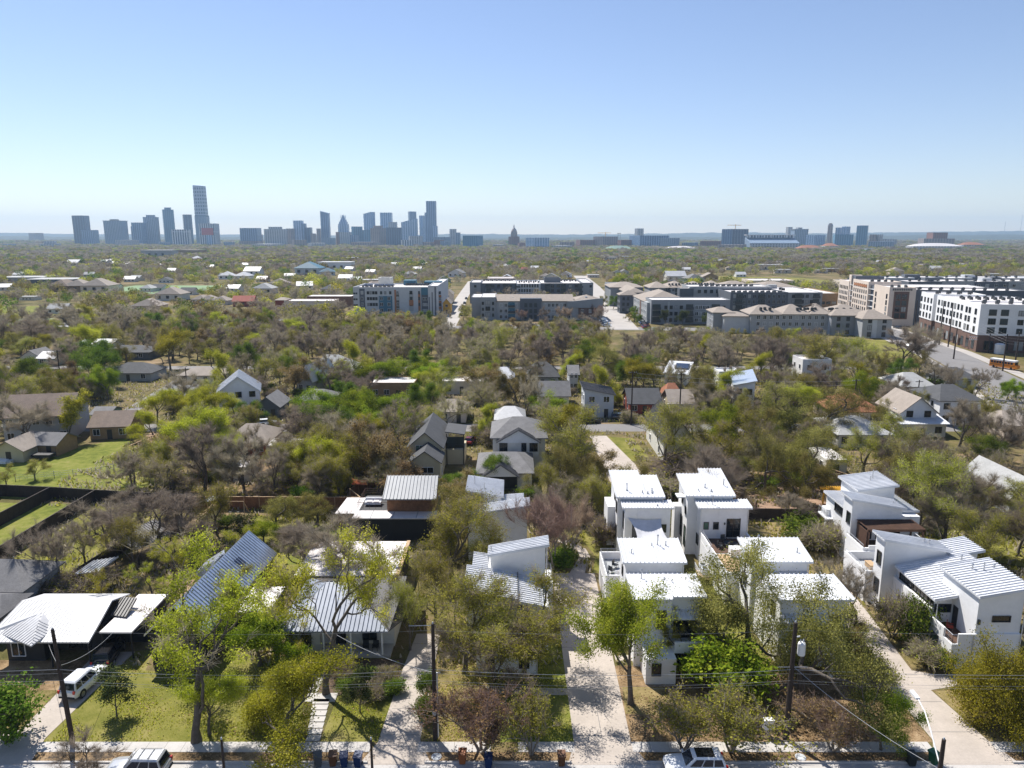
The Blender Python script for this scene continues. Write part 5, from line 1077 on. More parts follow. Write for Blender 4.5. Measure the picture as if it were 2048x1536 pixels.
# 5 brown roofed rear ranges
Y = 436; X0 = XA(1300, Y, 8); a = APT('long grey apartment range with brown hip roofs behind the grey corner complex', 'the long brown hip roofs', X0, Y); W1 = XA(1450, Y, 8) - X0; hh = 12.2
a.block(0, 0, W1, 20, hh, 'mgrey', roof=None); 
for k in range(4): a.hiproof(W1 * k / 4, 0, W1 * (k + 1) / 4, 20 + (k % 2) * 3, hh + .2 + .1 * k, 3.0 + .2 * (k % 2), 'tshingle', 'x', 6)
a.block(-22, 12, -2, 40, 11.6, 'grey', roof=None); a.hiproof(-22, 12, -2, 40, 11.8, 2.4); a.block(W1, 14, W1 + 50, 40, 11, 'mgrey', roof=None); a.hiproof(W1, 14, W1 + 25, 40, 11.2, 3.6); a.hiproof(W1 + 22, 10, W1 + 50, 40, 11.4, 3.2)
zz = FL(4, 1, 3); a.winS(ss(1, W1 - 1, 15), zz[1:], 0, 1.3, 1.6, 'wframe'); a.balc(9, 12, zz[2:], 0); a.balc(15, 18, zz[2:], 0); a.balc(W1 - 10, W1 - 7, zz[2:], 0)
a.units(12, 20, 3, hh + 1.2, 5, 1); a.units(W1 - 22, W1 - 6, 4, hh + 1.4, 10, 1)
# 6 white roofed charcoal block
Y = 392; X0 = XA(1460, Y, 6); a = APT('charcoal apartment block under a broad white roof dotted with units', 'the charcoal white roofed block', X0, Y); W1 = XA(1645, Y, 6) - X0; hh = 12.0
c0 = XA(1575, Y, 6) - X0
a.block(0, 0, c0, 26, hh, 'dgrey', par=.9); a.block(c0, 1, W1, 44, hh + .3, 'grey', par=.4); a.block(-16, 26, c0, 46, hh + 1.6, 'mgrey', par=.6); a.block(-22, 24, -14, 30, hh + 1, 'dgrey', par=.3)
zz = FL(4, .8, 3.0); a.winS(ss(1, c0 - 1, 11), zz, 0, 1.4, 1.8, 'mgrey'); a.winS(ss(c0 + 2, W1 - 2, 6), zz, 1, 1.5, 1.7); a.balc(3, 6.5, zz[1:], 0); a.balc(15, 18.5, zz[1:], 0); a.balc(c0 + 4, c0 + 8, zz[1:], 1); a.balc(W1 - 5, W1 - 1.5, zz[1:], 1)
a.winS(ss(-12, 2, 4), [hh - 1.6], 26, 1.6, 1.8); a.units(2, c0 - 2, 4, hh + .12, 18, 2); a.units(-8, c0 - 8, 34, hh + 1.72, 20, 2); a.units(c0 + 4, W1 - 14, 20, hh + .42, 12, 4); a.block(c0 + 1, 34, c0 + 6, 38, hh + 2.6, 'mgrey', z0=hh + .45, roof=None)
# 7 brown hip roofed low range in front
Y = 322; X0 = XA(1432, Y, 5); a = APT('low grey apartment range with connected brown hip roofs, nearest the woods', 'the low range of brown hip roofs', X0, Y, -3.5); W1 = XA(1655, Y, 5) - X0; hh = 8.6
a.block(0, 6, 9, 20, hh, 'grey', roof=None); a.hiproof(0, 6, 9, 20, hh + .2, 1.8); a.block(4, 2, 15, 14, hh - 1.2, 'lgrey', roof=None); a.hiproof(4, 2, 15, 14, hh - 1, 1.4)
q = (15, 29, 41, W1)
a.block(15, 0, W1, 17, hh, 'mgrey', roof=None)
for k in range(3): a.hiproof(q[k], 0, q[k + 1], 17 + k, hh + .2 + .12 * k, 3.2 + .2 * k, 'tshingle', 'x', 6)
a.block(W1 - 1, -4, W1 + 12, 16, hh + .1, 'grey', roof=None); a.hiproof(W1 - 1, -4, W1 + 16, 18, hh + .3, 3.6); a.block(W1 + 9, -12, W1 + 21, 3, hh - .4, 'mgrey', roof=None); a.hiproof(W1 + 9, -12, W1 + 21, 3, hh - .2, 3.0)
zz = FL(3, .6, 2.9); a.winS(ss(17, W1 - 2, 11), zz, 0, 1.3, 1.6, 'wframe'); a.winS([W1 + 2, W1 + 6], zz, -4, 1.3, 1.6); a.winW([0, 4, 8], zz, W1 - 1, 1.6, 1.8, 'wframe'); a.winS([W1 + 12, W1 + 18], zz, -12, 1.4, 1.8); a.winW([8, 12, 16], zz, 0, 1.2, 1.5, 'wframe')
for k in range(3): a.units(q[k] + 5 + k * 2, q[k] + 9 + k * 6, 3, hh + 1.5, 3 + 3 * k, 1)
a.panelW(-3, 4, 0, hh - .2, W1 - 1, 'lgrey'); a.panelS(W1 + 13, W1 + 15, 0, hh - .6, -12, 'lgrey')
# 8 cream six storey block along the avenue
p0, p1 = (XA(1772, 350, 0), 350.0), (XA(1674, 432, 0), 432.0)
a = APT('cream stone six storey apartment block with dark glass bays along the avenue', 'the cream apartment block', p0[0], p0[1], math.degrees(math.atan2(p1[1] - p0[1], p1[0] - p0[0])) - 90)
Lb = math.hypot(p1[0] - p0[0], p1[1] - p0[1]); hh = 18.6
a.block(0, 0, 12, 22, hh - 1, 'cream', par=.8); a.block(1.5, 22, 14, 31, hh - 1.6, 'dgrey', par=.4); a.block(0, 31, 16, 57, hh, 'cream', par=.6); a.block(1.2, 57, 16, 64, hh + 1.6, 'dgrey', par=.5); a.block(0, 64, 16, Lb, hh - 1.6, 'cream', par=.5); a.block(.4, 62, 6, 66, hh + 2, 'cream', par=.5)
a.block(12, 2, 62, 22, hh - 2, 'dgrey', par=.6); a.block(20, 22.5, 60, 60, hh - 2.6, 'grey', par=.4)
zz = FL(6, .8, 3.0)
a.winW(ss(32, 56, 7), zz, 0, 1.3, 1.7); a.winW(ss(65, Lb - 1, 6), zz[:5], 0, 1.3, 1.7); a.winW([3, 18.5], zz[1:5], 0, 1.7, 2.1)
for z in zz[1:]:
    obj('balcony', MB().box(.2, 22.4, z - .3, 1.5, 30.6, z - .1), 'alu', a.t); obj('balcony', MB().box(.2, 57.4, z - .3, 1.2, 63.6, z - .1), 'alu', a.t)
a.panelS(2.2, 9, 3.2, hh - 2.2, 0, 'brick'); a.winS([4.2, 7], zz[1:5], -.12, 2.0, 2.2); a.winS(ss(14, 30, 4), zz[1:5], 2, 1.9, 1.6, 'wframe'); a.panelW(33, 55, hh - 2.6, hh - 1.2, 0, 'orange')
a.units(3, 13, 36, hh + .12, 7, 4); a.units(3, 11, 6, hh - .88, 6, 5); a.units(16, 58, 8, hh - 1.88, 18, 5)
sg = MB()
for k in range(11): sg.box(1.4 + k * .82, -.16, hh - 1.75, 1.95 + k * .82, 0, hh - .75)
obj('roof_sign', sg, 'dsteel', a.t)
# 9 long dark ranges far right
for (Yr, pa, pb, h_, lab, sh, ms) in ((440, 1815, 2140, 15.0, 'long grey and charcoal apartment range behind the white and brick block', 'the long charcoal range', ('dgrey', 'mgrey', 'dgrey', 'mgrey', 'dgrey')), (505, 1770, 2110, 13.6, 'farther white and charcoal apartment range with a solar covered roof', 'the farther charcoal range', ('lgrey', 'dgrey', 'lgrey', 'dgrey', 'lgrey', 'lgrey'))):
    X0 = XA(pa, Yr, 8); a = APT(lab, sh, X0, Yr, -2); W1 = XA(pb, Yr, 8) - X0; n = len(ms)
    for k, m_ in enumerate(ms): a.block(W1 * k / n, (k % 2) * .5, W1 * (k + 1) / n, 22, h_ + (k % 2) * .4, m_, par=.6)
    a.winS(ss(2, W1 - 2, 18), FL(2, h_ - 5.4, 3), 0, 1.8, 1.5, 'wframe'); a.units(3, W1 - 3, 5, h_ + .5, 34, 6)
    a.block(W1 * .15, 10, W1 * .24, 15, h_ + 2.4, 'dgrey', z0=h_ + .5, roof=None); a.block(W1 * .5, 10, W1 * .56, 15, h_ + 2.2, 'lgrey', z0=h_ + .5, roof=None)
# 10 white and brick corner block
p0, p1 = (XA(1951, 268, 0), 268.0), (XA(1836, 330, 0), 330.0)
a = APT('white five storey apartment block on a brown brick base at the avenue corner', 'the white and brick corner block', p0[0], p0[1], math.degrees(math.atan2(p1[1] - p0[1], p1[0] - p0[0])) - 90)
Lb = math.hypot(p1[0] - p0[0], p1[1] - p0[1]); hh = 17.4
def two(x0, y0, x1, y1, h): a.block(x0, y0, x1, y1, 6.4, 'brick', roof=None); a.block(x0 - .25, y0 - .25, x1, y1, h, 'white', z0=6.4, par=.5)
two(0, 0, 30, 14, hh); two(.8, 16, 28, 46, hh - .3); two(0, 48, 20, Lb, hh); a.block(1.8, 14, 26, 16, hh - 1, 'lgrey', par=.2); a.block(1.8, 46, 20, 48, hh - 1, 'lgrey', par=.2); a.block(30, 1, 60, 24, hh - .4, 'dgrey', par=.5)
zz = [7.2 + 3.3 * k for k in range(3)]
a.winW(ss(17, 45, 8), zz, .55, 1.7, 2.0); a.winW([3.5, 9, 12], zz, -.25, 1.7, 2.0); a.winW([50, 54, 58, 62], zz, -.25, 1.6, 2.0); a.winW(ss(1, Lb - 1, 12), [1.0], 0, 2.2, 3.2)
a.winS([4, 8], zz, -.25, 2.4, 2.1, style=3); a.winS([13.5, 20, 26], zz, -.25, 1.8, 1.8); a.winS([20, 26], [4.2], -.25, 1.6, 1.6); a.winS([4, 9, 14, 33, 40], [1.0], 0, 3, 3.2); a.winS([33, 40, 47], zz, 1, 1.6, 1.8, 'wframe')
a.units(3, 28, 6, hh + .12, 12, 5); a.units(4, 26, 28, hh - .2, 16, 6); a.units(3, 18, 54, hh + .12, 8, 4)
# low flat buildings behind
for (Yr, pa, pb, h_, d_, lab, sh) in ((465, 1555, 1625, 7, 40, 'low white roofed shed row behind the charcoal block', 'the low white sheds'), (440, 1600, 1680, 8, 50, 'low tan building with a bright white roof left of the cream block', 'the low tan building'), (620, 1505, 1590, 5, 30, 'long low pale pavilion in the park behind the apartments', 'the park pavilion'), (610, 1690, 1752, 5, 24, 'low stone school building beside the blue canopy', 'the low stone school'), (585, 1850, 1990, 7, 30, 'long low white roofed hall at the right beyond the apartments', 'the long white hall')):
    X0 = XA(pa, Yr, 3); a = APT(lab, sh, X0, Yr); a.t['category'] = 'building'; a.t.name = 'low_building'; del a.t['group']; W1 = XA(pb, Yr, 3) - X0
    a.block(0, 0, W1, d_, h_, 'cream' if h_ < 7 else 'offwhite' if h_ == 7 else 'tan', par=.6); a.winS(ss(2, W1 - 2, 6), [2], 0, 2.4, 1.6)
X0 = XA(1694, 600, 3); t = thing('play_canopy', 'bright blue fabric canopy over the school playground', 'canopy', (X0 + 11, 606, 0))
obj('canopy', MB().panel((-12, -6, 4.5), (12, -6, 4.5), (2, 0, 9.5), (-6, 0, 9), .15).panel((12, 8, 4.5), (-12, 8, 4.5), (-6, 0, 9.01), (2, 0, 9.51), .15), 'blue', t)
for x in (-11, 0, 11): obj('post', MB().tube([(x, -5.5, 0), (x, -5.5, 4.6)], .15, 6), 'steel', t)
# ------------------------------------------------------------------ downtown skyline
M['f_blue'] = facade('blue_glass_tower', (.24, .36, .52), (.03, .085, .20), 9, 4, (.75, .7), .2)
M['f_dark'] = facade('dark_glass_tower', (.11, .19, .30), (.02, .05, .12), 12, 4, (.85, .8), .15)
M['f_teal'] = facade('teal_glass_tower', (.09, .25, .38), (.03, .15, .28), 8, 4, (.7, .8), .2)
M['f_pale'] = facade('pale_stone_tower', (.50, .50, .51), (.11, .14, .18), 9, 5, (.5, .6), .4)
M['f_white'] = facade('white_ribbed_tower', (.66, .67, .69), (.12, .16, .22), 9, 60, (.6, .97), .4)
M['f_grey'] = facade('grey_tower', (.27, .35, .45), (.05, .095, .17), 7, 4, (.55, .6), .35)
M['f_brown'] = facade('brown_stone_tower', (.36, .29, .26), (.11, .11, .13), 10, 5, (.5, .55), .5)
M['f_brick'] = facade('red_brick_tower', (.24, .12, .09), (.10, .08, .08), 8, 5, (.4, .45), .6)
M['f_light'] = facade('light_glass_tower', (.50, .64, .80), (.09, .20, .37), 10, 4, (.8, .7), .2)
M['f_check'] = facade('checked_tower', (.34, .40, .48), (.06, .10, .16), 11, 16, (.5, .55), .25)
RWT = random.Random(21)
def tower(label, xl, xr, yt, D, m, crown=None, depth=None, name='office_tower', rot=0.0, slant=0.0, z0=0.0, cat='skyscraper', steps=()):
    c = (xl + xr) / 2; zt = ZA(yt, D); X = XA(c, D, zt); wd = (xr - xl) / FP * D * .985; d = depth or max(22, wd * .8)
    if not rot and not steps and not slant and crown not in ('dome', 'frame') and 'banner' not in label: rot = RWT.choice((-32, -24, -16, 14, 22, 30)); q_ = abs(math.sin(rad(rot))); d = min(d, wd * 1.1); k_ = 1 / (math.cos(rad(rot)) + q_ * d / wd); wd *= k_; d *= k_
    t = thing(name, label, cat, (X, D + d / 2, 0), rad(rot), 'buildings of the downtown skyline'); land(None, X, D)
    b = MB(); h2 = zt
    if slant: b.wedge(-wd / 2, -d / 2, wd / 2, d / 2, 0, zt - max(slant, 0), zt - max(-slant, 0), zt - max(-slant, 0), zt - max(slant, 0))
    else: b.box(-wd / 2, -d / 2, 0, wd / 2, d / 2, zt)
    obj('tower_body', b, m, t)
    for (a0, a1, yy, mm) in steps:                     # side blocks, in photo columns
        xa, xb = (a0 - c) / FP * D, (a1 - c) / FP * D; obj('wing', MB().box(xa, -d / 2 - 2, 0, xb, d / 2 - 4, ZA(yy, D)), mm, t)
    if crown == 'cap': obj('crown', MB().box(-wd * .3, -d * .3, zt, wd * .3, d * .3, zt + 9), m, t)
    elif crown == 'frame': obj('crown', MB().box(-wd * .54, -d * .5, zt, wd * .54, d * .5, zt + 2).box(-wd * .2, -d * .3, zt + 2, wd * .1, d * .3, zt + 8), 'grey', t)
    elif crown == 'dome': obj('crown', MB().lathe([(wd * .3, 0), (wd * .3, 14), (wd * .27, 20), (wd * .18, 28), (wd * .06, 34), (wd * .05, 40), (.5, 46)], (0, 0, zt), 14), 'f_brown', t)
    elif crown == 'spire':
        s = MB()
        for k in range(5): q = .48 - .09 * k; s.box(-wd * q, -d * q, zt + k * 9, wd * q, d * q, zt + k * 9 + 9)
        for sx in (-.4, 0, .4): s.tube([(sx * wd * .6, 0, zt + 36), (sx * wd * .6, 0, zt + 52 - abs(sx) * 12)], [2, .4], 5)
        obj('crown', s, 'f_light', t)
    elif crown == 'curve': obj('crown', MB().wedge(-wd / 2, -d / 2, wd / 2, d / 2, zt, zt + 1, zt + 9, zt + 9, zt + 1), m, t)
    elif crown == 'rail': obj('crown', MB().box(-wd / 2, -d / 2, zt, wd / 2, d / 2, zt + 4), 'f_light', t)
    elif crown == 'crane': obj('crane', MB().tube([(0, 0, zt), (0, 0, zt + 16)], 1, 4).tube([(-wd * .5, 0, zt + 13), (wd * .35, 0, zt + 13)], .8, 4), 'yellow', t)
    return t
TW = [
 ('leftmost glass tower of the skyline with a stepped top and lower annex', 143, 167, 431, 3300, 'f_dark', None, dict(steps=((158, 183, 460, 'f_blue'),))),
 ('broad tower with an overhanging flat cap, second group from the left', 206, 240, 442, 3200, 'f_grey', 'frame', {}),
 ('low pale slab between the capped tower and the paired towers', 225, 268, 480, 2900, 'f_pale', None, {}),
 ('left and lower of the paired grey-blue towers', 262, 283, 445, 3200, 'f_blue', None, dict(steps=((261, 268, 453, 'f_blue'),))),
 ('right and taller of the paired grey-blue towers with a stepped crown', 282, 311, 434, 3250, 'f_grey', 'cap', {}),
 ('slender teal glass tower with a rounded cap', 319, 344, 419, 3300, 'f_teal', 'cap', {}),
 ('white ribbed slab in front of the teal glass tower', 338, 375, 459, 3000, 'f_white', None, {}),
 ('dark plain tower just left of the tallest checked tower', 361, 381, 429, 3300, 'f_dark', None, {}),
 ('white square tower with a large red banner, before the tallest tower', 397, 428, 447, 3000, 'f_white', None, {}),
 ('low block left of the banner tower', 340, 376, 490, 2800, 'f_grey', None, {}),
 ('blocky blue-grey tower on a brown podium left of the pale grid hotel', 479, 513, 456, 3100, 'f_blue', None, dict(steps=((477, 515, 482, 'f_brown'),))),
 ('narrow dark block between the podium tower and the pale grid hotel', 514, 523, 469, 3150, 'f_brown', None, {}),
 ('wide pale hotel slab with a regular window grid', 521, 570, 458, 3000, 'f_pale', 'cap', {}),
 ('brown square tower right of the pale grid hotel', 571, 587, 457, 3150, 'f_brown', None, {}),
 ('light topped twin step tower in the left middle of downtown', 586, 603, 441, 3200, 'f_light', None, dict(steps=((602, 609, 447, 'f_blue'), (608, 620, 455, 'f_dark')))),
 ('small brown block right of the twin step tower', 619, 632, 467, 3050, 'f_brown', None, {}),
 ('brown block left of the slant topped tower', 631, 641, 457, 3200, 'f_brown', None, {}),
 ('slender tower with a slanted white top', 640, 656, 422, 3250, 'f_blue', None, dict(slant=-9)),
 ('squat grey block below the slant topped tower', 641, 668, 476, 2950, 'f_grey', None, {}),
 ('red-brown slim block left of the crown topped tower', 670, 678, 464, 3050, 'f_brick', None, {}),
 ('tower with a pale many pointed crown', 676, 695, 452, 3200, 'f_light', 'spire', dict(steps=((678, 700, 464, 'f_pale'),))),
 ('blue glass block right of the crown topped tower', 700, 724, 453, 3100, 'f_teal', None, {}),
 ('curved top glass tower in the centre of downtown', 726, 748, 428, 3300, 'f_light', 'curve', {}),
 ('brown grid tower before the curved top tower', 739, 770, 456, 2900, 'f_brown', 'cap', {}),
 ('dark glass cube right of the brown grid tower', 770, 801, 455, 2850, 'f_dark', None, {}),
 ('glass tower with a pale lattice crown behind the dark glass cube', 760, 782, 427, 3350, 'f_light', 'rail', dict(steps=((776, 791, 444, 'f_pale'),))),
 ('long low brown residential block below the curved top tower', 700, 756, 484, 2700, 'f_brown', None, {}),
 ('sail shaped glass tower with a sloping roofline', 802, 832, 437, 3200, 'f_light', None, dict(slant=16)),
 ('dark tower rising behind the sail shaped tower', 815, 832, 423, 3450, 'f_grey', None, {}),
 ('pale stepped office block before the sail shaped tower', 815, 845, 472, 2900, 'f_pale', None, {}),
 ('pale slim tower left of the second tallest tower', 838, 850, 431, 3350, 'f_light', None, {}),
 ('second tallest tower, dark blue with a notched right side', 852, 871, 402, 3400, 'f_blue', None, dict(steps=((849, 855, 425, 'f_blue'), (864, 873, 452, 'f_light')))),
 ('low grey blocks right of the second tallest tower', 866, 900, 474, 2950, 'f_grey', None, {}),
 ('white slim tower standing apart right of downtown', 899, 912, 458, 3000, 'f_pale', None, dict(steps=((911, 920, 465, 'f_grey'),))),
 ('long teal glass office building at the right end of downtown', 925, 965, 471, 2500, 'f_teal', None, {}),
 ('dark low block right of the teal office building', 868, 888, 480, 2700, 'f_brick', None, {}),
 ('pale glass hospital block right of the capitol dome', 1052, 1099, 478, 2400, 'f_light', 'rail', {}),
 ('low pale block with an orange end wall', 1104, 1145, 491, 2300, 'f_pale', None, {}),
 ('grey brick block under the tower cranes, left part', 1154, 1190, 480, 2700, 'f_brick', None, {}),
 ('stepped brown block with a tower crane', 1189, 1237, 473, 2700, 'f_brown', 'crane', {}),
 ('low brown block right of the crane block', 1237, 1266, 480, 2650, 'f_brick', None, {}),
 ('white slim apartment tower alone above the glass campus blocks', 1271, 1288, 457, 3000, 'f_pale', None, {}),
 ('wide blue glass campus block', 1266, 1340, 471, 2600, 'f_blue', None, {}),
 ('ribbed grey campus block in front of the blue glass campus block', 1322, 1363, 476, 2450, 'f_grey', None, {}),
 ('low dark red brick block left of the big blue slab', 1402, 1450, 482, 2600, 'f_brick', None, {}),
 ('big dark blue slab building with a crane on top', 1451, 1500, 458, 2500, 'f_dark', 'crane', {}),
 ('pale tower behind the left part of the stadium', 1575, 1586, 454, 3100, 'f_pale', None, {}),
 ('grey tower with a dark flat cap behind the stadium', 1590, 1617, 459, 3000, 'f_grey', 'frame', {}),
 ('blue-grey slab left of the clock tower', 1618, 1655, 470, 2800, 'f_light', None, {}),
 ('left of the two pale twin dormitory towers', 1673, 1686, 455, 3000, 'f_light', None, {}),
 ('right of the two pale twin dormitory towers', 1687, 1703, 453, 3000, 'f_light', None, {}),
 ('teal slab below the twin dormitory towers', 1673, 1713, 469, 2700, 'f_teal', None, {}),
 ('tall teal tower of two halves right of the dormitory towers', 1717, 1742, 451, 2900, 'f_teal', None, {}),
 ('brown block right of the tall teal tower', 1741, 1756, 469, 2750, 'f_brown', None, {}),
 ('pale ribbed block right of the brown block', 1756, 1768, 469, 2750, 'f_pale', None, {}),
 ('brown tiered hall with a taller centre at the far right', 1867, 1896, 465, 2600, 'f_brick', None, dict(steps=((1850, 1910, 477, 'f_brown'),))),
 ('low hall with a grey vaulted roof left of the brown tiered hall', 1744, 1800, 483, 2400, 'f_grey', None, {}),
 ('small apartment slab on the ridge at the far left', 52, 80, 466, 5200, 'f_brown', None, {}),
 ('grey slab in the trees at the far left', 0, 26, 488, 2700, 'f_grey', None, {}),
 ('pale apartment slab in the trees left of the first tower', 75, 111, 487, 2650, 'f_pale', 'cap', {}),
 ('small grey dome topped block between the banner tower and the podium tower', 447, 464, 484, 2800, 'f_grey', None, {}),
 ('long low pale block below the pale grid hotel', 500, 560, 488, 2600, 'f_pale', None, {}), ('low brown block below the twin step tower', 580, 612, 480, 2800, 'f_brown', None, {}), ('low white terrace block below the slant topped tower', 612, 650, 486, 2600, 'f_pale', None, {}),
 ('grey-blue mid-rise left of the brown grid tower', 700, 716, 470, 2950, 'f_blue', None, {}), ('teal mid-rise behind the brown grid tower', 722, 742, 460, 3100, 'f_teal', None, {}), ('pale low block under the sail shaped tower', 800, 826, 480, 2700, 'f_white', None, {}), ('brown low block between the sail shaped tower and the second tallest', 845, 868, 484, 2700, 'f_brown', None, {}),
 ('low grey block left of the white slim tower', 880, 900, 482, 2650, 'f_grey', None, {}), ('low dark block under the teal glass tower', 312, 338, 484, 2900, 'f_grey', None, {}), ('low pale block right of the banner tower', 430, 446, 490, 2800, 'f_pale', None, {}), ('small white block left of the capitol', 985, 1012, 489, 2500, 'f_pale', None, {}), ('low brick block right of the capitol', 1036, 1050, 486, 2500, 'f_brick', None, {}),
 ('brown low block behind the orange ended block', 1120, 1150, 484, 2600, 'f_brown', None, {}), ('low brown hall before the big blue slab', 1440, 1500, 489, 2250, 'f_brown', None, {}), ('grey low block left of the big blue slab', 1366, 1400, 485, 2500, 'f_grey', None, {}), ('pale low block right of the tall teal tower', 1768, 1800, 478, 2900, 'f_pale', None, {}),
 ('wide dark flat roofed hall in the trees below downtown', 726, 772, 508, 1500, 'f_dark', None, dict(depth=30)),
]
for lab, xl, xr, yt, D, m, cr, kw in TW:
    tower(lab, xl, xr, yt, D, m, cr, name='office_tower' if yt < 465 else 'city_block', cat='tower' if yt < 465 else 'building', **kw)
# tallest tower: two stacked volumes
D = 3500; t = tower('tallest tower of the skyline, checked glass over a plain lower shaft', 389, 411, 432, D, 'f_grey', None, rot=.01, name='office_tower', cat='tower')
z1, z2 = ZA(432, D), ZA(372, D); wd = 22 / FP * D; mb = MB()
mb.v += [(-wd * .5, -16, z1), (wd * .46, -16, z1), (wd * .46, 16, z1), (-wd * .5, 16, z1), (-wd * .47, -16, z2), (wd * .43, -16, z2), (wd * .43, 16, z2), (-wd * .47, 16, z2)]
mb.f += [(0, 1, 5, 4), (1, 2, 6, 5), (2, 3, 7, 6), (3, 0, 4, 7), (4, 5, 6, 7)]; mb.mi += [0] * 5
obj('upper_shaft', mb, 'f_check', t); obj('belt', MB().box(-wd * .52, -17, z1 - 3, wd * .5, 17, z1 + 3), 'f_dark', t); obj('crown', MB().wedge(-wd * .47, -16, wd * .43, 16, z2, z2 + 4, z2 + 1, z2 + 1, z2 + 4), 'f_light', t)
# red banner on the white square tower
bt = [o for o in bpy.data.objects if o.get('label', '').startswith('white square tower')][0]
s = 3000 / FP; zb0, zb1 = ZA(470, 3000), ZA(456, 3000); 
obj('banner', MB().box(-10.5 * s, -bt.location.y + 2999.2, zb0, 12.5 * s, -bt.location.y + 2999.9, zb1), 'banner', bt)
obj('mural', MB().box(-2 * s, -bt.location.y + 2999.2, zb0 - 34, 9 * s, -bt.location.y + 2999.9, zb0 - 2), 'f_light', bt); obj('mast', MB().tube([(-2 * s, 0, ZA(447, 3000)), (-2 * s, 0, ZA(428, 3000))], .8, 4), 'grey', bt)
# domed capitol, clock tower, stadium, arenas
t = tower('reddish stone capitol with a tall dome', 1017, 1039, 473, 2900, 'f_brick', 'dome', name='domed_building', cat='building')
D = 2950; t = tower('tall pale stone clock tower with a stepped top', 1658, 1667, 452, D, 'f_brown', None, name='clock_tower', cat='tower'); z = ZA(452, D)
obj('belfry', MB().box(-6.5, -6.5, z, 6.5, 6.5, z + 6).box(-4.5, -4.5, z + 6, 4.5, 4.5, z + 11), 'f_brown', t); obj('clock_face', MB().box(-3.5, -9.4, z - 6, 3.5, -9.2, z + .5), 'f_white', t)
D = 2300; X = XA(1551, D, 20); t = thing('stadium', 'long white stadium with a tall press box tier and grey stands', 'stadium', (X, D + 40, 0)); hw = 49 / FP * D
zt = ZA(470, D)
obj('stand', MB().wedge(-hw, -34, hw, 20, 0, zt - 24, zt - 24, zt - 8, zt - 8), 'f_grey', t); obj('press_box', MB().box(-hw * .95, 8, zt - 7.8, hw * .95, 26, zt - 1), 'f_white', t); obj('roof', MB().box(-hw, 4, zt - 1, hw, 30, zt + 1), 'flatw', t)
obj('concourse', MB().box(-hw, -38, 0, hw, -34, zt - 26), 'f_pale', t)
for k in range(7): obj('column', MB().box(-hw * .9 + k * hw * .3, 2, zt - 9, -hw * .9 + k * hw * .3 + 2, 4, zt - 1), 'white', t)
for lab, xl, xr, yt, D, m_ in (('low arena with a bright white domed roof at the far right', 1819, 1916, 486, 2200, 'flatw'), ('low arena with a white ring roof left of the big blue slab', 1328, 1394, 492, 2200, 'flatw'), ('dark green roofed sports stand beside a white floodlight', 1211, 1262, 491, 2100, 'green'), ('red tiled hall right of the domed arena', 1920, 1962, 484, 2500, 'tile'), ('red tiled hall before the stadium', 1594, 1640, 490, 2100, 'tile'), ('row of red tiled halls right of the clock tower', 1646, 1672, 486, 2400, 'tile')):
    X = XA((xl + xr) / 2, D, 10); hw = (xr - xl) / 2 / FP * D; zt = ZA(yt, D); t = thing('arena' if 'arena' in lab else 'hall', lab, 'arena' if 'arena' in lab else 'building', (X, D, 0))
    b = MB(); 
    for sx in range(12): q0, q1 = -1 + sx / 6, -1 + (sx + 1) / 6; b.wedge(q0 * hw, -20, q1 * hw, 20, 0, zt - 9, zt - 9, zt - 9, zt - 9)
    obj('wall', b, 'f_pale', t); r = MB()
    for sx in range(12):
        q0, q1 = -1 + sx / 6, -1 + (sx + 1) / 6; f = lambda q: zt - 9 + 9 * math.sqrt(max(0, 1 - q * q))
        r.panel((q0 * hw, -21, zt - 9), (q1 * hw, -21, zt - 9), (q1 * hw, 0, f(q1)), (q0 * hw, 0, f(q0)), .3); r.panel((q1 * hw, 21, zt - 9), (q0 * hw, 21, zt - 9), (q0 * hw, 0, f(q0)), (q1 * hw, 0, f(q1)), .3)
    obj('roof', r, m_, t)
for px, lab in ((1236, 'left of the two slim floodlight masts above the cranes'), (1240, 'right of the two slim floodlight masts above the cranes')):
    X = XA(px, 2500, 40); single('light_mast', MB().tube([(X, 2500, 0), (X, 2500, ZA(466, 2500))], .7, 4).box(X - 3, 2499, ZA(466, 2500) - 2, X + 3, 2500, ZA(466, 2500)), 'dsteel', lab, 'mast', (X, 2500, 0))
for px, yt, lab in ((2008, 443, 'thin radio mast at the far right, the left one'), (2040, 430, 'thin radio mast at the far right, the taller right one')):
    X = XA(px, 7000, 60); single('radio_mast', MB().tube([(X, 7000, 0), (X, 7000, ZA(yt, 7000))], 1.6, 4), 'steel', lab, 'mast', (X, 7000, 0))
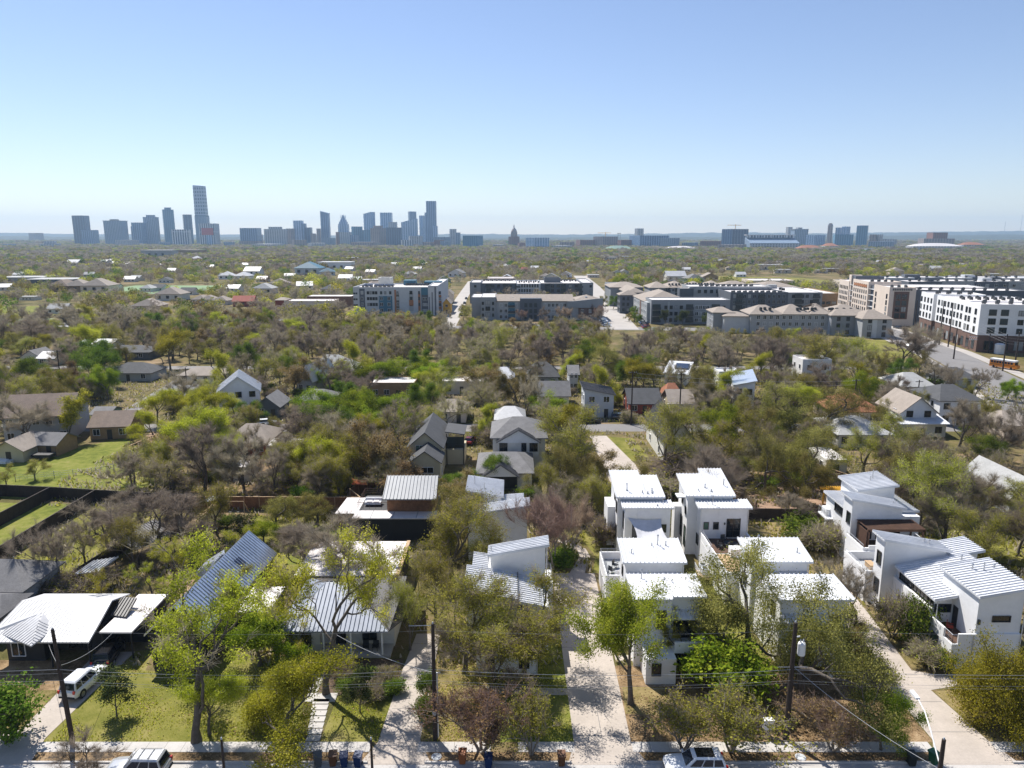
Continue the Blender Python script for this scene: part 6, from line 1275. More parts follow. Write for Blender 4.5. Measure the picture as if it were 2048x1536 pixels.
# ------------------------------------------------------------------ vehicles
def loft(mb, secs):
    i0 = len(mb.v); n = len(secs[0])
    for s in secs: mb.v += s
    for k in range(len(secs) - 1):
        for j in range(n):
            j2 = (j + 1) % n; mb.f.append((i0 + k * n + j, i0 + k * n + j2, i0 + (k + 1) * n + j2, i0 + (k + 1) * n + j)); mb.mi.append(mb.cur)
    mb.f.append(tuple(i0 + j for j in range(n))[::-1]); mb.f.append(tuple(i0 + (len(secs) - 1) * n + j for j in range(n))); mb.mi += [mb.cur] * 2
def suv(label, loc, rot, paint='carwhite', roofm=None, L=4.9, Wd=1.95, Ht=1.78, rack=False, group=None):
    t = thing('parked_car', label, 'car', loc, rot, group); hl, hw = L / 2, Wd / 2
    st = [(-hl, .50, .95, .80), (-hl + .05, .40, 1.05, .90), (-hl + .3, .32, 1.10, .97), (-hl + 1, .28, 1.12, 1), (0, .26, 1.08, 1), (hl - 1.7, .28, 1.07, 1), (hl - 1.2, .28, 1.04, .99), (hl - .5, .30, .99, .96), (hl - .15, .34, .90, .86), (hl, .45, .74, .68)]
    mb = MB(); secs = []
    for x, zb, zt, f in st:
        w = hw * f; pr = [(w * .85, zb), (w * .98, zb + .12), (w, (zb + zt) / 2), (w * .985, zt - .12), (w * .9, zt - .02), (w * .5, zt + .02)]
        secs.append([(x, y, z) for y, z in pr] + [(x, -y, z) for y, z in pr[::-1]])
    loft(mb, secs); obj('body', mb, paint, t, True)
    zb, zr = 1.05, Ht; A = [(-hl + .12, hw * .90), (hl - 1.55, hw * .90)]; B = [(-hl + .42, hw * .72), (hl - 2.35, hw * .72)]
    mb = MB(); xs = lambda q: A[0][0] + (A[1][0] - A[0][0]) * q; xt = lambda q: B[0][0] + (B[1][0] - B[0][0]) * q
    secs = []
    for f in (0, .5, .86, 1.0):
        z = zb + (zr - zb) * (f if f < 1 else 1); e = f if f < 1 else 1.0; sh = .0 if f < 1 else .10
        xa = A[0][0] + (B[0][0] - A[0][0]) * e + sh; xb = A[1][0] + (B[1][0] - A[1][0]) * e - sh; w = A[0][1] + (B[0][1] - A[0][1]) * e - sh * .8
        secs.append([(xa, -w, z), (xb, -w * .93, z), (xb + .05, -w * .4, z), (xb + .05, w * .4, z), (xb, w * .93, z), (xa, w, z)])
    loft(mb, secs); obj('cabin', mb, paint, t, False)
    def P3(q, f, side): # point on the side glass
        x = xs(q) * (1 - f) + xt(q) * f; w = (A[0][1] * (1 - f) + B[0][1] * f) + .012; return (x, side * w, zb + (zr - zb) * f)
    for sd in (-1, 1):
        for q0, q1 in ((.05, .30), (.335, .61), (.645, .93)):
            g = MB(); g.poly([P3(q0, .12, sd), P3(q1, .12, sd), P3(q1 - (.02 if q1 > .9 else 0), .82, sd), P3(q0, .82, sd)]); obj('side_window', g, 'carglass', t)
        obj('mirror', MB().box(hl - 1.75, sd * hw * .93 - .02 if sd > 0 else sd * hw - .14, 1.08, hl - 1.6, sd * hw + .14 if sd > 0 else sd * hw * .93 + .02, 1.24), paint, t)
        for x in (-hl + .92, hl - .95):
            wh = MB().tube([(x, sd * (hw - .22), .37), (x, sd * (hw + .012), .37)], .37, 20); wo = obj('wheel', wh, 'rubber', t)
            rm = MB().tube([(x, sd * (hw - .1), .37), (x, sd * (hw + .02), .37)], .25, 14); obj('rim', rm, 'rim', wo)
            obj('wheel_arch', MB().tube([(x, sd * (hw - .3), .40), (x, sd * (hw + .004), .40)], .44, 20), 'rubber', t)
        obj('headlight', MB().box(hl - .36, sd * hw * .62 - .16, .72, hl - .09, sd * hw * .62 + .16, .86), 'head', t)
        obj('tail_light', MB().box(-hl - .015, sd * hw * .78 - .09, .86, -hl + .12, sd * hw * .78 + .1, 1.16), 'tail', t)
    f0 = lambda f, w: (A[1][0] + (B[1][0] - A[1][0]) * f + .065, w, zb + (zr - zb) * f)
    g = MB(); g.poly([f0(.1, -hw * .74), f0(.1, hw * .74), f0(.84, hw * .62), f0(.84, -hw * .62)]); obj('windscreen', g, 'carglass', t)
    r0 = lambda f, w: (A[0][0] + (B[0][0] - A[0][0]) * f - .012, w, zb + (zr - zb) * f)
    g = MB(); g.poly([r0(.14, -hw * .76), r0(.82, -hw * .64), r0(.82, hw * .64), r0(.14, hw * .76)]); obj('rear_window', g, 'carglass', t)
    if roofm: obj('roof_panel', MB().box(B[0][0] + .55, -hw * .56, zr, B[1][0] - .12, hw * .56, zr + .015), roofm, t)
    if rack:
        for sd in (-1, 1): obj('roof_rail', MB().tube([(B[0][0] + .2, sd * hw * .62, zr + .07), (B[1][0] - .2, sd * hw * .62, zr + .07)], .025, 5), 'dsteel', t)
        for x in (-1.2, -.4, .3): obj('cross_bar', MB().box(x - .03, -hw * .62, zr + .06, x + .03, hw * .62, zr + .1), 'dsteel', t)
    obj('grille', MB().box(hl - .14, -hw * .42, .5, hl + .02, hw * .42, .7), 'rubber', t); obj('licence_plate', MB().box(-hl - .02, -.16, .72, -hl + .01, .16, .82), 'plate', t); obj('bumper', MB().box(-hl - .04, -hw * .8, .42, -hl + .1, hw * .8, .58), 'rubber', t)
    return t
c = G(1385, 1512, .9); suv('white car with a black glass roof at the kerb below the live oaks', (c[0], 51.25, 0), math.pi, 'carwhite', 'carblack')
c = G(284, 1517, .9); suv('silver white car with dark roof bars at the kerb on the left', (c[0], 50.9, 0), math.pi, 'carsilver', None, rack=True, Ht=1.88)
c = G(168, 1357, .9); suv('white family car standing on the left driveway', (c[0], c[1], 0.02), rad(84), 'carwhite', None, Ht=1.88)
c = G(205, 1310, .8); suv('black car in front of the carport at the top of the left driveway', (c[0] + .3, c[1] + .6, 0.02), rad(100), 'carblack', None)
def smallcar(paint):
    mb = MB(); hl, hw = 2.25, .9
    st = [(-hl, .5, .85, .85), (-hl + .3, .3, .95, 1), (0, .28, .95, 1), (hl - .9, .3, .9, 1), (hl - .2, .32, .78, .92), (hl, .4, .65, .75)]
    secs = []
    for x, zb, zt, f in st:
        w = hw * f; secs.append([(x, w * .9, zb), (x, w, zb + .2), (x, w * .95, zt), (x, -w * .95, zt), (x, -w, zb + .2), (x, -w * .9, zb)])
    loft(mb, secs); mb.cur = 1
    loft(mb, [[(-hl + .35, -.82, .93), (hl - 1.1, -.8, .9), (hl - 1.1, .8, .9), (-hl + .35, .82, .93)], [(-hl + .8, -.66, 1.38), (hl - 1.9, -.66, 1.38), (hl - 1.9, .66, 1.38), (-hl + .8, .66, 1.38)]])
    mb.cur = 0; mb.box(-hl + .85, -.62, 1.375, hl - 1.95, .62, 1.44); mb.cur = 2
    for x in (-1.35, 1.4):
        for s in (-.92, .72): mb.tube([(x, s, .32), (x, s + .2, .32)], .32, 10)
    return mb.mesh('parked_car', [paint, 'carglass', 'rubber'])
SC = {p: smallcar(p) for p in ('carwhite', 'carsilver', 'carblack', 'cargrey', 'carblue', 'carred')}
COLN = {'carwhite': 'white', 'carsilver': 'silver', 'carblack': 'black', 'cargrey': 'dark grey', 'carblue': 'blue', 'carred': 'red'}
def pcar(p, x, y, rot, label, group=None):
    o = bpy.data.objects.new('parked_car', SC[p]); C.objects.link(o); o.location = (x, y, .02); o.rotation_euler = (0, 0, rot); tagit(o, label, 'car', group); return o
ORD = ['first', 'second', 'third', 'fourth', 'fifth', 'sixth', 'seventh', 'eighth', 'ninth', 'tenth', 'eleventh', 'twelfth', 'thirteenth', 'fourteenth', 'fifteenth', 'sixteenth']
rg = random.Random(11)
def carrow(n, x0, y0, x1, y1, rot, where, group, pal=('carwhite', 'carsilver', 'carblack', 'cargrey', 'carblue', 'carwhite', 'cargrey', 'carred')):
    for k in range(n):
        p = rg.choice(pal); t = k / max(1, n - 1)
        pcar(p, x0 + (x1 - x0) * t, y0 + (y1 - y0) * t, rot + rg.uniform(-.05, .05), f'{COLN[p]} car, {ORD[k]} {where}', group)
carrow(11, 63.0, 338, 66.6, 374, rad(20), 'in the row beside the grey corner complex', 'cars parked along the street between the apartments')
carrow(7, 67.5, 392, 70.5, 418, rad(20), 'in the upper row before the brick stair bay', 'cars parked along the street between the apartments')
carrow(9, 45.4, 346, 47.0, 384, rad(-20), 'in the shaded left row of the wide street', 'cars parked along the street between the apartments')
carrow(8, -36.4, 368, -39.0, 470, rad(92), 'up the left kerb by the yellow house', 'cars parked along the narrow street')
carrow(4, -28.0, 395, -31.5, 500, rad(92), 'up the right kerb opposite the yellow house', 'cars parked along the narrow street')
carrow(5, -2, 345.5, 24, 344, rad(-4), 'from the left before the long brown roof', 'cars in front of the long brown roof')
for p, px, py, r, lab in (('carsilver', 1809, 674, 1.9, 'silver car on the avenue waiting before the bare tree'), ('carwhite', 1828, 679, 1.75, 'white car standing on the avenue nearer the white and brick block'), ('carwhite', 1820, 695, .4, 'white car turning off the avenue below the black one'), ('carblack', 1803, 692, .4, 'black car turning off the avenue'), ('cargrey', 1795, 657, 1.8, 'grey car far up the avenue'), ('carwhite', 236, 873, .3, 'white car on the dirt at the head of the long green field'), ('carsilver', 1130, 742, 1.5, 'silver car under the carport right of the charcoal hip house'), ('carblack', 296, 711, .3, 'black car beside the dark bungalow'), ('cargrey', 1230, 836, 1.5, 'dark car in the drive beside the red bungalow'), ('carwhite', 533, 850, .3, 'white car behind the broad grey-brown hip roof'), ('carred', 940, 886, 1.4, 'red car on the pale drive right of the beige double gable house')):
    x, y = G(px, py); pcar(p, x, y, r, lab)
# orange bus
x, y = G(2006, 737); t = thing('bus', 'orange school bus with a white roof turning on the avenue', 'bus', (x, y, 0), rad(-60)); t.scale = (.68, .9, 1)
b = MB(); b.wedge(-5.6, -1.25, 5.6, 1.25, .5, 2.7, 2.7, 2.7, 2.7); b.box(5.6, -1.15, .5, 6.5, 1.15, 1.6); obj('body', b, 'orangebus' if 'orangebus' in M else mat('bus_paint', (.72, .24, .015), .4, var=.05), t)
obj('roof', MB().wedge(-5.62, -1.27, 5.62, 1.27, 2.55, 3.05, 3.05, 3.05, 3.05), 'tank', t)
for s in (-1, 1):
    for k in range(8): obj('window', MB().box(-5 + k * 1.25, s * 1.25 - .03, 1.75, -4.05 + k * 1.25, s * 1.25 + .03, 2.45), 'carglass', t)
    obj('stripe', MB().box(-5.6, s * 1.25 - .02, 1.25, 5.6, s * 1.25 + .02, 1.35), 'rubber', t)
    for xx in (-3.6, 4.2): obj('wheel', MB().tube([(xx, s * 1.0, .5), (xx, s * 1.28, .5)], .5, 14), 'rubber', t)
obj('windscreen', MB().box(5.58, -1.05, 1.7, 5.63, 1.05, 2.55), 'carglass', t); obj('rear_window', MB().box(-5.63, -.8, 1.7, -5.58, .8, 2.4), 'carglass', t)
# ------------------------------------------------------------------ bins
def bin_(m, px, py, label, rot=0.0, lid=True):
    x, y = G(px, py, .5); t = thing('wheelie_bin', label, 'bin', (x, max(51.2, y), .01), rot, 'wheeled bins along the kerb')
    b = MB(); i = len(b.v)
    for z, q in ((.06, .24), (1.0, .31)): b.v += [(-q, -q * 1.1, z), (q, -q * 1.1, z), (q, q * 1.1, z), (-q, q * 1.1, z)]
    b.f += [(3, 2, 1, 0), (4, 5, 6, 7), (0, 1, 5, 4), (1, 2, 6, 5), (2, 3, 7, 6), (3, 0, 4, 7)]; b.mi += [0] * 6
    b.box(-.34, -.38, .95, .34, .38, 1.0); obj('body', b, m, t)
    obj('lid', MB().wedge(-.35, -.42, .35, .40, 1.0, 1.05, 1.05, 1.12, 1.12), m, t); obj('handle', MB().tube([(-.25, .44, 1.0), (.25, .44, 1.0)], .025, 5), m, t)
    for sx in (-.3, .24): obj('wheel', MB().tube([(sx, .26, .12), (sx + .06, .26, .12)], .12, 10), 'rubber', t)
bin_('bingrey', 636, 1521, 'grey bin, leftmost of the four below the garden path', .3); bin_('binbrown', 666, 1519, 'small brown bin between the grey and blue bins', .1); bin_('binblue', 688, 1521, 'wider blue bin next to the small brown bin', .2); bin_('binblue', 716, 1521, 'blue bin at the right end of the four beside the driveway', -.1)
bin_('binorange', 925, 1515, 'rusty orange bin with its lid up by the tall pole'); bin_('binblue', 977, 1523, 'blue bin half under the brown crape myrtle'); bin_('binbrown', 1123, 1519, 'brown bin at the left corner of the long middle driveway')
bin_('bindark', 1823, 1519, 'black-green bin in the shade left of the lamp'); bin_('bingreen', 1868, 1516, 'bright green bin at the foot of the right driveway', .4)
x, y = G(1547, 1470, 1.0); t = thing('community_mailbox', 'white cluster mailbox on a post below the live oaks', 'mailbox', (x, 55.6, 0)); obj('box', MB().box(-.45, -.25, .7, .45, .25, 1.6), 'tank', t); obj('post', MB().box(-.08, -.08, 0, .08, .08, .7), 'steel', t); obj('door_seam', MB().box(-.44, -.26, 1.13, .44, -.245, 1.16).box(-.01, -.26, .72, .01, -.245, 1.58), 'mgrey', t)
for px, py, lab in ((873, 1514, 'pale utility cover in the verge by the tall pole'), (1601, 1515, 'pale utility cover in the verge below the mailbox')):
    x, y = G(px, py); single('utility_cover', MB().lathe([(.45, 0), (.45, .06), (.35, .1)], (x, y, 0), 10), 'lgrey', lab, 'cover', (x, y, 0))
# ------------------------------------------------------------------ poles and wires
POLES = {}
def upole(key, x, y, h, label, r=.16, cross=None, extra=None, group='wooden utility poles'):
    t = thing('utility_pole', label, 'utility pole', (x, y, 0), group=group); obj('shaft', MB().tube([(0, 0, 0), (0, 0, h * .5), (0, 0, h)], [r * 1.25, r * 1.05, r * .8], 10), 'pole', t)
    if cross: obj('cross_arm', MB().box(-cross, -.06, h - .5, cross, .06, h - .36), 'pole', t)
    ins = MB()
    for xx in ((-cross, -cross * .5, cross * .5, cross) if cross else (0,)): ins.lathe([(.05, 0), (.07, .08), (.04, .18)], (xx * .95, 0, h - .36 if cross else h), 7)
    obj('insulator', ins, 'lgrey', t); POLES[key] = (x, y, h); return t
p1 = upole('a', -37.9, 55.1, 10.4, 'leaning brown pole left, beside the white car on the driveway', .17); p1.rotation_euler = (0, rad(-2.2), 0)
p2 = upole('b', -6.6, 55.1, 10.9, 'tall dark pole at the head of the second driveway', .17)
obj('conduit', MB().tube([(.26, 0, .2), (.26, 0, 6.4)], .06, 6), 'alu', p2); obj('meter_box', MB().box(-.16, -.3, 2.5, .14, -.16, 2.9), 'lgrey', p2); obj('side_arm', MB().tube([(0, 0, 6.3), (.55, 0, 6.4)], .03, 5), 'steel', p2); obj('top_arm', MB().tube([(-2.0, 0, 10.7), (0, 0, 10.75)], .03, 5), 'steel', p2)
p3 = upole('c', 23.6, 55.1, 11.0, 'dark pole carrying a white drum transformer before the live oaks', .2)
tf = obj('transformer', MB().lathe([(.05, 0), (.30, .02), (.32, .1), (.32, 1.0), (.28, 1.1), (.1, 1.16)], (.62, -.1, 8.1), 16), 'tank', p3); obj('bushing', MB().lathe([(.05, 1.14), (.07, 1.3), (.03, 1.45)], (.5, -.1, 8.1), 8).lathe([(.05, 1.14), (.07, 1.3), (.03, 1.45)], (.74, -.1, 8.1), 8), 'lgrey', tf)
obj('side_arm', MB().tube([(-1.2, 0, 6.9), (1.3, 0, 6.9)], .03, 5), 'steel', p3); obj('insulator', MB().tube([(.2, 0, 9.7), (.45, 0, 9.75)], .06, 6), 'tank', p3)
# near side poles: only their tops reach into the picture
for key, px, h, lab, r in (('n1', 1892, 8.8, 'thick pole top at the lower right edge carrying a street lamp arm', .17), ('n2', 741, 8.4, 'slim dark pole top beside the blue bins', .1), ('n3', 441, 8.4, 'slim dark pole top right of the silver white car', .1)):
    Yn = 45.2; X = XA(px, Yn, h); upole(key, X, Yn, ZA(1479, Yn), lab, r)
X, Yn, hN = POLES['n1']; t = thing('street_lamp', 'pale street lamp on a long bent arm reaching over the street', 'street lamp', (X, Yn, 0), world=True)
lx, ly = XA(1836, 50.6, 8.2), 50.6; lz = ZA(1394, 50.6)
obj('arm', MB().tube([(X, Yn, hN - 2.2), (XA(1862, 47.4, ZA(1463, 47.4)), 47.4, ZA(1463, 47.4)), (XA(1850, 49.2, ZA(1424, 49.2)), 49.2, ZA(1424, 49.2)), (lx + .05, ly, lz)], [.05, .05, .045, .04], 7), 'tank', t)
obj('lamp_head', MB().wedge(lx - .16, ly - .2, lx + .16, ly + .75, lz - .1, lz + .06, lz + .06, lz + .12, lz + .12), 'tank', t); obj('lens', MB().box(lx - .12, ly + .1, lz - .15, lx + .12, ly + .6, lz - .1), 'head', t)
def wire(label, a, b, sag, r=.012, m='wire', group='overhead wires along the street'):
    a, b = Vector(a), Vector(b); pts = []
    n = 22
    for k in range(n + 1): q = k / n; p = a.lerp(b, q); p.z -= sag * 4 * q * (1 - q); pts.append(p)
    base = tuple(a); single('overhead_wire', MB().tube(pts, r, 4), m, label, 'wire', base, group)
def span(h, names, r, sag, off=0.0):
    xs = [(-95, 55.1), (-37.9 - (h * .038), 55.1), (-6.6, 55.1), (23.6, 55.1), (62, 55.1)]
    seg = ('left of the leaning pole', 'between the leaning pole and the tall dark pole', 'between the tall dark pole and the transformer pole', 'right of the transformer pole')
    for k in range(4): wire(f'{names} {seg[k]}', (xs[k][0], xs[k][1] + off, h), (xs[k + 1][0], xs[k + 1][1] + off, h), sag, r)
span(6.75, 'thick pale bundled cable', .016, .55, -.12); span(6.2, 'upper thin wire', .008, .5, .16); span(5.75, 'middle thin wire', .010, .55, -.16); span(5.3, 'lower thin wire', .007, .6, .18); span(10.3, 'topmost single wire', .006, .4, 0)
wire('pale service cable from the transformer pole down to the lamp', (23.7, 55, 7.0), (POLES['n1'][0], Yn, hN - 2.4), .5, .02)
wire('service wire from the leaning pole to the black house door', (-38.1, 55.2, 6.8), (-46.5, 66, 2.6), .5, .016); wire('service wire from the leaning pole to the carport', (-38.1, 55.2, 7.0), (-40.6, 67.4, 3.0), .5, .016); wire('service cable from the tall pole to the white cottage', (-6.6, 55.1, 6.4), (-18.5, 67.4, 3.0), .5, .022)
# poles further back
rgp = random.Random(5)
for px, pb, pt, lab in ((1262, 850, 742, 'tall thin pole left of the red bungalow'), (1358, 850, 745, 'tall thin pole right of the red bungalow'), (1706, 832, 758, 'dark pole in front of the orange tile roof'), (1832, 822, 760, 'dark pole beside the white gabled house'), (1576, 800, 756, 'thin pole between the oaks behind the stained box'), (1367, 760, 735, 'thin pole before the solar roof house'), (125, 790, 700, 'thin pole in the left bare trees'), (345, 722, 680, 'thin pole by the dark bungalow'), (425, 760, 700, 'thin pole above the white farmhouse'), (376, 795, 735, 'thin pole left of the white farmhouse')):
    x, y = G(px, pb); upole('m%d' % px, x, y, min(13, ZA(pt, y)), lab, .15, .9)
for px, pb, pt, lab in ((1827, 672, 600, 'tall grey pole at the left corner of the white and brick block'), (1878, 690, 602, 'left of the two tall grey poles before the white and brick block'), (1896, 694, 606, 'right of the two tall grey poles before the white and brick block'), (1907, 718, 656, 'brown pole between the avenue and the bare tree'), (2005, 742, 668, 'brown pole in front of the orange bus'), (2030, 728, 664, 'grey pole behind the orange bus'), (1976, 706, 667, 'thin pole holding the lattice sign gantry')):
    x, y = G(px, pb); upole('f%d' % px, x, y, ZA(pt, y), lab, .2)
A_, B_ = POLES['f2005'], POLES['f1878']
for k in range(4): wire(f'{["top", "second", "third", "lowest"][k]} power line from the pole at the bus across the avenue', (A_[0], A_[1], A_[2] - .3 - k * .9), (B_[0], B_[1], B_[2] - .3 - k * .8), .8, .014, group='power lines over the avenue'); wire(f'{["top", "second", "third", "lowest"][k]} power line from the pole at the bus out of the picture', (A_[0], A_[1], A_[2] - .3 - k * .9), (A_[0] + 45, A_[1] - 30, A_[2] - 1 - k * .9), .8, .014, group='power lines over the avenue')
A_, B_ = POLES['m1262'], POLES['m1706']
for k in range(2): wire(f'{["upper", "lower"][k]} line between the poles of the second street', (A_[0], A_[1], A_[2] - .4 - k), (B_[0], B_[1], B_[2] - .4 - k), 1.0, .02, group='lines over the second street')
x, y = G(1962, 704); t = thing('sign_gantry', 'pale lattice gantry reaching over the avenue', 'gantry', (x, y, 0)); lt = MB()
for dz in (4.6, 5.8): lt.tube([(-5, 0, dz), (4.6, 0, dz)], .1, 5)
for k in range(12): lt.tube([(-5 + k * .8, 0, 4.6), (-4.6 + k * .8, 0, 5.8), (-4.2 + k * .8, 0, 4.6)], .06, 4)
obj('truss', lt, 'alu', t); obj('post', MB().tube([(4.6, 0, 0), (4.6, 0, 6.2)], .25, 8), 'alu', t)
x, y = G(1998, 707); single('water_tank', MB().lathe([(1.7, 0), (1.7, 3.4), (1.0, 3.8), (.2, 3.9)], (x, y, 0), 18), 'tank', 'white upright tank beside the avenue behind the bus', 'tank', (x, y, 0), smooth=False)
# yard things seen small
def heap(name, label, cat, px, py, m, parts):
    x, y = G(px, py); t = thing(name, label, cat, (x, y, 0))
    for k, (n_, b, mm) in enumerate(parts): obj(n_, b, mm or m, t)
heap('tarp_pile', 'blue tarps over a pile of things in front of the tan shed', 'pile', 105, 900, 'teal', [('tarp', MB().wedge(-2, -1, 2, 1, 0, .5, .9, 1.2, .8), None), ('crate', MB().box(-3, -.6, 0, -2.1, .3, .8).box(2.2, -.8, 0, 3.1, .2, .6), 'rawwood')])
heap('trailer', 'low black trailer standing on the long green field', 'trailer', 88, 918, 'black', [('bed', MB().box(-1.8, -1, .5, 1.8, 1, 1.1), None), ('wheel', MB().tube([(-.3, -1.15, .35), (-.3, -1, .35)], .35, 12).tube([(-.3, 1, .35), (-.3, 1.15, .35)], .35, 12), 'rubber'), ('drawbar', MB().tube([(1.8, 0, .6), (3, 0, .5)], .06, 5), 'dsteel')])
heap('scrap_heap', 'white scrap heap in front of the yellow tan shed at the left edge', 'heap', 8, 925, 'tank', [('sheet_stack', MB().wedge(-1.5, -1, 1, 1, 0, .7, .4, .9, 1.1), None), ('box', MB().box(1.1, -.8, 0, 1.9, .2, .6), 'lgrey')])
heap('covered_grill', 'dark green covered grill on the lawn at the right', 'grill', 1987, 957, 'green', [('cover', MB().lathe([(.9, 0), (1.0, .5), (.8, .9), (.2, 1.1)], (0, 0, 0), 12), 'bingreen'), ('base', MB().lathe([(1.15, 0), (1.15, .08)], (0, 0, 0), 12), 'dirt')])
heap('garden_table', 'white garden table beside the cottage flat roof', 'table', 905, 1075, 'tank', [('tabletop', MB().lathe([(.7, .7), (.7, .75)], (0, 0, 0), 12), None), ('leg', MB().tube([(0, 0, 0), (0, 0, .7)], .06, 6), None)])
for px, py, lab in ((520, 858, 'silver car by the house with the broad grey-brown hip roof'), (1140, 762, 'white car under the trees right of the charcoal hip house'), (1700, 876, 'white car behind the light grey ranch house'), (1245, 838, 'silver car at the kerb of the second street by the red bungalow'), (1180, 846, 'black car at the kerb of the second street near the pale drive')):
    x, y = G(px, py); pcar({'s': 'carsilver', 'w': 'carwhite', 'b': 'carblack'}[lab[0]], x, y, .1 if 'kerb' in lab else 1.4, lab)
# ------------------------------------------------------------------ scattered far houses
FARH = {}
def farmesh(wm, rm, kind):
    k = (wm, rm, kind)
    if k not in FARH:
        wl, rf = MB(), MB()
        if kind == 'flat': wl.box(-9, -6, 0, 9, 6, 4); rf.box(-9.3, -6.3, 4, 9.3, 6.3, 4.3)
        else: gable(wl, rf, -6, -5, 6, 5, 3.4, 2.8, 'x' if kind == 'gx' else 'y', .5, hip=3.5 if kind == 'hx' else 0)
        wd = MB()
        for q in (-4, 0, 4): wd.box(q - .7, -(6.05 if kind == 'flat' else 5.05), 1, q + .7, -(5.9 if kind == 'flat' else 4.9), 2.4)
        FARH[k] = (wl.mesh('wall', wm), rf.mesh('roof', {'wroof': 'wroof_old_shade', 'flatw': 'lshingle'}.get(rm, rm)), wd.mesh('window', 'glass'))
    return FARH[k]
RN = {'wroof': 'white roofed', 'flatw': 'pale flat roofed', 'tshingle': 'tan roofed', 'shingle': 'grey roofed', 'dshingle': 'charcoal roofed', 'groof': 'metal roofed', 'red': 'red', 'tile': 'orange roofed', 'bshingle': 'brown roofed', 'lshingle': 'light grey roofed', 'teal': 'blue-green roofed'}
FARLIST = []
def far(px, py, rm, kind='gx', wm='offwhite', s=1.0, wall_h=1.0, rot=0.0):
    s *= .86 if s < 1.3 else .95; x, y = G(px, py + 3, 3); me = farmesh(wm, rm, kind); t = thing('distant_house', '', 'house', (x, y, 0), rad(rot), 'scattered houses among the far trees'); t.scale = (s, s, s * wall_h)
    for n_, m_ in zip(('wall', 'roof', 'window'), me): obj(n_, m_, None, t)
    FARLIST.append((t, RN[rm], px, py, x, y)); foot(x - 8 * s, y - 8 * s, x + 8 * s, y + 6 * s); PROT.append((px - 9 * s * FP / y, py - 6, px + 9 * s * FP / y, py + 6, y))
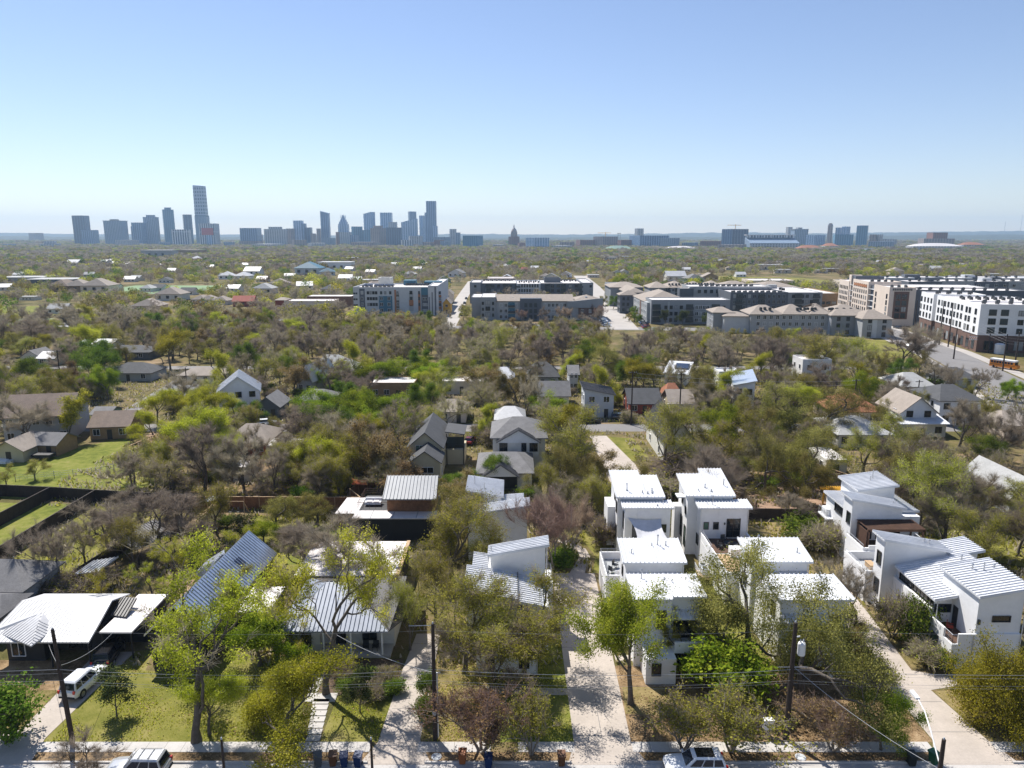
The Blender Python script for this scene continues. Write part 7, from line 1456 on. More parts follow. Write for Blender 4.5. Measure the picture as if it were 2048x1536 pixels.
for a in ((150, 525, 'wroof', 'gx', 'white', 1.6), (210, 519, 'wroof'), (224, 517, 'wroof'), (232, 523, 'wroof'), (224, 534, 'flatw', 'flat'), (254, 524, 'wroof'), (288, 526, 'flatw', 'flat', 'offwhite', .8), (344, 518, 'wroof', 'hx'), (394, 515, 'wroof', 'hx', 'white', 1.4), (326, 527, 'wroof'), (345, 537, 'wroof'),
          (262, 554, 'wroof', 'gx'), (274, 552, 'lshingle'), (332, 556, 'dshingle', 'gy'), (455, 549, 'wroof', 'hx', 'white', 1.3), (488, 550, 'wroof', 'hx', 'white', 1.3), (508, 541, 'wroof', 'gx', 'white', 1.5), (452, 544, 'flatw', 'flat', 'mgrey', .9), (492, 526, 'wroof'), (526, 554, 'wroof', 'gx', 'cream'),
          (115, 558, 'flatw', 'flat', 'dgrey', 2.4, .5), (55, 554, 'flatw', 'flat', 'mgrey', 2.4, .5), (130, 572, 'bshingle', 'hx', 'tan', 1.6), (160, 572, 'tshingle', 'hx', 'tan', 1.6), (200, 573, 'tshingle', 'hx', 'cream', 1.8), (228, 570, 'dshingle'), (60, 588, 'flatw', 'flat', 'offwhite', .7), (345, 588, 'tshingle', 'hx', 'offwhite', 1.5), (298, 572, 'lshingle', 'hx'), (320, 571, 'dshingle'),
          (405, 594, 'tshingle', 'hx'), (420, 594, 'tshingle', 'hx'), (445, 596, 'tshingle', 'hx'), (490, 599, 'red', 'gx', 'red', 1.2), (378, 578, 'dshingle'), (620, 540, 'teal', 'hx', 'lgrey', 2.4), (655, 542, 'teal', 'hx', 'lgrey', 1.4), (674, 531, 'wroof', 'flat', 'white', 2.4), (692, 553, 'wroof', 'gx', 'white', 1.2), (712, 555, 'wroof', 'gx'), (745, 558, 'wroof', 'flat', 'cream', 1.1), (650, 522, 'flatw', 'flat'), (590, 526, 'lshingle'), (700, 516, 'flatw', 'flat', 'tan', 1.6), (790, 525, 'wroof'), (850, 524, 'wroof'), (742, 540, 'wroof'), (580, 548, 'wroof'),
          (888, 556, 'dshingle', 'gy', 'lgrey', 1.2), (914, 545, 'shingle', 'gy', 'white', 1.4), (1014, 556, 'wroof', 'gy', 'mgrey', 1.3), (1102, 553, 'shingle', 'gy', 'offwhite', 1.3), (1131, 546, 'shingle', 'gy', 'white', 1.2), (1016, 528, 'wroof'), (1186, 546, 'wroof', 'flat', 'cream', .8), (1046, 535, 'red', 'gx', 'brick'), (1090, 548, 'tshingle', 'hx'), (1060, 509, 'wroof'), (1110, 526, 'wroof', 'gx', 'offwhite', .8),
          (1235, 541, 'dshingle', 'gy', 'offwhite'), (1248, 540, 'shingle', 'gy', 'offwhite'), (1220, 514, 'flatw', 'flat', 'cream', 1.4), (1250, 512, 'wroof', 'flat', 'lgrey', 1.4), (1349, 552, 'wroof', 'gx', 'offwhite', 1.6), (1386, 556, 'shingle', 'hx', 'mgrey', 1.4), (1418, 552, 'tshingle', 'gy', 'tan', 1.3), (1398, 548, 'tshingle', 'hx', 'cream'), (1200, 503, 'flatw', 'flat', 'brick'), (1372, 535, 'wroof'), (1400, 524, 'flatw', 'flat'), (1460, 532, 'tshingle', 'hx', 'cream'),
          (1540, 532, 'flatw', 'flat', 'cream', 1.7), (1563, 538, 'flatw', 'flat', 'cream', 1.2), (1640, 538, 'flatw', 'flat', 'cream', 1.0), (1660, 536, 'flatw', 'flat', 'tan', 1.2), (1790, 540, 'tshingle', 'hx', 'cream', 1.3), (1580, 511, 'wroof'), (1700, 500, 'flatw', 'flat', 'cream', 2), (1738, 497, 'flatw', 'flat', 'lgrey', 2), (1835, 508, 'wroof', 'flat', 'offwhite', 1.6), (1610, 512, 'lshingle'), (1945, 512, 'wroof'), (2020, 530, 'shingle', 'hx'), (1985, 545, 'flatw', 'flat'), (1900, 552, 'shingle', 'hx'), (1840, 528, 'tshingle'),
          (20, 530, 'shingle', 'hx'), (10, 570, 'wroof'), (80, 520, 'lshingle'), (100, 505, 'flatw', 'flat', 'offwhite', 1.6), (385, 505, 'tshingle', 'flat', 'tan', 3), (320, 508, 'flatw', 'flat', 'mgrey', 3.5), (560, 512, 'flatw', 'flat', 'offwhite'), (960, 515, 'wroof'), (990, 530, 'tshingle'), (700, 534, 'wroof'), (820, 545, 'lshingle', 'hx', 'offwhite', 1.2), (835, 534, 'wroof'), (930, 532, 'flatw', 'flat'), (1070, 532, 'wroof'), (1160, 530, 'lshingle'), (1180, 520, 'wroof'), (1300, 526, 'wroof'), (1330, 520, 'flatw', 'flat', 'cream', 1.3), (1440, 518, 'wroof'), (1500, 522, 'lshingle', 'hx'), (1480, 545, 'wroof'), (1560, 522, 'wroof'), (1760, 520, 'wroof'), (1870, 534, 'lshingle', 'gx', 'offwhite', 1.2), (1925, 528, 'flatw', 'flat', 'cream', 1.3), (40, 545, 'wroof'), (180, 545, 'lshingle', 'gx'), (420, 530, 'wroof'), (560, 565, 'tshingle', 'hx', 'cream', 1.3), (610, 568, 'wroof', 'gx', 'white', 1.2), (530, 575, 'lshingle', 'hx', 'cream', 1.3), (470, 572, 'wroof'), (660, 575, 'shingle', 'hx', 'cream', 1.2), (300, 610, 'tshingle', 'hx', 'cream', 1.3), (120, 612, 'lshingle', 'gx', 'offwhite', 1.0)):
    far(*a, rot=rg.uniform(-14, 14))
cnt = {}
lmk = [(o['label'].split(',')[0], P(o.location.x, o.location.y, 0)[0]) for o in bpy.data.objects if o.get('category') in ('tower', 'skyscraper') or o.name.startswith('office_tower')]
for t, rn, px, py, x, y in FARLIST:
    near = [('below the ' + ' '.join(n.split(' ')[:7]), abs(q - px)) for n, q in lmk]; near.sort(key=lambda z: z[1]); band = 'far' if py < 530 else 'mid distance' if py < 562 else 'nearer'
    k = f'{rn} {band} house {near[0][0]}'; cnt.setdefault(k, []).append((px, t, k))
def clean(s):
    w = s.split(' '); w = w[:16]
    while w[-1] in ('the', 'of', 'a', 'with', 'and', 'in', 'left', 'right', 'than', 'behind', 'below', 'just', 'to', 'between', 'before', 'at', 'on', 'second') : w.pop()
    return ' '.join(w)
for k, l in cnt.items():
    l.sort(key=lambda z: z[0])
    for i, (_, t, kk) in enumerate(l):
        pre = '' if len(l) == 1 else (('left one', 'right one') if len(l) == 2 else ('first', 'second', 'third', 'fourth', 'fifth', 'sixth', 'seventh'))[min(i, 6)] + ': '
        if pre and len(l) > 2: pre = pre[:-2] + ' from the left, '
        elif pre: pre = pre[:-2] + ' of two, '
        t['label'] = clean(pre + kk)
# ------------------------------------------------------------------ trees
def npmesh(name, V, Q, mats, tint=None, mi=None):
    me = bpy.data.meshes.new(name); V = np.asarray(V, np.float32); Q = np.asarray(Q, np.int32)
    me.vertices.add(len(V)); me.vertices.foreach_set('co', V.ravel()); k = Q.shape[1]
    me.loops.add(Q.size); me.loops.foreach_set('vertex_index', Q.ravel()); me.polygons.add(len(Q))
    me.polygons.foreach_set('loop_start', np.arange(0, Q.size, k, dtype=np.int32)); me.polygons.foreach_set('loop_total', np.full(len(Q), k, np.int32))
    for m in mats: me.materials.append(M[m])
    if mi is not None: me.polygons.foreach_set('material_index', np.asarray(mi, np.int32))
    me.update(calc_edges=True)
    if tint is not None:
        a = me.attributes.new('tint', 'FLOAT', 'FACE'); a.data.foreach_set('value', np.clip(np.asarray(tint, np.float32), 0, 1))
    return me
def unit(v): return v / (np.linalg.norm(v, axis=-1, keepdims=True) + 1e-9)
class Skel:
    def __init__(s, seed, H, trunk, r0, spread, ratio, kids, bend=.22, up=.08, stems=1, lean=0.0):
        s.r = np.random.RandomState(seed); s.br = []; s.tips = []; s.spread, s.ratio, s.kids, s.bend, s.up = spread, ratio, kids, bend, up
        for k in range(stems):
            d = np.array([0, 0, 1.0]); a = 2 * math.pi * k / stems + s.r.rand()
            if stems > 1: d = unit(np.array([math.cos(a) * .45, math.sin(a) * .45, 1]))
            elif lean: d = unit(np.array([lean, lean * .4, 1]))
            s.grow(np.array([0, 0, -.15 * H / 10]) + (d * [1, 1, 0] * .06 if stems > 1 else 0), d, trunk, r0, 0)
        zmax = max(b[0][:, 2].max() for b in s.br); f = H / zmax
        s.br = [(p * f, r, d) for p, r, d in s.br]; s.tips = [t * f for t in s.tips]
        al = np.vstack(s.tips); s.W = float(np.percentile(np.hypot(al[:, 0], al[:, 1]), 96) * 2); s.H = H
    def grow(s, p, d, L, r, dep):
        n = 5 if dep == 0 else 4; pts = [p]
        for i in range(n):
            d = unit(d + s.r.normal(0, s.bend, 3) * (.45 if dep == 0 else 1) + np.array([0, 0, s.up])); p = p + d * L / n; pts.append(p)
        pts = np.array(pts); last = dep == len(s.kids); rr = np.linspace(r, r * (.3 if last else .66), n + 1)
        s.br.append((pts, rr, dep))
        if last: s.tips.append(pts); return
        nk = s.kids[dep]; a0 = s.r.rand() * 6.28
        for k in range(nk):
            end = k < 2; q = n if end else s.r.randint(2 if dep == 0 else 1, n); a = a0 + 2.4 * k + s.r.normal(0, .3)
            o = np.cross(d, [.3, .5, .8]); o = unit(o); o2 = np.cross(d, o); ang = s.spread * (s.r.uniform(.45, 1.0) if end else s.r.uniform(.9, 1.5))
            cd = unit(d * math.cos(ang) + (o * math.cos(a) + o2 * math.sin(a)) * math.sin(ang))
            s.grow(pts[q], cd, L * s.ratio * s.r.uniform(.75, 1.2), rr[q] * (.78 if end else .55), dep + 1)
    def wood(s, name, m, maxdep=9, minr=.012):
        V, Q = [], []; i0 = 0
        for pts, rr, dep in s.br:
            if dep > maxdep: continue
            n = 8 if dep == 0 else 5 if dep < 3 else 3
            t = unit(np.gradient(pts, axis=0)); a = unit(np.cross(t, np.array([.31, .52, .2]) + np.zeros_like(t))); b = np.cross(t, a)
            rr = np.maximum(rr, minr); 
            if dep == 0: rr = rr.copy(); rr[0] *= 1.45
            th = np.arange(n) * 2 * math.pi / n
            ring = pts[:, None, :] + (a[:, None, :] * np.cos(th)[None, :, None] + b[:, None, :] * np.sin(th)[None, :, None]) * rr[:, None, None]
            V.append(ring.reshape(-1, 3)); m_ = len(pts)
            for k in range(m_ - 1):
                j = np.arange(n); j2 = (j + 1) % n; Q.append(np.stack([i0 + k * n + j, i0 + k * n + j2, i0 + (k + 1) * n + j2, i0 + (k + 1) * n + j], 1))
            i0 += m_ * n
        return npmesh(name, np.vstack(V), np.vstack(Q), [m])
    def leaves(s, N, ls, sig, zsig=None, drop=0.0, aspect=.62):
        tips = s.tips if not drop else [t for t in s.tips if s.r.rand() > drop]
        T = np.array(tips); n = len(T); idx = s.r.randint(0, n, N); u = s.r.uniform(.15, 1.0, N) * (T.shape[1] - 1); k = np.minimum(u.astype(int), T.shape[1] - 2); f = (u - k)[:, None]
        c = T[idx, k] * (1 - f) + T[idx, k + 1] * f + s.r.normal(0, 1, (N, 3)) * np.array([sig, sig, zsig or sig * .75])
        nr = unit(s.r.normal(0, 1, (N, 3)) + np.array([0, 0, .5])); a = unit(np.cross(nr, s.r.normal(0, 1, (N, 3)))); b = np.cross(nr, a)
        sz = ls * s.r.uniform(.55, 1.3, (N, 1)); a = a * sz * .5; b = b * sz * .5 * aspect
        V = np.stack([c - a * .9, c - b + a * .1, c + a, c + b + a * .1], 1).reshape(-1, 3); Q = np.arange(N * 4).reshape(-1, 4)
        tb = s.r.normal(.5, .2, n); return V, Q, np.clip(tb[idx] + s.r.normal(0, .14, N), 0, 1)
    def twigs(s, N, ln, w):
        T = np.array(s.tips); n = len(T); idx = s.r.randint(0, n, N); k = s.r.randint(1, T.shape[1], N)
        p = T[idx, k] + s.r.normal(0, .05, (N, 3)); d0 = unit(T[idx, -1] - T[idx, 0]); d = unit(d0 + s.r.normal(0, .55, (N, 3)) + np.array([0, 0, .15]))
        L = ln * s.r.uniform(.4, 1.2, (N, 1)); e = p + d * L; a = unit(np.cross(d, s.r.normal(0, 1, (N, 3)))); b = np.cross(d, a); V, Q = [], []
        for q, o in enumerate((a, b)): V.append(np.stack([p - o * w, p + o * w, e + o * w * .35, e - o * w * .35], 1).reshape(-1, 3)); Q.append(np.arange(N * 4).reshape(-1, 4) + q * N * 4)
        return np.vstack(V), np.vstack(Q), np.tile(s.r.uniform(.2, .8, N), 2)
PROTO = {}
def proto(key, seed, H, trunk, r0, spread, ratio, kids, lm, N=0, ls=.2, sig=.45, tw=0, tln=.9, tww=.014, bark='bark', name='leafy_tree', twm='twig', maxdep=9, drop=0.0, **k):
    s = Skel(seed, H, trunk, r0, spread, ratio, kids, **k)
    wood = s.wood('trunk', bark, maxdep); Vs, Qs, Ts, MI = [], [], [], []; off = 0; ms = []
    if N: V, Q, t = s.leaves(N, ls, sig, drop=drop); Vs.append(V); Qs.append(Q); Ts.append(t); MI.append(np.zeros(len(Q))); off = len(V); ms.append(lm)
    if tw: V, Q, t = s.twigs(tw, tln, tww); Vs.append(V); Qs.append(Q + off); Ts.append(t); MI.append(np.full(len(Q), len(ms))); ms.append(twm)
    crown = npmesh('crown', np.vstack(Vs), np.vstack(Qs), ms, np.concatenate(Ts), np.concatenate(MI)) if Vs else None
    PROTO.setdefault(key, []).append((wood, crown, H, s.W, name))
for q in range(3): proto('chart', 10 + q, 13, 4.6, .30, .62, .70, (3, 3, 3, 3), 'l_chart', 16500, .15, .36, 1700, .8, .011, up=.03, bend=.28, drop=.42)
for q in range(2): proto('chartd', 16 + q, 10, 2.6, .24, .66, .72, (4, 3, 3, 3), 'l_chart', 30000, .16, .46, 500, up=.05)
for q in range(2): proto('bright', 20 + q, 9, 2.0, .22, .60, .74, (4, 3, 3, 3), 'l_bright', 28000, .18, .46, up=.07)
for q in range(2): proto('green', 24 + q, 9, 2.3, .2, .58, .72, (4, 3, 3, 3), 'l_green', 24000, .16, .42, up=.08)
proto('pecan', 28, 13, 4.2, .28, .50, .72, (4, 3, 3, 3), 'l_pecan', 36000, .165, .46, 500, up=.08)
for q in range(3): proto('oak', 30 + q, 10, 2.2, .34, .70, .74, (4, 3, 3, 3), 'l_oak', 34000, .14, .40, up=.02, bend=.34, name='oak_tree')
for q in range(3): proto('olive', 36 + q, 11, 3.0, .26, .56, .72, (4, 3, 3, 3), 'l_olive', 20000, .14, .44, 2200, .9, .013, up=.07, name='budding_tree')
for q in range(4): proto('bare', 42 + q, 12, 3.0, .26, .52, .73, (4, 3, 3, 3), None, tw=6400, tln=1.25, tww=.0125, up=.07, bend=.2, name='bare_tree')
for q in range(2): proto('bud', 48 + q, 11, 2.6, .24, .56, .73, (4, 3, 3, 3), 'l_olive', 4200, .15, .55, 5200, 1.15, .0125, up=.06, name='budding_tree')
proto('purple', 52, 8, 1.0, .12, .40, .74, (4, 3, 3, 3), None, tw=5200, tln=.9, tww=.014, up=.16, stems=3, name='bare_tree', twm='twigred', bark='barklight')
proto('myrtle', 54, 4.5, 1.0, .07, .42, .72, (4, 4, 3), 'l_rust', 2600, .13, .22, 3000, .5, .009, up=.12, stems=4, name='crape_myrtle', twm='twigred', bark='barklight')
proto('myrtle2', 55, 4.5, 1.0, .07, .46, .72, (4, 4, 3), 'l_olive', 4200, .14, .22, 1200, .5, .009, up=.10, stems=4, name='crape_myrtle', bark='barklight')
proto('dark', 56, 7, 1.6, .15, .46, .70, (4, 4, 3, 2), 'l_dark', 11000, .2, .36, up=.12); proto('rust', 57, 9, 2.2, .2, .5, .72, (4, 3, 3, 3), 'l_rust', 8000, .24, .42, 1500, up=.09)
proto('conic', 58, 11, 3.0, .16, .34, .66, (5, 4, 4, 2), 'l_chart', 11000, .22, .38, up=.18)
proto('slim', 59, 4.6, 1.3, .06, .36, .62, (5, 4, 3), 'l_dark', 3200, .17, .24, up=.16)
for q in range(2): proto('shrub', 62 + q, 2.0, .35, .05, .62, .74, (4, 4, 3), 'l_green', 4200, .14, .18, up=.1, stems=4, name='shrub')
for q in range(2): proto('dryshrub', 66 + q, 2.0, .35, .04, .55, .76, (4, 4, 3), 'l_olive', 1500, .12, .2, 2200, .55, .011, up=.1, stems=4, name='shrub')
proto('golden', 70, 5.5, .9, .14, .66, .76, (5, 4, 3), 'l_chart', 40000, .12, .36, up=.02, stems=4, name='shrub'); proto('fern', 72, 4, .6, .08, .56, .76, (5, 4, 3), 'l_bright', 7000, .26, .34, up=.1, stems=3, name='shrub')
LOOK = {'pecan': 'tall light green tree', 'chart': 'loose chartreuse tree with dark limbs', 'chartd': 'full chartreuse tree', 'bright': 'bright green round tree', 'green': 'mid green tree', 'oak': 'dark olive oak', 'olive': 'yellow olive tree', 'bare': 'bare grey-brown tree', 'bud': 'budding bare tree', 'purple': 'bare reddish many stemmed tree', 'dark': 'dark evergreen tree', 'rust': 'rust brown tree', 'conic': 'tall conical yellow green tree', 'shrub': 'green shrub', 'dryshrub': 'dry twiggy shrub', 'golden': 'golden green shrub', 'fern': 'large leaved shrub', 'myrtle': 'reddish crape myrtle', 'myrtle2': 'olive crape myrtle', 'slim': 'slim young tree'}
CATS = {'oak_tree': 'oak tree', 'bare_tree': 'bare tree', 'budding_tree': 'budding tree', 'shrub': 'shrub', 'crape_myrtle': 'crape myrtle', 'leafy_tree': 'leafy tree'}
GRPS = {'oak_tree': 'oak trees among the houses', 'bare_tree': 'bare trees among the houses', 'budding_tree': 'budding trees among the houses', 'shrub': 'garden shrubs', 'crape_myrtle': 'crape myrtles along the verge', 'leafy_tree': 'leafy trees among the houses'}
rt = random.Random(77); TREES = []
def plant(key, x, y, H, W=None, label=None, var=None, rot=None):
    L = PROTO[key]; wood, crown, h0, w0, nm = L[(var if var is not None else rt.randrange(len(L))) % len(L)]
    t = thing(nm, label or '', CATS[nm], (x, y, 0), rt.uniform(0, 6.28) if rot is None else rot, GRPS[nm]); sz = H / h0; sx = (W / w0) if W else sz * rt.uniform(.9, 1.15)
    t.scale = (sx, sx, sz); obj('trunk', wood, None, t)
    if crown: obj('crown', crown, None, t)
    TREES.append((t, key, x, y, sx * w0, H, bool(label))); return t
def T(key, bx, by, top, wpx, label, var=None, rot=None):
    x, y = G(bx, by); H = ZA(top, y); D = math.hypot(y, CH - H / 2); W = wpx / FP * math.hypot(x, D) * 1.12
    if W > 1.5 * H and PROTO[key][0][4] not in ('shrub', 'crape_myrtle'):
        n = 2 if W < 2.2 * H else 3
        for k in range(n): plant(key, x + W * ((k + .5) / n - .5) * .95, y + (k % 2) * 2.5, H * (1.0, .9, 1.05)[k], W / n * 1.3, label + ', ' + ('left one', 'right one', 'middle one')[k if n == 2 else (0, 2, 1)[k]])
        return
    return plant(key, x, y, H, wpx / FP * math.hypot(x, D) * 1.12, label, var, rot)
# street side, left to right
T('chart', 393, 1482, 1085, 285, 'tall leaning chartreuse tree with a crooked trunk before the long metal gable house', 0, .4)
T('chartd', 560, 1487, 1302, 215, 'round chartreuse tree on the front lawn, nearest the sidewalk', 0); T('chartd', 470, 1470, 1345, 165, 'low chartreuse tree left of the round one on the lawn', 1)
T('chart', 652, 1387, 1035, 290, 'tall bare topped chartreuse tree in front of the white cottage', 1, .5); T('chart', 556, 1322, 1140, 170, 'chartreuse tree at the left corner of the white cottage', 2); T('bright', 520, 1330, 1225, 130, 'dense dark green tree between the metal gable house and the cottage', 0)
T('olive', 930, 1345, 1165, 210, 'yellow olive tree at the left front corner of the white house by the middle driveway', 1, 2.0); T('olive', 1048, 1350, 1215, 170, 'low yellow olive tree right of the front of that white house', 2, .5); T('bud', 985, 1400, 1240, 200, 'twiggy budding tree nearest the street before the white house left of the driveway', 0, 1.0); T('olive', 1003, 1345, 1165, 250, 'yellow olive tree covering the front of the white house left of the middle driveway', 0, 1.0); T('olive', 870, 1262, 1120, 150, 'yellow olive tree beside the second driveway, nearer the street', 1); T('olive', 905, 1165, 1000, 190, 'broad yellow olive tree before the white house left of the courtyard', 2); T('oak', 955, 1190, 1060, 120, 'small dark tree against the left courtyard house', 1); T('olive', 820, 1300, 1170, 90, 'slender olive tree right of the white cottage', 1)
T('pecan', 1262, 1407, 1138, 215, 'tall green tree with light yellow tips left of the white house with the front awning', 0, .3); T('chart', 1370, 1345, 1225, 120, 'small bright tree on the front balcony side of the white house with the awning', 1)
T('oak', 1487, 1350, 1105, 185, 'live oak nearer the middle, before the white house', 0); T('oak', 1605, 1408, 1125, 275, 'bigger live oak in front of the last white house on its row', 1); T('oak', 1690, 1330, 1210, 110, 'dark live oak branch mass at the right driveway', 2)
T('fern', 1445, 1400, 1290, 120, 'leafy bright green shrub below the live oak nearer the middle'); T('myrtle2', 1368, 1500, 1400, 130, 'olive crape myrtle left of the white car'); T('myrtle2', 1462, 1502, 1385, 150, 'olive crape myrtle behind the white car'); T('myrtle', 1665, 1500, 1400, 120, 'thin brown crape myrtle left of the bright round street tree')
T('bright', 1762, 1500, 1392, 95, 'small bright green round street tree left of the lamp', 1); T('golden', 1990, 1442, 1272, 128, 'big golden green shrub before the corner house at the right'); T('golden', 2050, 1465, 1400, 60, 'golden green shrub cut by the right edge', rot=1.0)
T('myrtle', 962, 1502, 1372, 160, 'brown red crape myrtle between the second and middle driveways'); T('myrtle2', 1062, 1508, 1385, 110, 'olive crape myrtle left of the long middle driveway'); T('slim', 234, 1432, 1338, 46, 'slim dark young tree alone on the left lawn'); T('slim', 720, 1424, 1330, 44, 'slim dark young tree right of the concrete garden path')
T('dryshrub', 1752, 1372, 1325, 60, 'pinkish dry shrub beside the right driveway'); T('bare', 1712, 1245, 1130, 120, 'bare crooked tree leaning over the right driveway', 2); T('shrub', 18, 1484, 1385, 90, 'dark green shrub like tree at the lower left edge'); T('bare', 175, 1570, 1492, 90, 'bare twiggy street tree at the bottom left', 1)
T('shrub', 1820, 1290, 1205, 60, 'dark green shrub against the wall of the corner house'); T('dryshrub', 1785, 1275, 1195, 60, 'grey dry shrub left of the dark green shrub at the corner house'); T('dryshrub', 1860, 1330, 1290, 50, 'silvery shrub by the corner house, middle one'); T('shrub', 1885, 1338, 1300, 36, 'low silvery shrub nearest the front corner of the corner house')
for k, (px, py) in enumerate(((600, 1325), (640, 1325), (690, 1345), (735, 1352), (775, 1350), (700, 1375), (745, 1385), (790, 1375), (850, 1430), (852, 1380))):
    T('shrub' if k % 2 or k > 7 else 'dryshrub', px, py + 12, py - 14 - (k > 7) * 22, 40, 'low plant in the cottage bed, %s' % ('far left', 'left of the porch steps', 'below the porch, first', 'below the porch, second', 'below the porch, third', 'front row, first', 'front row, second', 'front row, third', 'hedge strip by the tall dark pole', 'hedge strip farther up the second driveway')[k])
# yards behind
T('purple', 1105, 1142, 992, 130, 'bare reddish many stemmed tree in the courtyard, left one'); T('purple', 1137, 1112, 1000, 110, 'bare reddish many stemmed tree in the courtyard, right one'); T('dryshrub', 1210, 1085, 1040, 60, 'dry shrubs along the left wall of the white house with the grey sail')
T('bare', 690, 1165, 1030, 170, 'bare dark tree rising over the wide pale flat roof', 0); T('bare', 600, 1150, 1050, 120, 'bare tree behind the wide pale flat roof, left one', 3); T('oak', 590, 1062, 995, 120, 'small dark olive tree on the back lawn', 2); T('bright', 527, 1085, 1035, 60, 'bright green bushy tree at the end of the long metal gable', 0); T('slim', 492, 1086, 1022, 34, 'slim dark tree left of the bright bushy one on the back lawn')
T('bare', 130, 1170, 1050, 120, 'bare crooked tree left of the small blue-grey lean-to', 2); T('bare', 225, 1110, 1000, 110, 'bare spreading tree beside the striped lean-to', 1); T('bud', 170, 1135, 1025, 90, 'budding tree on the lawn between the fence and the lean-to', 0); T('bare', 325, 1105, 985, 150, 'bare pale tree in front of the play set', 3); T('bare', 290, 1060, 985, 110, 'bare tree left of the play set', 0); T('dryshrub', 110, 1190, 1150, 70, 'dry twigs above the white metal roof, left'); T('dryshrub', 170, 1190, 1150, 80, 'dry twigs above the white metal roof, right'); T('chart', 395, 1180, 1060, 160, 'chartreuse tree left of the long metal roof', 2); T('chart', 250, 1225, 1130, 120, 'chartreuse tree over the white flat carport', 0)
T('olive', 1165, 945, 800, 160, 'big olive green tree left of the pale drive', 0); T('oak', 1120, 1000, 872, 125, 'dark grey oak behind the courtyard', 1); T('rust', 1192, 965, 895, 80, 'rust yellow tree beside the pale drive'); T('olive', 1385, 945, 812, 215, 'broad golden olive tree right of the white house with the dark ribbed roof', 1); T('oak', 1580, 985, 850, 175, 'broad live oak before the yellow pergola', 0); T('oak', 1620, 880, 768, 170, 'grey live oak behind the broad one', 2); T('oak', 1520, 900, 790, 130, 'dark live oak left of the grey one', 1); T('bright', 1586, 985, 925, 62, 'bright green tree left of the yellow pergola', 1); T('bare', 1578, 1050, 980, 60, 'small bare tree among the garden beds', 1); T('dryshrub', 1400, 965, 925, 150, 'wide dry hedge behind the right rear white house'); T('dryshrub', 1330, 985, 950, 90, 'dry hedge behind the white house with the grey sail'); T('shrub', 1610, 1075, 1030, 80, 'green shrub left of the pergola house'); T('dryshrub', 1640, 1100, 1050, 70, 'dry vine shrub along the wall of the pergola house'); T('green', 985, 975, 905, 60, 'green bush right of the studio', 1); T('green', 915, 1000, 940, 80, 'bright bush between the studio and the left courtyard house', 0); T('rust', 760, 985, 845, 105, 'rust brown tree left of the beige double gable house')
T('conic', 133, 885, 785, 66, 'tall conical yellow green tree beside the tan brick house'); T('bare', 70, 870, 790, 100, 'bare tree before the brown gabled house', 2); T('bare', 58, 893, 792, 95, 'bare tree nearest the brown gabled house and the tan shed', 1); T('bright', 168, 800, 733, 120, 'big dark green round tree above the tan brick house', 0); T('chartd', 370, 850, 780, 140, 'bright chartreuse tree below the white farmhouse, left', 0); T('chartd', 430, 860, 788, 120, 'bright chartreuse tree below the white farmhouse, right', 1); T('chartd', 345, 880, 815, 110, 'chartreuse tree at the end of the dirt track', 1); T('chart', 385, 915, 845, 90, 'yellow chartreuse tree over the thicket', 1); T('green', 505, 860, 805, 56, 'grey green tree right of the white farmhouse', 0)
T('bright', 690, 850, 774, 140, 'bright green tree in the middle, left of its pair', 1); T('bright', 748, 855, 778, 110, 'bright green tree in the middle, right of its pair', 0); T('bright', 775, 885, 815, 110, 'bright green tree in front of the bright pair', 1); T('green', 665, 905, 800, 80, 'grey green tree before the bright pair', 1); T('bright', 1097, 850, 788, 80, 'bright green tree behind the pale brick two storey house', 0); T('olive', 32, 970, 925, 60, 'low olive tree at the corner of the dark fences', 1); T('chart', 375, 960, 915, 60, 'pale flowering bush tree in the thicket', 2)
for px, py, top, w_ in ((735, 770, 722, 70), (800, 770, 712, 110), (850, 772, 722, 70), (920, 765, 715, 80), (965, 770, 722, 60), (650, 775, 738, 60)): T('bright', px, py + 8, top, w_, 'bright green tree along the white flat roofs, %s' % {735: 'left end', 800: 'largest', 850: 'right of the largest', 920: 'before the low roof', 965: 'right end', 650: 'apart on the left'}[px])
T('olive', 1680, 760, 668, 150, 'big round olive tree beside the avenue', 2); T('bare', 1801, 745, 650, 90, 'tall dark bare tree at the avenue, left of two', 0); T('bare', 1850, 735, 655, 90, 'tall dark bare tree at the avenue, right of two', 2); T('bare', 1935, 800, 735, 85, 'bare tree below and left of the orange bus', 1); T('bright', 2044, 800, 758, 70, 'bright green tree at the right edge below the bus', 0); T('bright', 1730, 818, 745, 70, 'dark green tree behind the orange tile roof', 1); T('chartd', 1790, 860, 805, 60, 'yellow green tree before the white gabled house', 0); T('green', 1640, 830, 780, 60, 'green tree left of the orange tile roof', 0); T('bare', 1440, 830, 770, 90, 'bare grey tree left of the oaks', 3); T('bright', 1690, 668, 640, 46, 'green tree against the low range of brown hip roofs', 0)
T('bright', 1252, 585, 548, 52, 'dark green round tree at the upper end of the wide street', 1)
NB = len(FOOT)
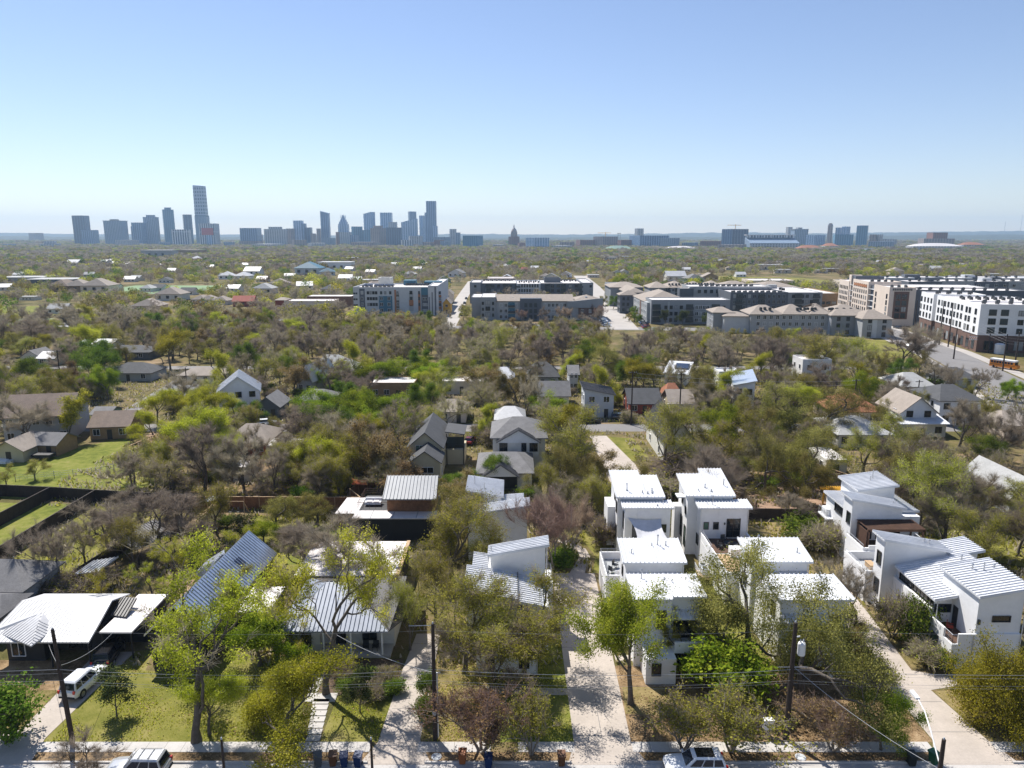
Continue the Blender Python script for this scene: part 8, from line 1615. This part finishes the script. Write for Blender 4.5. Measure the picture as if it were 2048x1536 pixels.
# keep-out areas for the scattered ones
for x0, y0, x1, y1 in ((-110, 76, -52, 113), (-112, 113, -62, 150), (-41, 54, -22, 69), (-41, 84, -23, 108), (-12, 54, 10.6, 72), (4, 54, 11, 87), (34, 54, 43, 86), (-25, 54, -8, 68), (31, 86, 48, 106), (-230, 155, 230, 162.5), (-230, 231, 130, 239), (16, 110, 25, 153), (-108, 160, -88, 233), (58, 328, 176, 345), (-330, 335, -210, 390), (-330, 400, -250, 450), (185, 575, 340, 800), (330, 600, 450, 720), (-340, 540, -235, 650), (8, 84, 14, 101), (60, 88, 74, 106), (78, 106, 100, 124)): foot(x0, y0, x1, y1)
for pts, hw in (([(120, 150), (146, 214), (161, 270), (171, 330), (183, 420), (196, 520)], 15), ([(-31, 345), (-32, 420), (-35, 500), (-38, 700)], 8), ([(52, 335), (55, 390), (60, 470), (68, 620), (74, 800)], 13)):
    for (xa, ya), (xb, yb) in zip(pts, pts[1:]):
        n = int(math.hypot(xb - xa, yb - ya) / 8) + 1
        for k in range(n): x, y = xa + (xb - xa) * k / n, ya + (yb - ya) * k / n; foot(x - hw, y - 6, x + hw, y + 6)
FA = np.array(FOOT)
def free(x, y, r=1.5): return not bool(np.any((x > FA[:, 0] - r) & (x < FA[:, 2] + r) & (y > FA[:, 1] - r) & (y < FA[:, 3] + r)))
PA = np.array(PROT)
def hides(x, y, H, W):
    px, pt = P(x, y, H); _, pb = P(x, y, 0); hw = W / 2 / y * FP * .8; m = (PA[:, 4] > y + 2) & (PA[:, 0] < px + hw) & (PA[:, 2] > px - hw) & (PA[:, 1] < pb) & (PA[:, 3] > pt + (pb - pt) * .12)
    if not m.any(): return 0.0
    q = PA[m]; ox = np.minimum(q[:, 2], px + hw) - np.maximum(q[:, 0], px - hw); return float((ox / (q[:, 2] - q[:, 0])).max())
def skyblock(x, y, H):     # keep the views to the apartment fronts, the avenue and the two cross streets open
    px, py = P(x, y, H); lim = 0
    for a, b, l in ((690, 890, 620), (890, 935, 652), (935, 1205, 632), (1205, 1290, 664), (1290, 1430, 648), (1430, 1640, 652), (1640, 1770, 676), (1770, 2080, 700)):
        if a < px <= b: lim = l
    return py < lim
pl = [(t[2], t[3], t[4]) for t in TREES]; n_ = 0; tries = 0
MIX = [('bare', .35), ('bud', .14), ('olive', .17), ('oak', .11), ('chartd', .10), ('bright', .03), ('green', .06), ('rust', .04)]
def pick(u, mix=MIX):
    for k, p in mix:
        if u < p: return k
        u -= p
    return mix[0][0]
NSC = 560
while n_ < NSC and tries < 90000:
    tries += 1; y = 78 + 268 * rt.random() ** .72; x = (rt.random() * 2 - 1) * (y * .76 + 6)
    H = rt.uniform(7, 13); W = H * rt.uniform(.85, 1.15); sp = .33
    if not free(x, y, 1.4): continue
    if any((x - a) ** 2 + (y - b) ** 2 < (sp * (W + c)) ** 2 for a, b, c in pl): continue
    if y < 335:
        hd = hides(x, y, H, W)
        if hd > .22 and rt.random() < (.93 if y < 165 else .85): continue
    if skyblock(x, y, H): continue
    cl = math.sin(x * .045 + 1.3) + math.sin(y * .05 + x * .02); u = min(.999, max(0, rt.random() + cl * .07)); key = pick(u)
    plant(key, x, y, H, W); pl.append((x, y, W)); n_ += 1
# thickets
def inpoly(x, y, p):
    c = False
    for (xa, ya), (xb, yb) in zip(p, p[1:] + p[:1]):
        if (ya > y) != (yb > y) and x < (xb - xa) * (y - ya) / (yb - ya) + xa: c = not c
    return c
for poly, num, ks, hh in (([(-66, 114), (-25, 111), (-21, 124), (-30, 152), (-66, 152), (-70, 134)], 46, ('bare', 'bud', 'olive', 'bare', 'oak', 'chartd', 'olive'), (5, 9.5)), ([(54, 84), (78, 78), (110, 130), (64, 128), (56, 104)], 34, ('bare', 'bud', 'olive', 'bare', 'bud'), (5, 9)), ([(-24, 102), (-8, 104), (-9, 118), (-24, 122)], 6, ('olive', 'rust', 'bud'), (5, 8)), ([(4, 103), (15, 102), (16, 120), (6, 126)], 8, ('olive', 'oak', 'bud'), (5, 8)), ([(26, 108), (62, 110), (62, 140), (30, 140)], 9, ('oak', 'olive', 'bud', 'oak'), (5, 9))):
    q = 0; tr = 0; xs_ = [p[0] for p in poly]; ys_ = [p[1] for p in poly]
    while q < num and tr < 4000:
        tr += 1; x, y = rt.uniform(min(xs_), max(xs_)), rt.uniform(min(ys_), max(ys_))
        if not inpoly(x, y, poly) or any((x - a) ** 2 + (y - b) ** 2 < 9 for a, b, c in pl): continue
        if any(f[0] - .5 < x < f[2] + .5 and f[1] - .5 < y < f[3] + .5 for f in FOOT[:NB]): continue
        H = rt.uniform(*hh); W = H * rt.uniform(.9, 1.25); plant(rt.choice(ks), x, y, H, W); pl.append((x, y, W)); q += 1
for x, y, k in ((42, 352, 'bare'), (43, 362, 'purple'), (44, 374, 'purple'), (61, 352, 'green'), (62, 366, 'oak'), (64, 384, 'green'), (-25, 372, 'olive'), (-25, 384, 'olive'), (-26, 396, 'oak'), (5, 362, 'purple'), (16, 360, 'bare'), (26, 360, 'purple'), (34, 358, 'bare'), (74, 350, 'dark'), (82, 348, 'dark'), (95, 350, 'green'), (104, 350, 'dark'), (60, 430, 'green'), (56, 450, 'oak')):
    plant(k, x, y, rt.uniform(5, 8.5)); pl.append((x, y, 7))
# understorey shrubs in the thickets
n_ = 0; tries = 0
while n_ < 190 and tries < 8000:
    tries += 1; y = rt.uniform(84, 210); x = (rt.random() * 2 - 1) * (y * .74); H = rt.uniform(1.4, 3.2)
    if not free(x, y, 1.0) or hides(x, y, H, H * 1.5) > .5: continue
    plant(rt.choice(('shrub', 'dryshrub', 'dryshrub', 'dryshrub')), x, y, H, H * rt.uniform(1.2, 2.0)); n_ += 1
print('TREES', len(TREES))
# ground litter, weeds and grass blades: too many to count
def litter(name, label, regs, lm, size, per, tall=0.0, seed=1):
    r = np.random.RandomState(seed); Cs = []
    for x0, y0, x1, y1, f in regs:
        n = int((x1 - x0) * (y1 - y0) * per * f); c = np.stack([r.uniform(x0, x1, n), r.uniform(y0, y1, n)], 1)
        g = np.sin(c[:, 0] * .9 + 1.7 * np.sin(c[:, 1] * .55)) + np.sin(c[:, 1] * 1.1 + c[:, 0] * .4); c = c[g + r.normal(0, .8, n) > .1]; Cs.append(c)
    c = np.vstack(Cs); ok = np.ones(len(c), bool)
    for f in FOOT[:NB]: ok &= ~((c[:, 0] > f[0]) & (c[:, 0] < f[2]) & (c[:, 1] > f[1]) & (c[:, 1] < f[3]))
    for f in ((-43.5, 52, -39.6, 69), (-11.4, 52, -7.8, 72), (5.2, 52, 10.6, 86.5), (35.8, 52, 41.2, 85), (17, 112, 24, 153), (-230, 155, 230, 162.5), (-17.9, 54.7, -16.4, 67)): ok &= ~((c[:, 0] > f[0]) & (c[:, 0] < f[2]) & (c[:, 1] > f[1]) & (c[:, 1] < f[3]))
    ok &= ~((c[:, 1] > 53.5) & (c[:, 1] < 54.75)); c = c[ok]; n = len(c); z = np.full((n, 1), .015) + r.uniform(0, .01, (n, 1)); p = np.hstack([c, z])
    if tall:
        a = r.uniform(0, 6.28, n); d = np.stack([np.cos(a), np.sin(a), np.zeros(n)], 1) * size * r.uniform(.5, 1.2, (n, 1)) * .5; up = np.stack([r.normal(0, .35, n) * tall, r.normal(0, .35, n) * tall, tall * r.uniform(.4, 1.2, n)], 1); V = np.stack([p - d, p + d, p + d * .4 + up, p - d * .4 + up], 1)
    else:
        nr = unit(r.normal(0, .35, (n, 3)) + [0, 0, 1]); a = unit(np.cross(nr, r.normal(0, 1, (n, 3)))); b = np.cross(nr, a); sz = size * r.uniform(.5, 1.4, (n, 1)) * .5; V = np.stack([p - a * sz, p - b * sz * .6, p + a * sz, p + b * sz * .6], 1)
    o = bpy.data.objects.new(name, npmesh(name, V.reshape(-1, 3), np.arange(n * 4).reshape(-1, 4), [lm], r.uniform(0, 1, n))); C.objects.link(o); o['kind'] = 'stuff'; o['label'] = label
M['l_dry'] = leafmat('fallen_leaf', (.12, .075, .035), (.30, .20, .10), (.50, .37, .21), .2)
litter('fallen_leaves', 'dry brown leaves fallen over the front yards and verge', [(10.5, 54.8, 36, 66, 1), (-60, 52.4, 60, 53.5, .8), (41, 54.8, 62, 65, .7), (-8, 54.8, -1, 70, .4), (40, 65, 44, 78, .8), (-40, 54.8, -11, 66, .12), (-60, 66, 60, 112, .12), (26, 106, 62, 140, .3)], 'l_dry', .17, 60, seed=3)
litter('grass', 'tufts of spring grass on the lawns and yards', [(-40, 54.8, -11, 66, 1), (-8, 54.8, 5.2, 74, 1), (-40, 84, -24, 106, .8), (20, 66, 26, 84, .8), (10, 86, 14, 100, .8), (-68, 84, -52, 110, .6), (41, 54.8, 62, 65, .5)], 'l_chart', .10, 55, .13, seed=4)
litter('weeds', 'low weeds and seedlings over the back yards', [(-70, 66, 75, 118, .5), (-80, 110, 90, 155, .45), (-130, 163, 140, 232, .3)], 'l_olive', .45, 6, .4, seed=5); litter('weeds', 'dry stalks and scrub over the back yards', [(-70, 66, 75, 118, .5), (-80, 110, 90, 155, .6), (-130, 163, 140, 232, .4)], 'twig', .30, 7, .6, seed=6)
# words for the scattered ones
LM = [l for l in LAND if l[0] and l[2] < 520]; LX = np.array([(l[1], l[2]) for l in LM]); grp = {}
for t, key, x, y, W, H, done in TREES:
    if done: continue
    d = np.hypot(LX[:, 0] - x, LX[:, 1] - y); i = int(d.argmin()); dx, dy = x - LX[i, 0], y - LX[i, 1]
    rel = ('right of' if dx > 0 else 'left of') if abs(dx) > abs(dy) * .8 else ('behind' if dy > 0 else 'in front of')
    size = ('small ' if H < 8.6 else 'tall ' if H > 11 else '') if H > 4 else ''
    grp.setdefault(f'{size}{LOOK[key]} {rel} {LM[i][0]}', []).append((d[i], t))
for k, l in grp.items():
    l.sort(key=lambda z: z[0])
    for i, (_, t) in enumerate(l): t['label'] = clean((('' if len(l) == 1 else 'nearest ') if i == 0 else ORD[min(i, 15)] + ' nearest ') + k)
# ------------------------------------------------------------------ the far woods: one mass nobody could count
wc = bpy.data.collections.new('woodland_kinds')
def lod(nm, seed, lm, N, ls, H, W, n=1, span=0.0, aspect=.7, fuzz=False):
    r = np.random.RandomState(seed); Vs, Ts = [], []
    for q in range(n):
        o = np.array([r.uniform(-span, span), r.uniform(-span, span), 0]) if n > 1 else np.zeros(3); h, w_ = H * r.uniform(.75, 1.1), W * r.uniform(.8, 1.1)
        nb = 9; bc = unit(r.normal(0, 1, (nb, 3))) * np.array([w_ * .34, w_ * .34, h * .24]) + [0, 0, h * .62]; m = N // n
        i = r.randint(0, nb, m); c = bc[i] + unit(r.normal(0, 1, (m, 3))) * (r.uniform(.45, 1, (m, 1)) ** .5) * np.array([w_ * .2, w_ * .2, h * .17]) + o; c[:, 2] = np.maximum(c[:, 2], .4)
        nr = unit(r.normal(0, 1, (m, 3)) + [0, 0, .4]); a = unit(np.cross(nr, r.normal(0, 1, (m, 3)))); b = np.cross(nr, a); sz = ls * r.uniform(.5, 1.3, (m, 1)) * .5
        Vs.append(np.stack([c - a * sz, c - b * sz * aspect, c + a * sz, c + b * sz * aspect], 1).reshape(-1, 3)); tb = r.normal(.5, .2, nb) + r.normal(0, .08); Ts.append(np.clip(tb[i] + r.normal(0, .12, m), 0, 1))
        if n == 1:
            for k in range(5): e = bc[k] - [0, 0, h * .05]; p = np.array([0, 0, h * .22]); s_ = np.array([.09, .06, 0]); Vs.append(np.stack([p - s_, p + s_, e + s_ * .3, e - s_ * .3])); Ts.append([.25])
            Vs.append(np.array([[-.2, 0, 0], [.2, 0, 0], [.12, 0, h * .4], [-.12, 0, h * .4]])); Ts.append([.2])
    V = np.vstack(Vs); o = bpy.data.objects.new(nm, npmesh(nm, V, np.arange(len(V)).reshape(-1, 4), [lm], np.concatenate(Ts))); wc.objects.link(o)
KN = [('l_twig', 520, 1.2, .16), ('l_twig', 520, 1.2, .16), ('l_olive', 420, .75, .7), ('l_oak', 460, .7, .7), ('l_green', 420, .8, .7), ('l_chart', 380, .8, .7), ('l_bright', 420, .85, .7), ('l_rust', 360, .8, .7)]
for i, (m, N_, ls, asp) in enumerate(KN): lod('wood_a%d' % i, 200 + i, m, N_, ls, 9.5, 10.5, aspect=asp)
for i, (m, N_, ls, asp) in enumerate(KN): lod('wood_b%d' % i, 300 + i, m, 620, 1.6 if asp > .3 else 2.4, 9, 10.5, 5, 13, asp if asp > .3 else .25)
r = np.random.RandomState(9); pts, idx, rot_, scl = [], [], [], []
PW = np.array([.27, .17, .19, .15, .09, .05, .02, .06])
def band(y0, y1, area, base, smin, smax):
    n = int(.76 * (y1 * y1 - y0 * y0) / area); y = np.sqrt(r.uniform(y0 * y0, y1 * y1, n)); x = r.uniform(-1, 1, n) * (y * .76 + 10)
    ok = np.ones(n, bool)
    for f in FA: 
        if f[3] > y0 - 10: ok &= ~((x > f[0] - 3) & (x < f[2] + 3) & (y > f[1] - 3) & (y < f[3] + 3))
    px = 1024 + FP * x / (y * cP + CH * sP)
    for q in PA:
        if q[4] > 330: dn = q[4] - y; ok &= ~((dn > 0) & (dn < min(150, max(26, q[4] * .13))) & (px > q[0] - 3) & (px < q[2] + 3) & (r.rand(n) < .9))
    if y0 < 400:
        lim = np.zeros(n); py = np.array([P(a, b, 8.5)[1] for a, b in zip(x, y)])
        for a, b, l in ((690, 890, 620), (890, 935, 652), (935, 1205, 630), (1205, 1290, 664), (1290, 1430, 645), (1430, 1640, 648), (1640, 1770, 672), (1770, 2080, 700)): lim[(px > a) & (px <= b)] = l
        ok &= ~((y < 425) & (py < lim))
    x, y = x[ok], y[ok]; m = len(x); cl = np.sin(x * .013 + 2) + np.sin(y * .011 + x * .004); k = r.choice(8, m, p=PW); sw = (cl > .9) & (r.rand(m) < .4); k[sw] = 0
    pts.append(np.stack([x, y, np.zeros(m)], 1)); idx.append(k + base); rot_.append(r.uniform(0, 6.28, m)); scl.append(r.uniform(smin, smax, m))
band(338, 900, 78, 0, .55, 1.15); band(900, 1700, 330, 8, .7, 1.1); band(1700, 3600, 900, 8, .8, 1.3); band(3600, 5600, 5200, 8, 1.3, 2.2)
pts, idx, rot_, scl = np.vstack(pts), np.concatenate(idx), np.concatenate(rot_), np.concatenate(scl)
# the strip between the last single trees and the apartments gets the same mass where it is thin
me = bpy.data.meshes.new('far_woodland'); me.vertices.add(len(pts)); me.vertices.foreach_set('co', pts.astype(np.float32).ravel())
for nm, ty, arr in (('kindidx', 'INT', idx), ('turn', 'FLOAT', rot_), ('size', 'FLOAT', scl)): me.attributes.new(nm, ty, 'POINT').data.foreach_set('value', arr.astype(np.int32 if ty == 'INT' else np.float32))
fw = bpy.data.objects.new('far_woodland', me); C.objects.link(fw); fw['kind'] = 'stuff'; fw['label'] = 'far off woods of bare and green trees reaching to the downtown skyline'
ng = bpy.data.node_groups.new('woodland', 'GeometryNodeTree'); ng.interface.new_socket('Geometry', in_out='INPUT', socket_type='NodeSocketGeometry'); ng.interface.new_socket('Geometry', in_out='OUTPUT', socket_type='NodeSocketGeometry')
gi = ng.nodes.new('NodeGroupInput'); go = ng.nodes.new('NodeGroupOutput'); ip = ng.nodes.new('GeometryNodeInstanceOnPoints'); ci = ng.nodes.new('GeometryNodeCollectionInfo')
ci.inputs['Collection'].default_value = wc; ci.inputs['Separate Children'].default_value = True; ci.inputs['Reset Children'].default_value = True; ip.inputs['Pick Instance'].default_value = True
def na(nm, ty): n = ng.nodes.new('GeometryNodeInputNamedAttribute'); n.data_type = ty; n.inputs['Name'].default_value = nm; return n.outputs['Attribute']
cx = ng.nodes.new('ShaderNodeCombineXYZ'); lk = ng.links.new
lk(gi.outputs[0], ip.inputs['Points']); lk(ci.outputs[0], ip.inputs['Instance']); lk(na('kindidx', 'INT'), ip.inputs['Instance Index']); lk(na('turn', 'FLOAT'), cx.inputs['Z']); lk(cx.outputs[0], ip.inputs['Rotation']); lk(na('size', 'FLOAT'), ip.inputs['Scale']); lk(ip.outputs[0], go.inputs[0])
fw.modifiers.new('woods', 'NODES').node_group = ng
print('WOODS', len(pts), 'OBJECTS', len(bpy.data.objects))
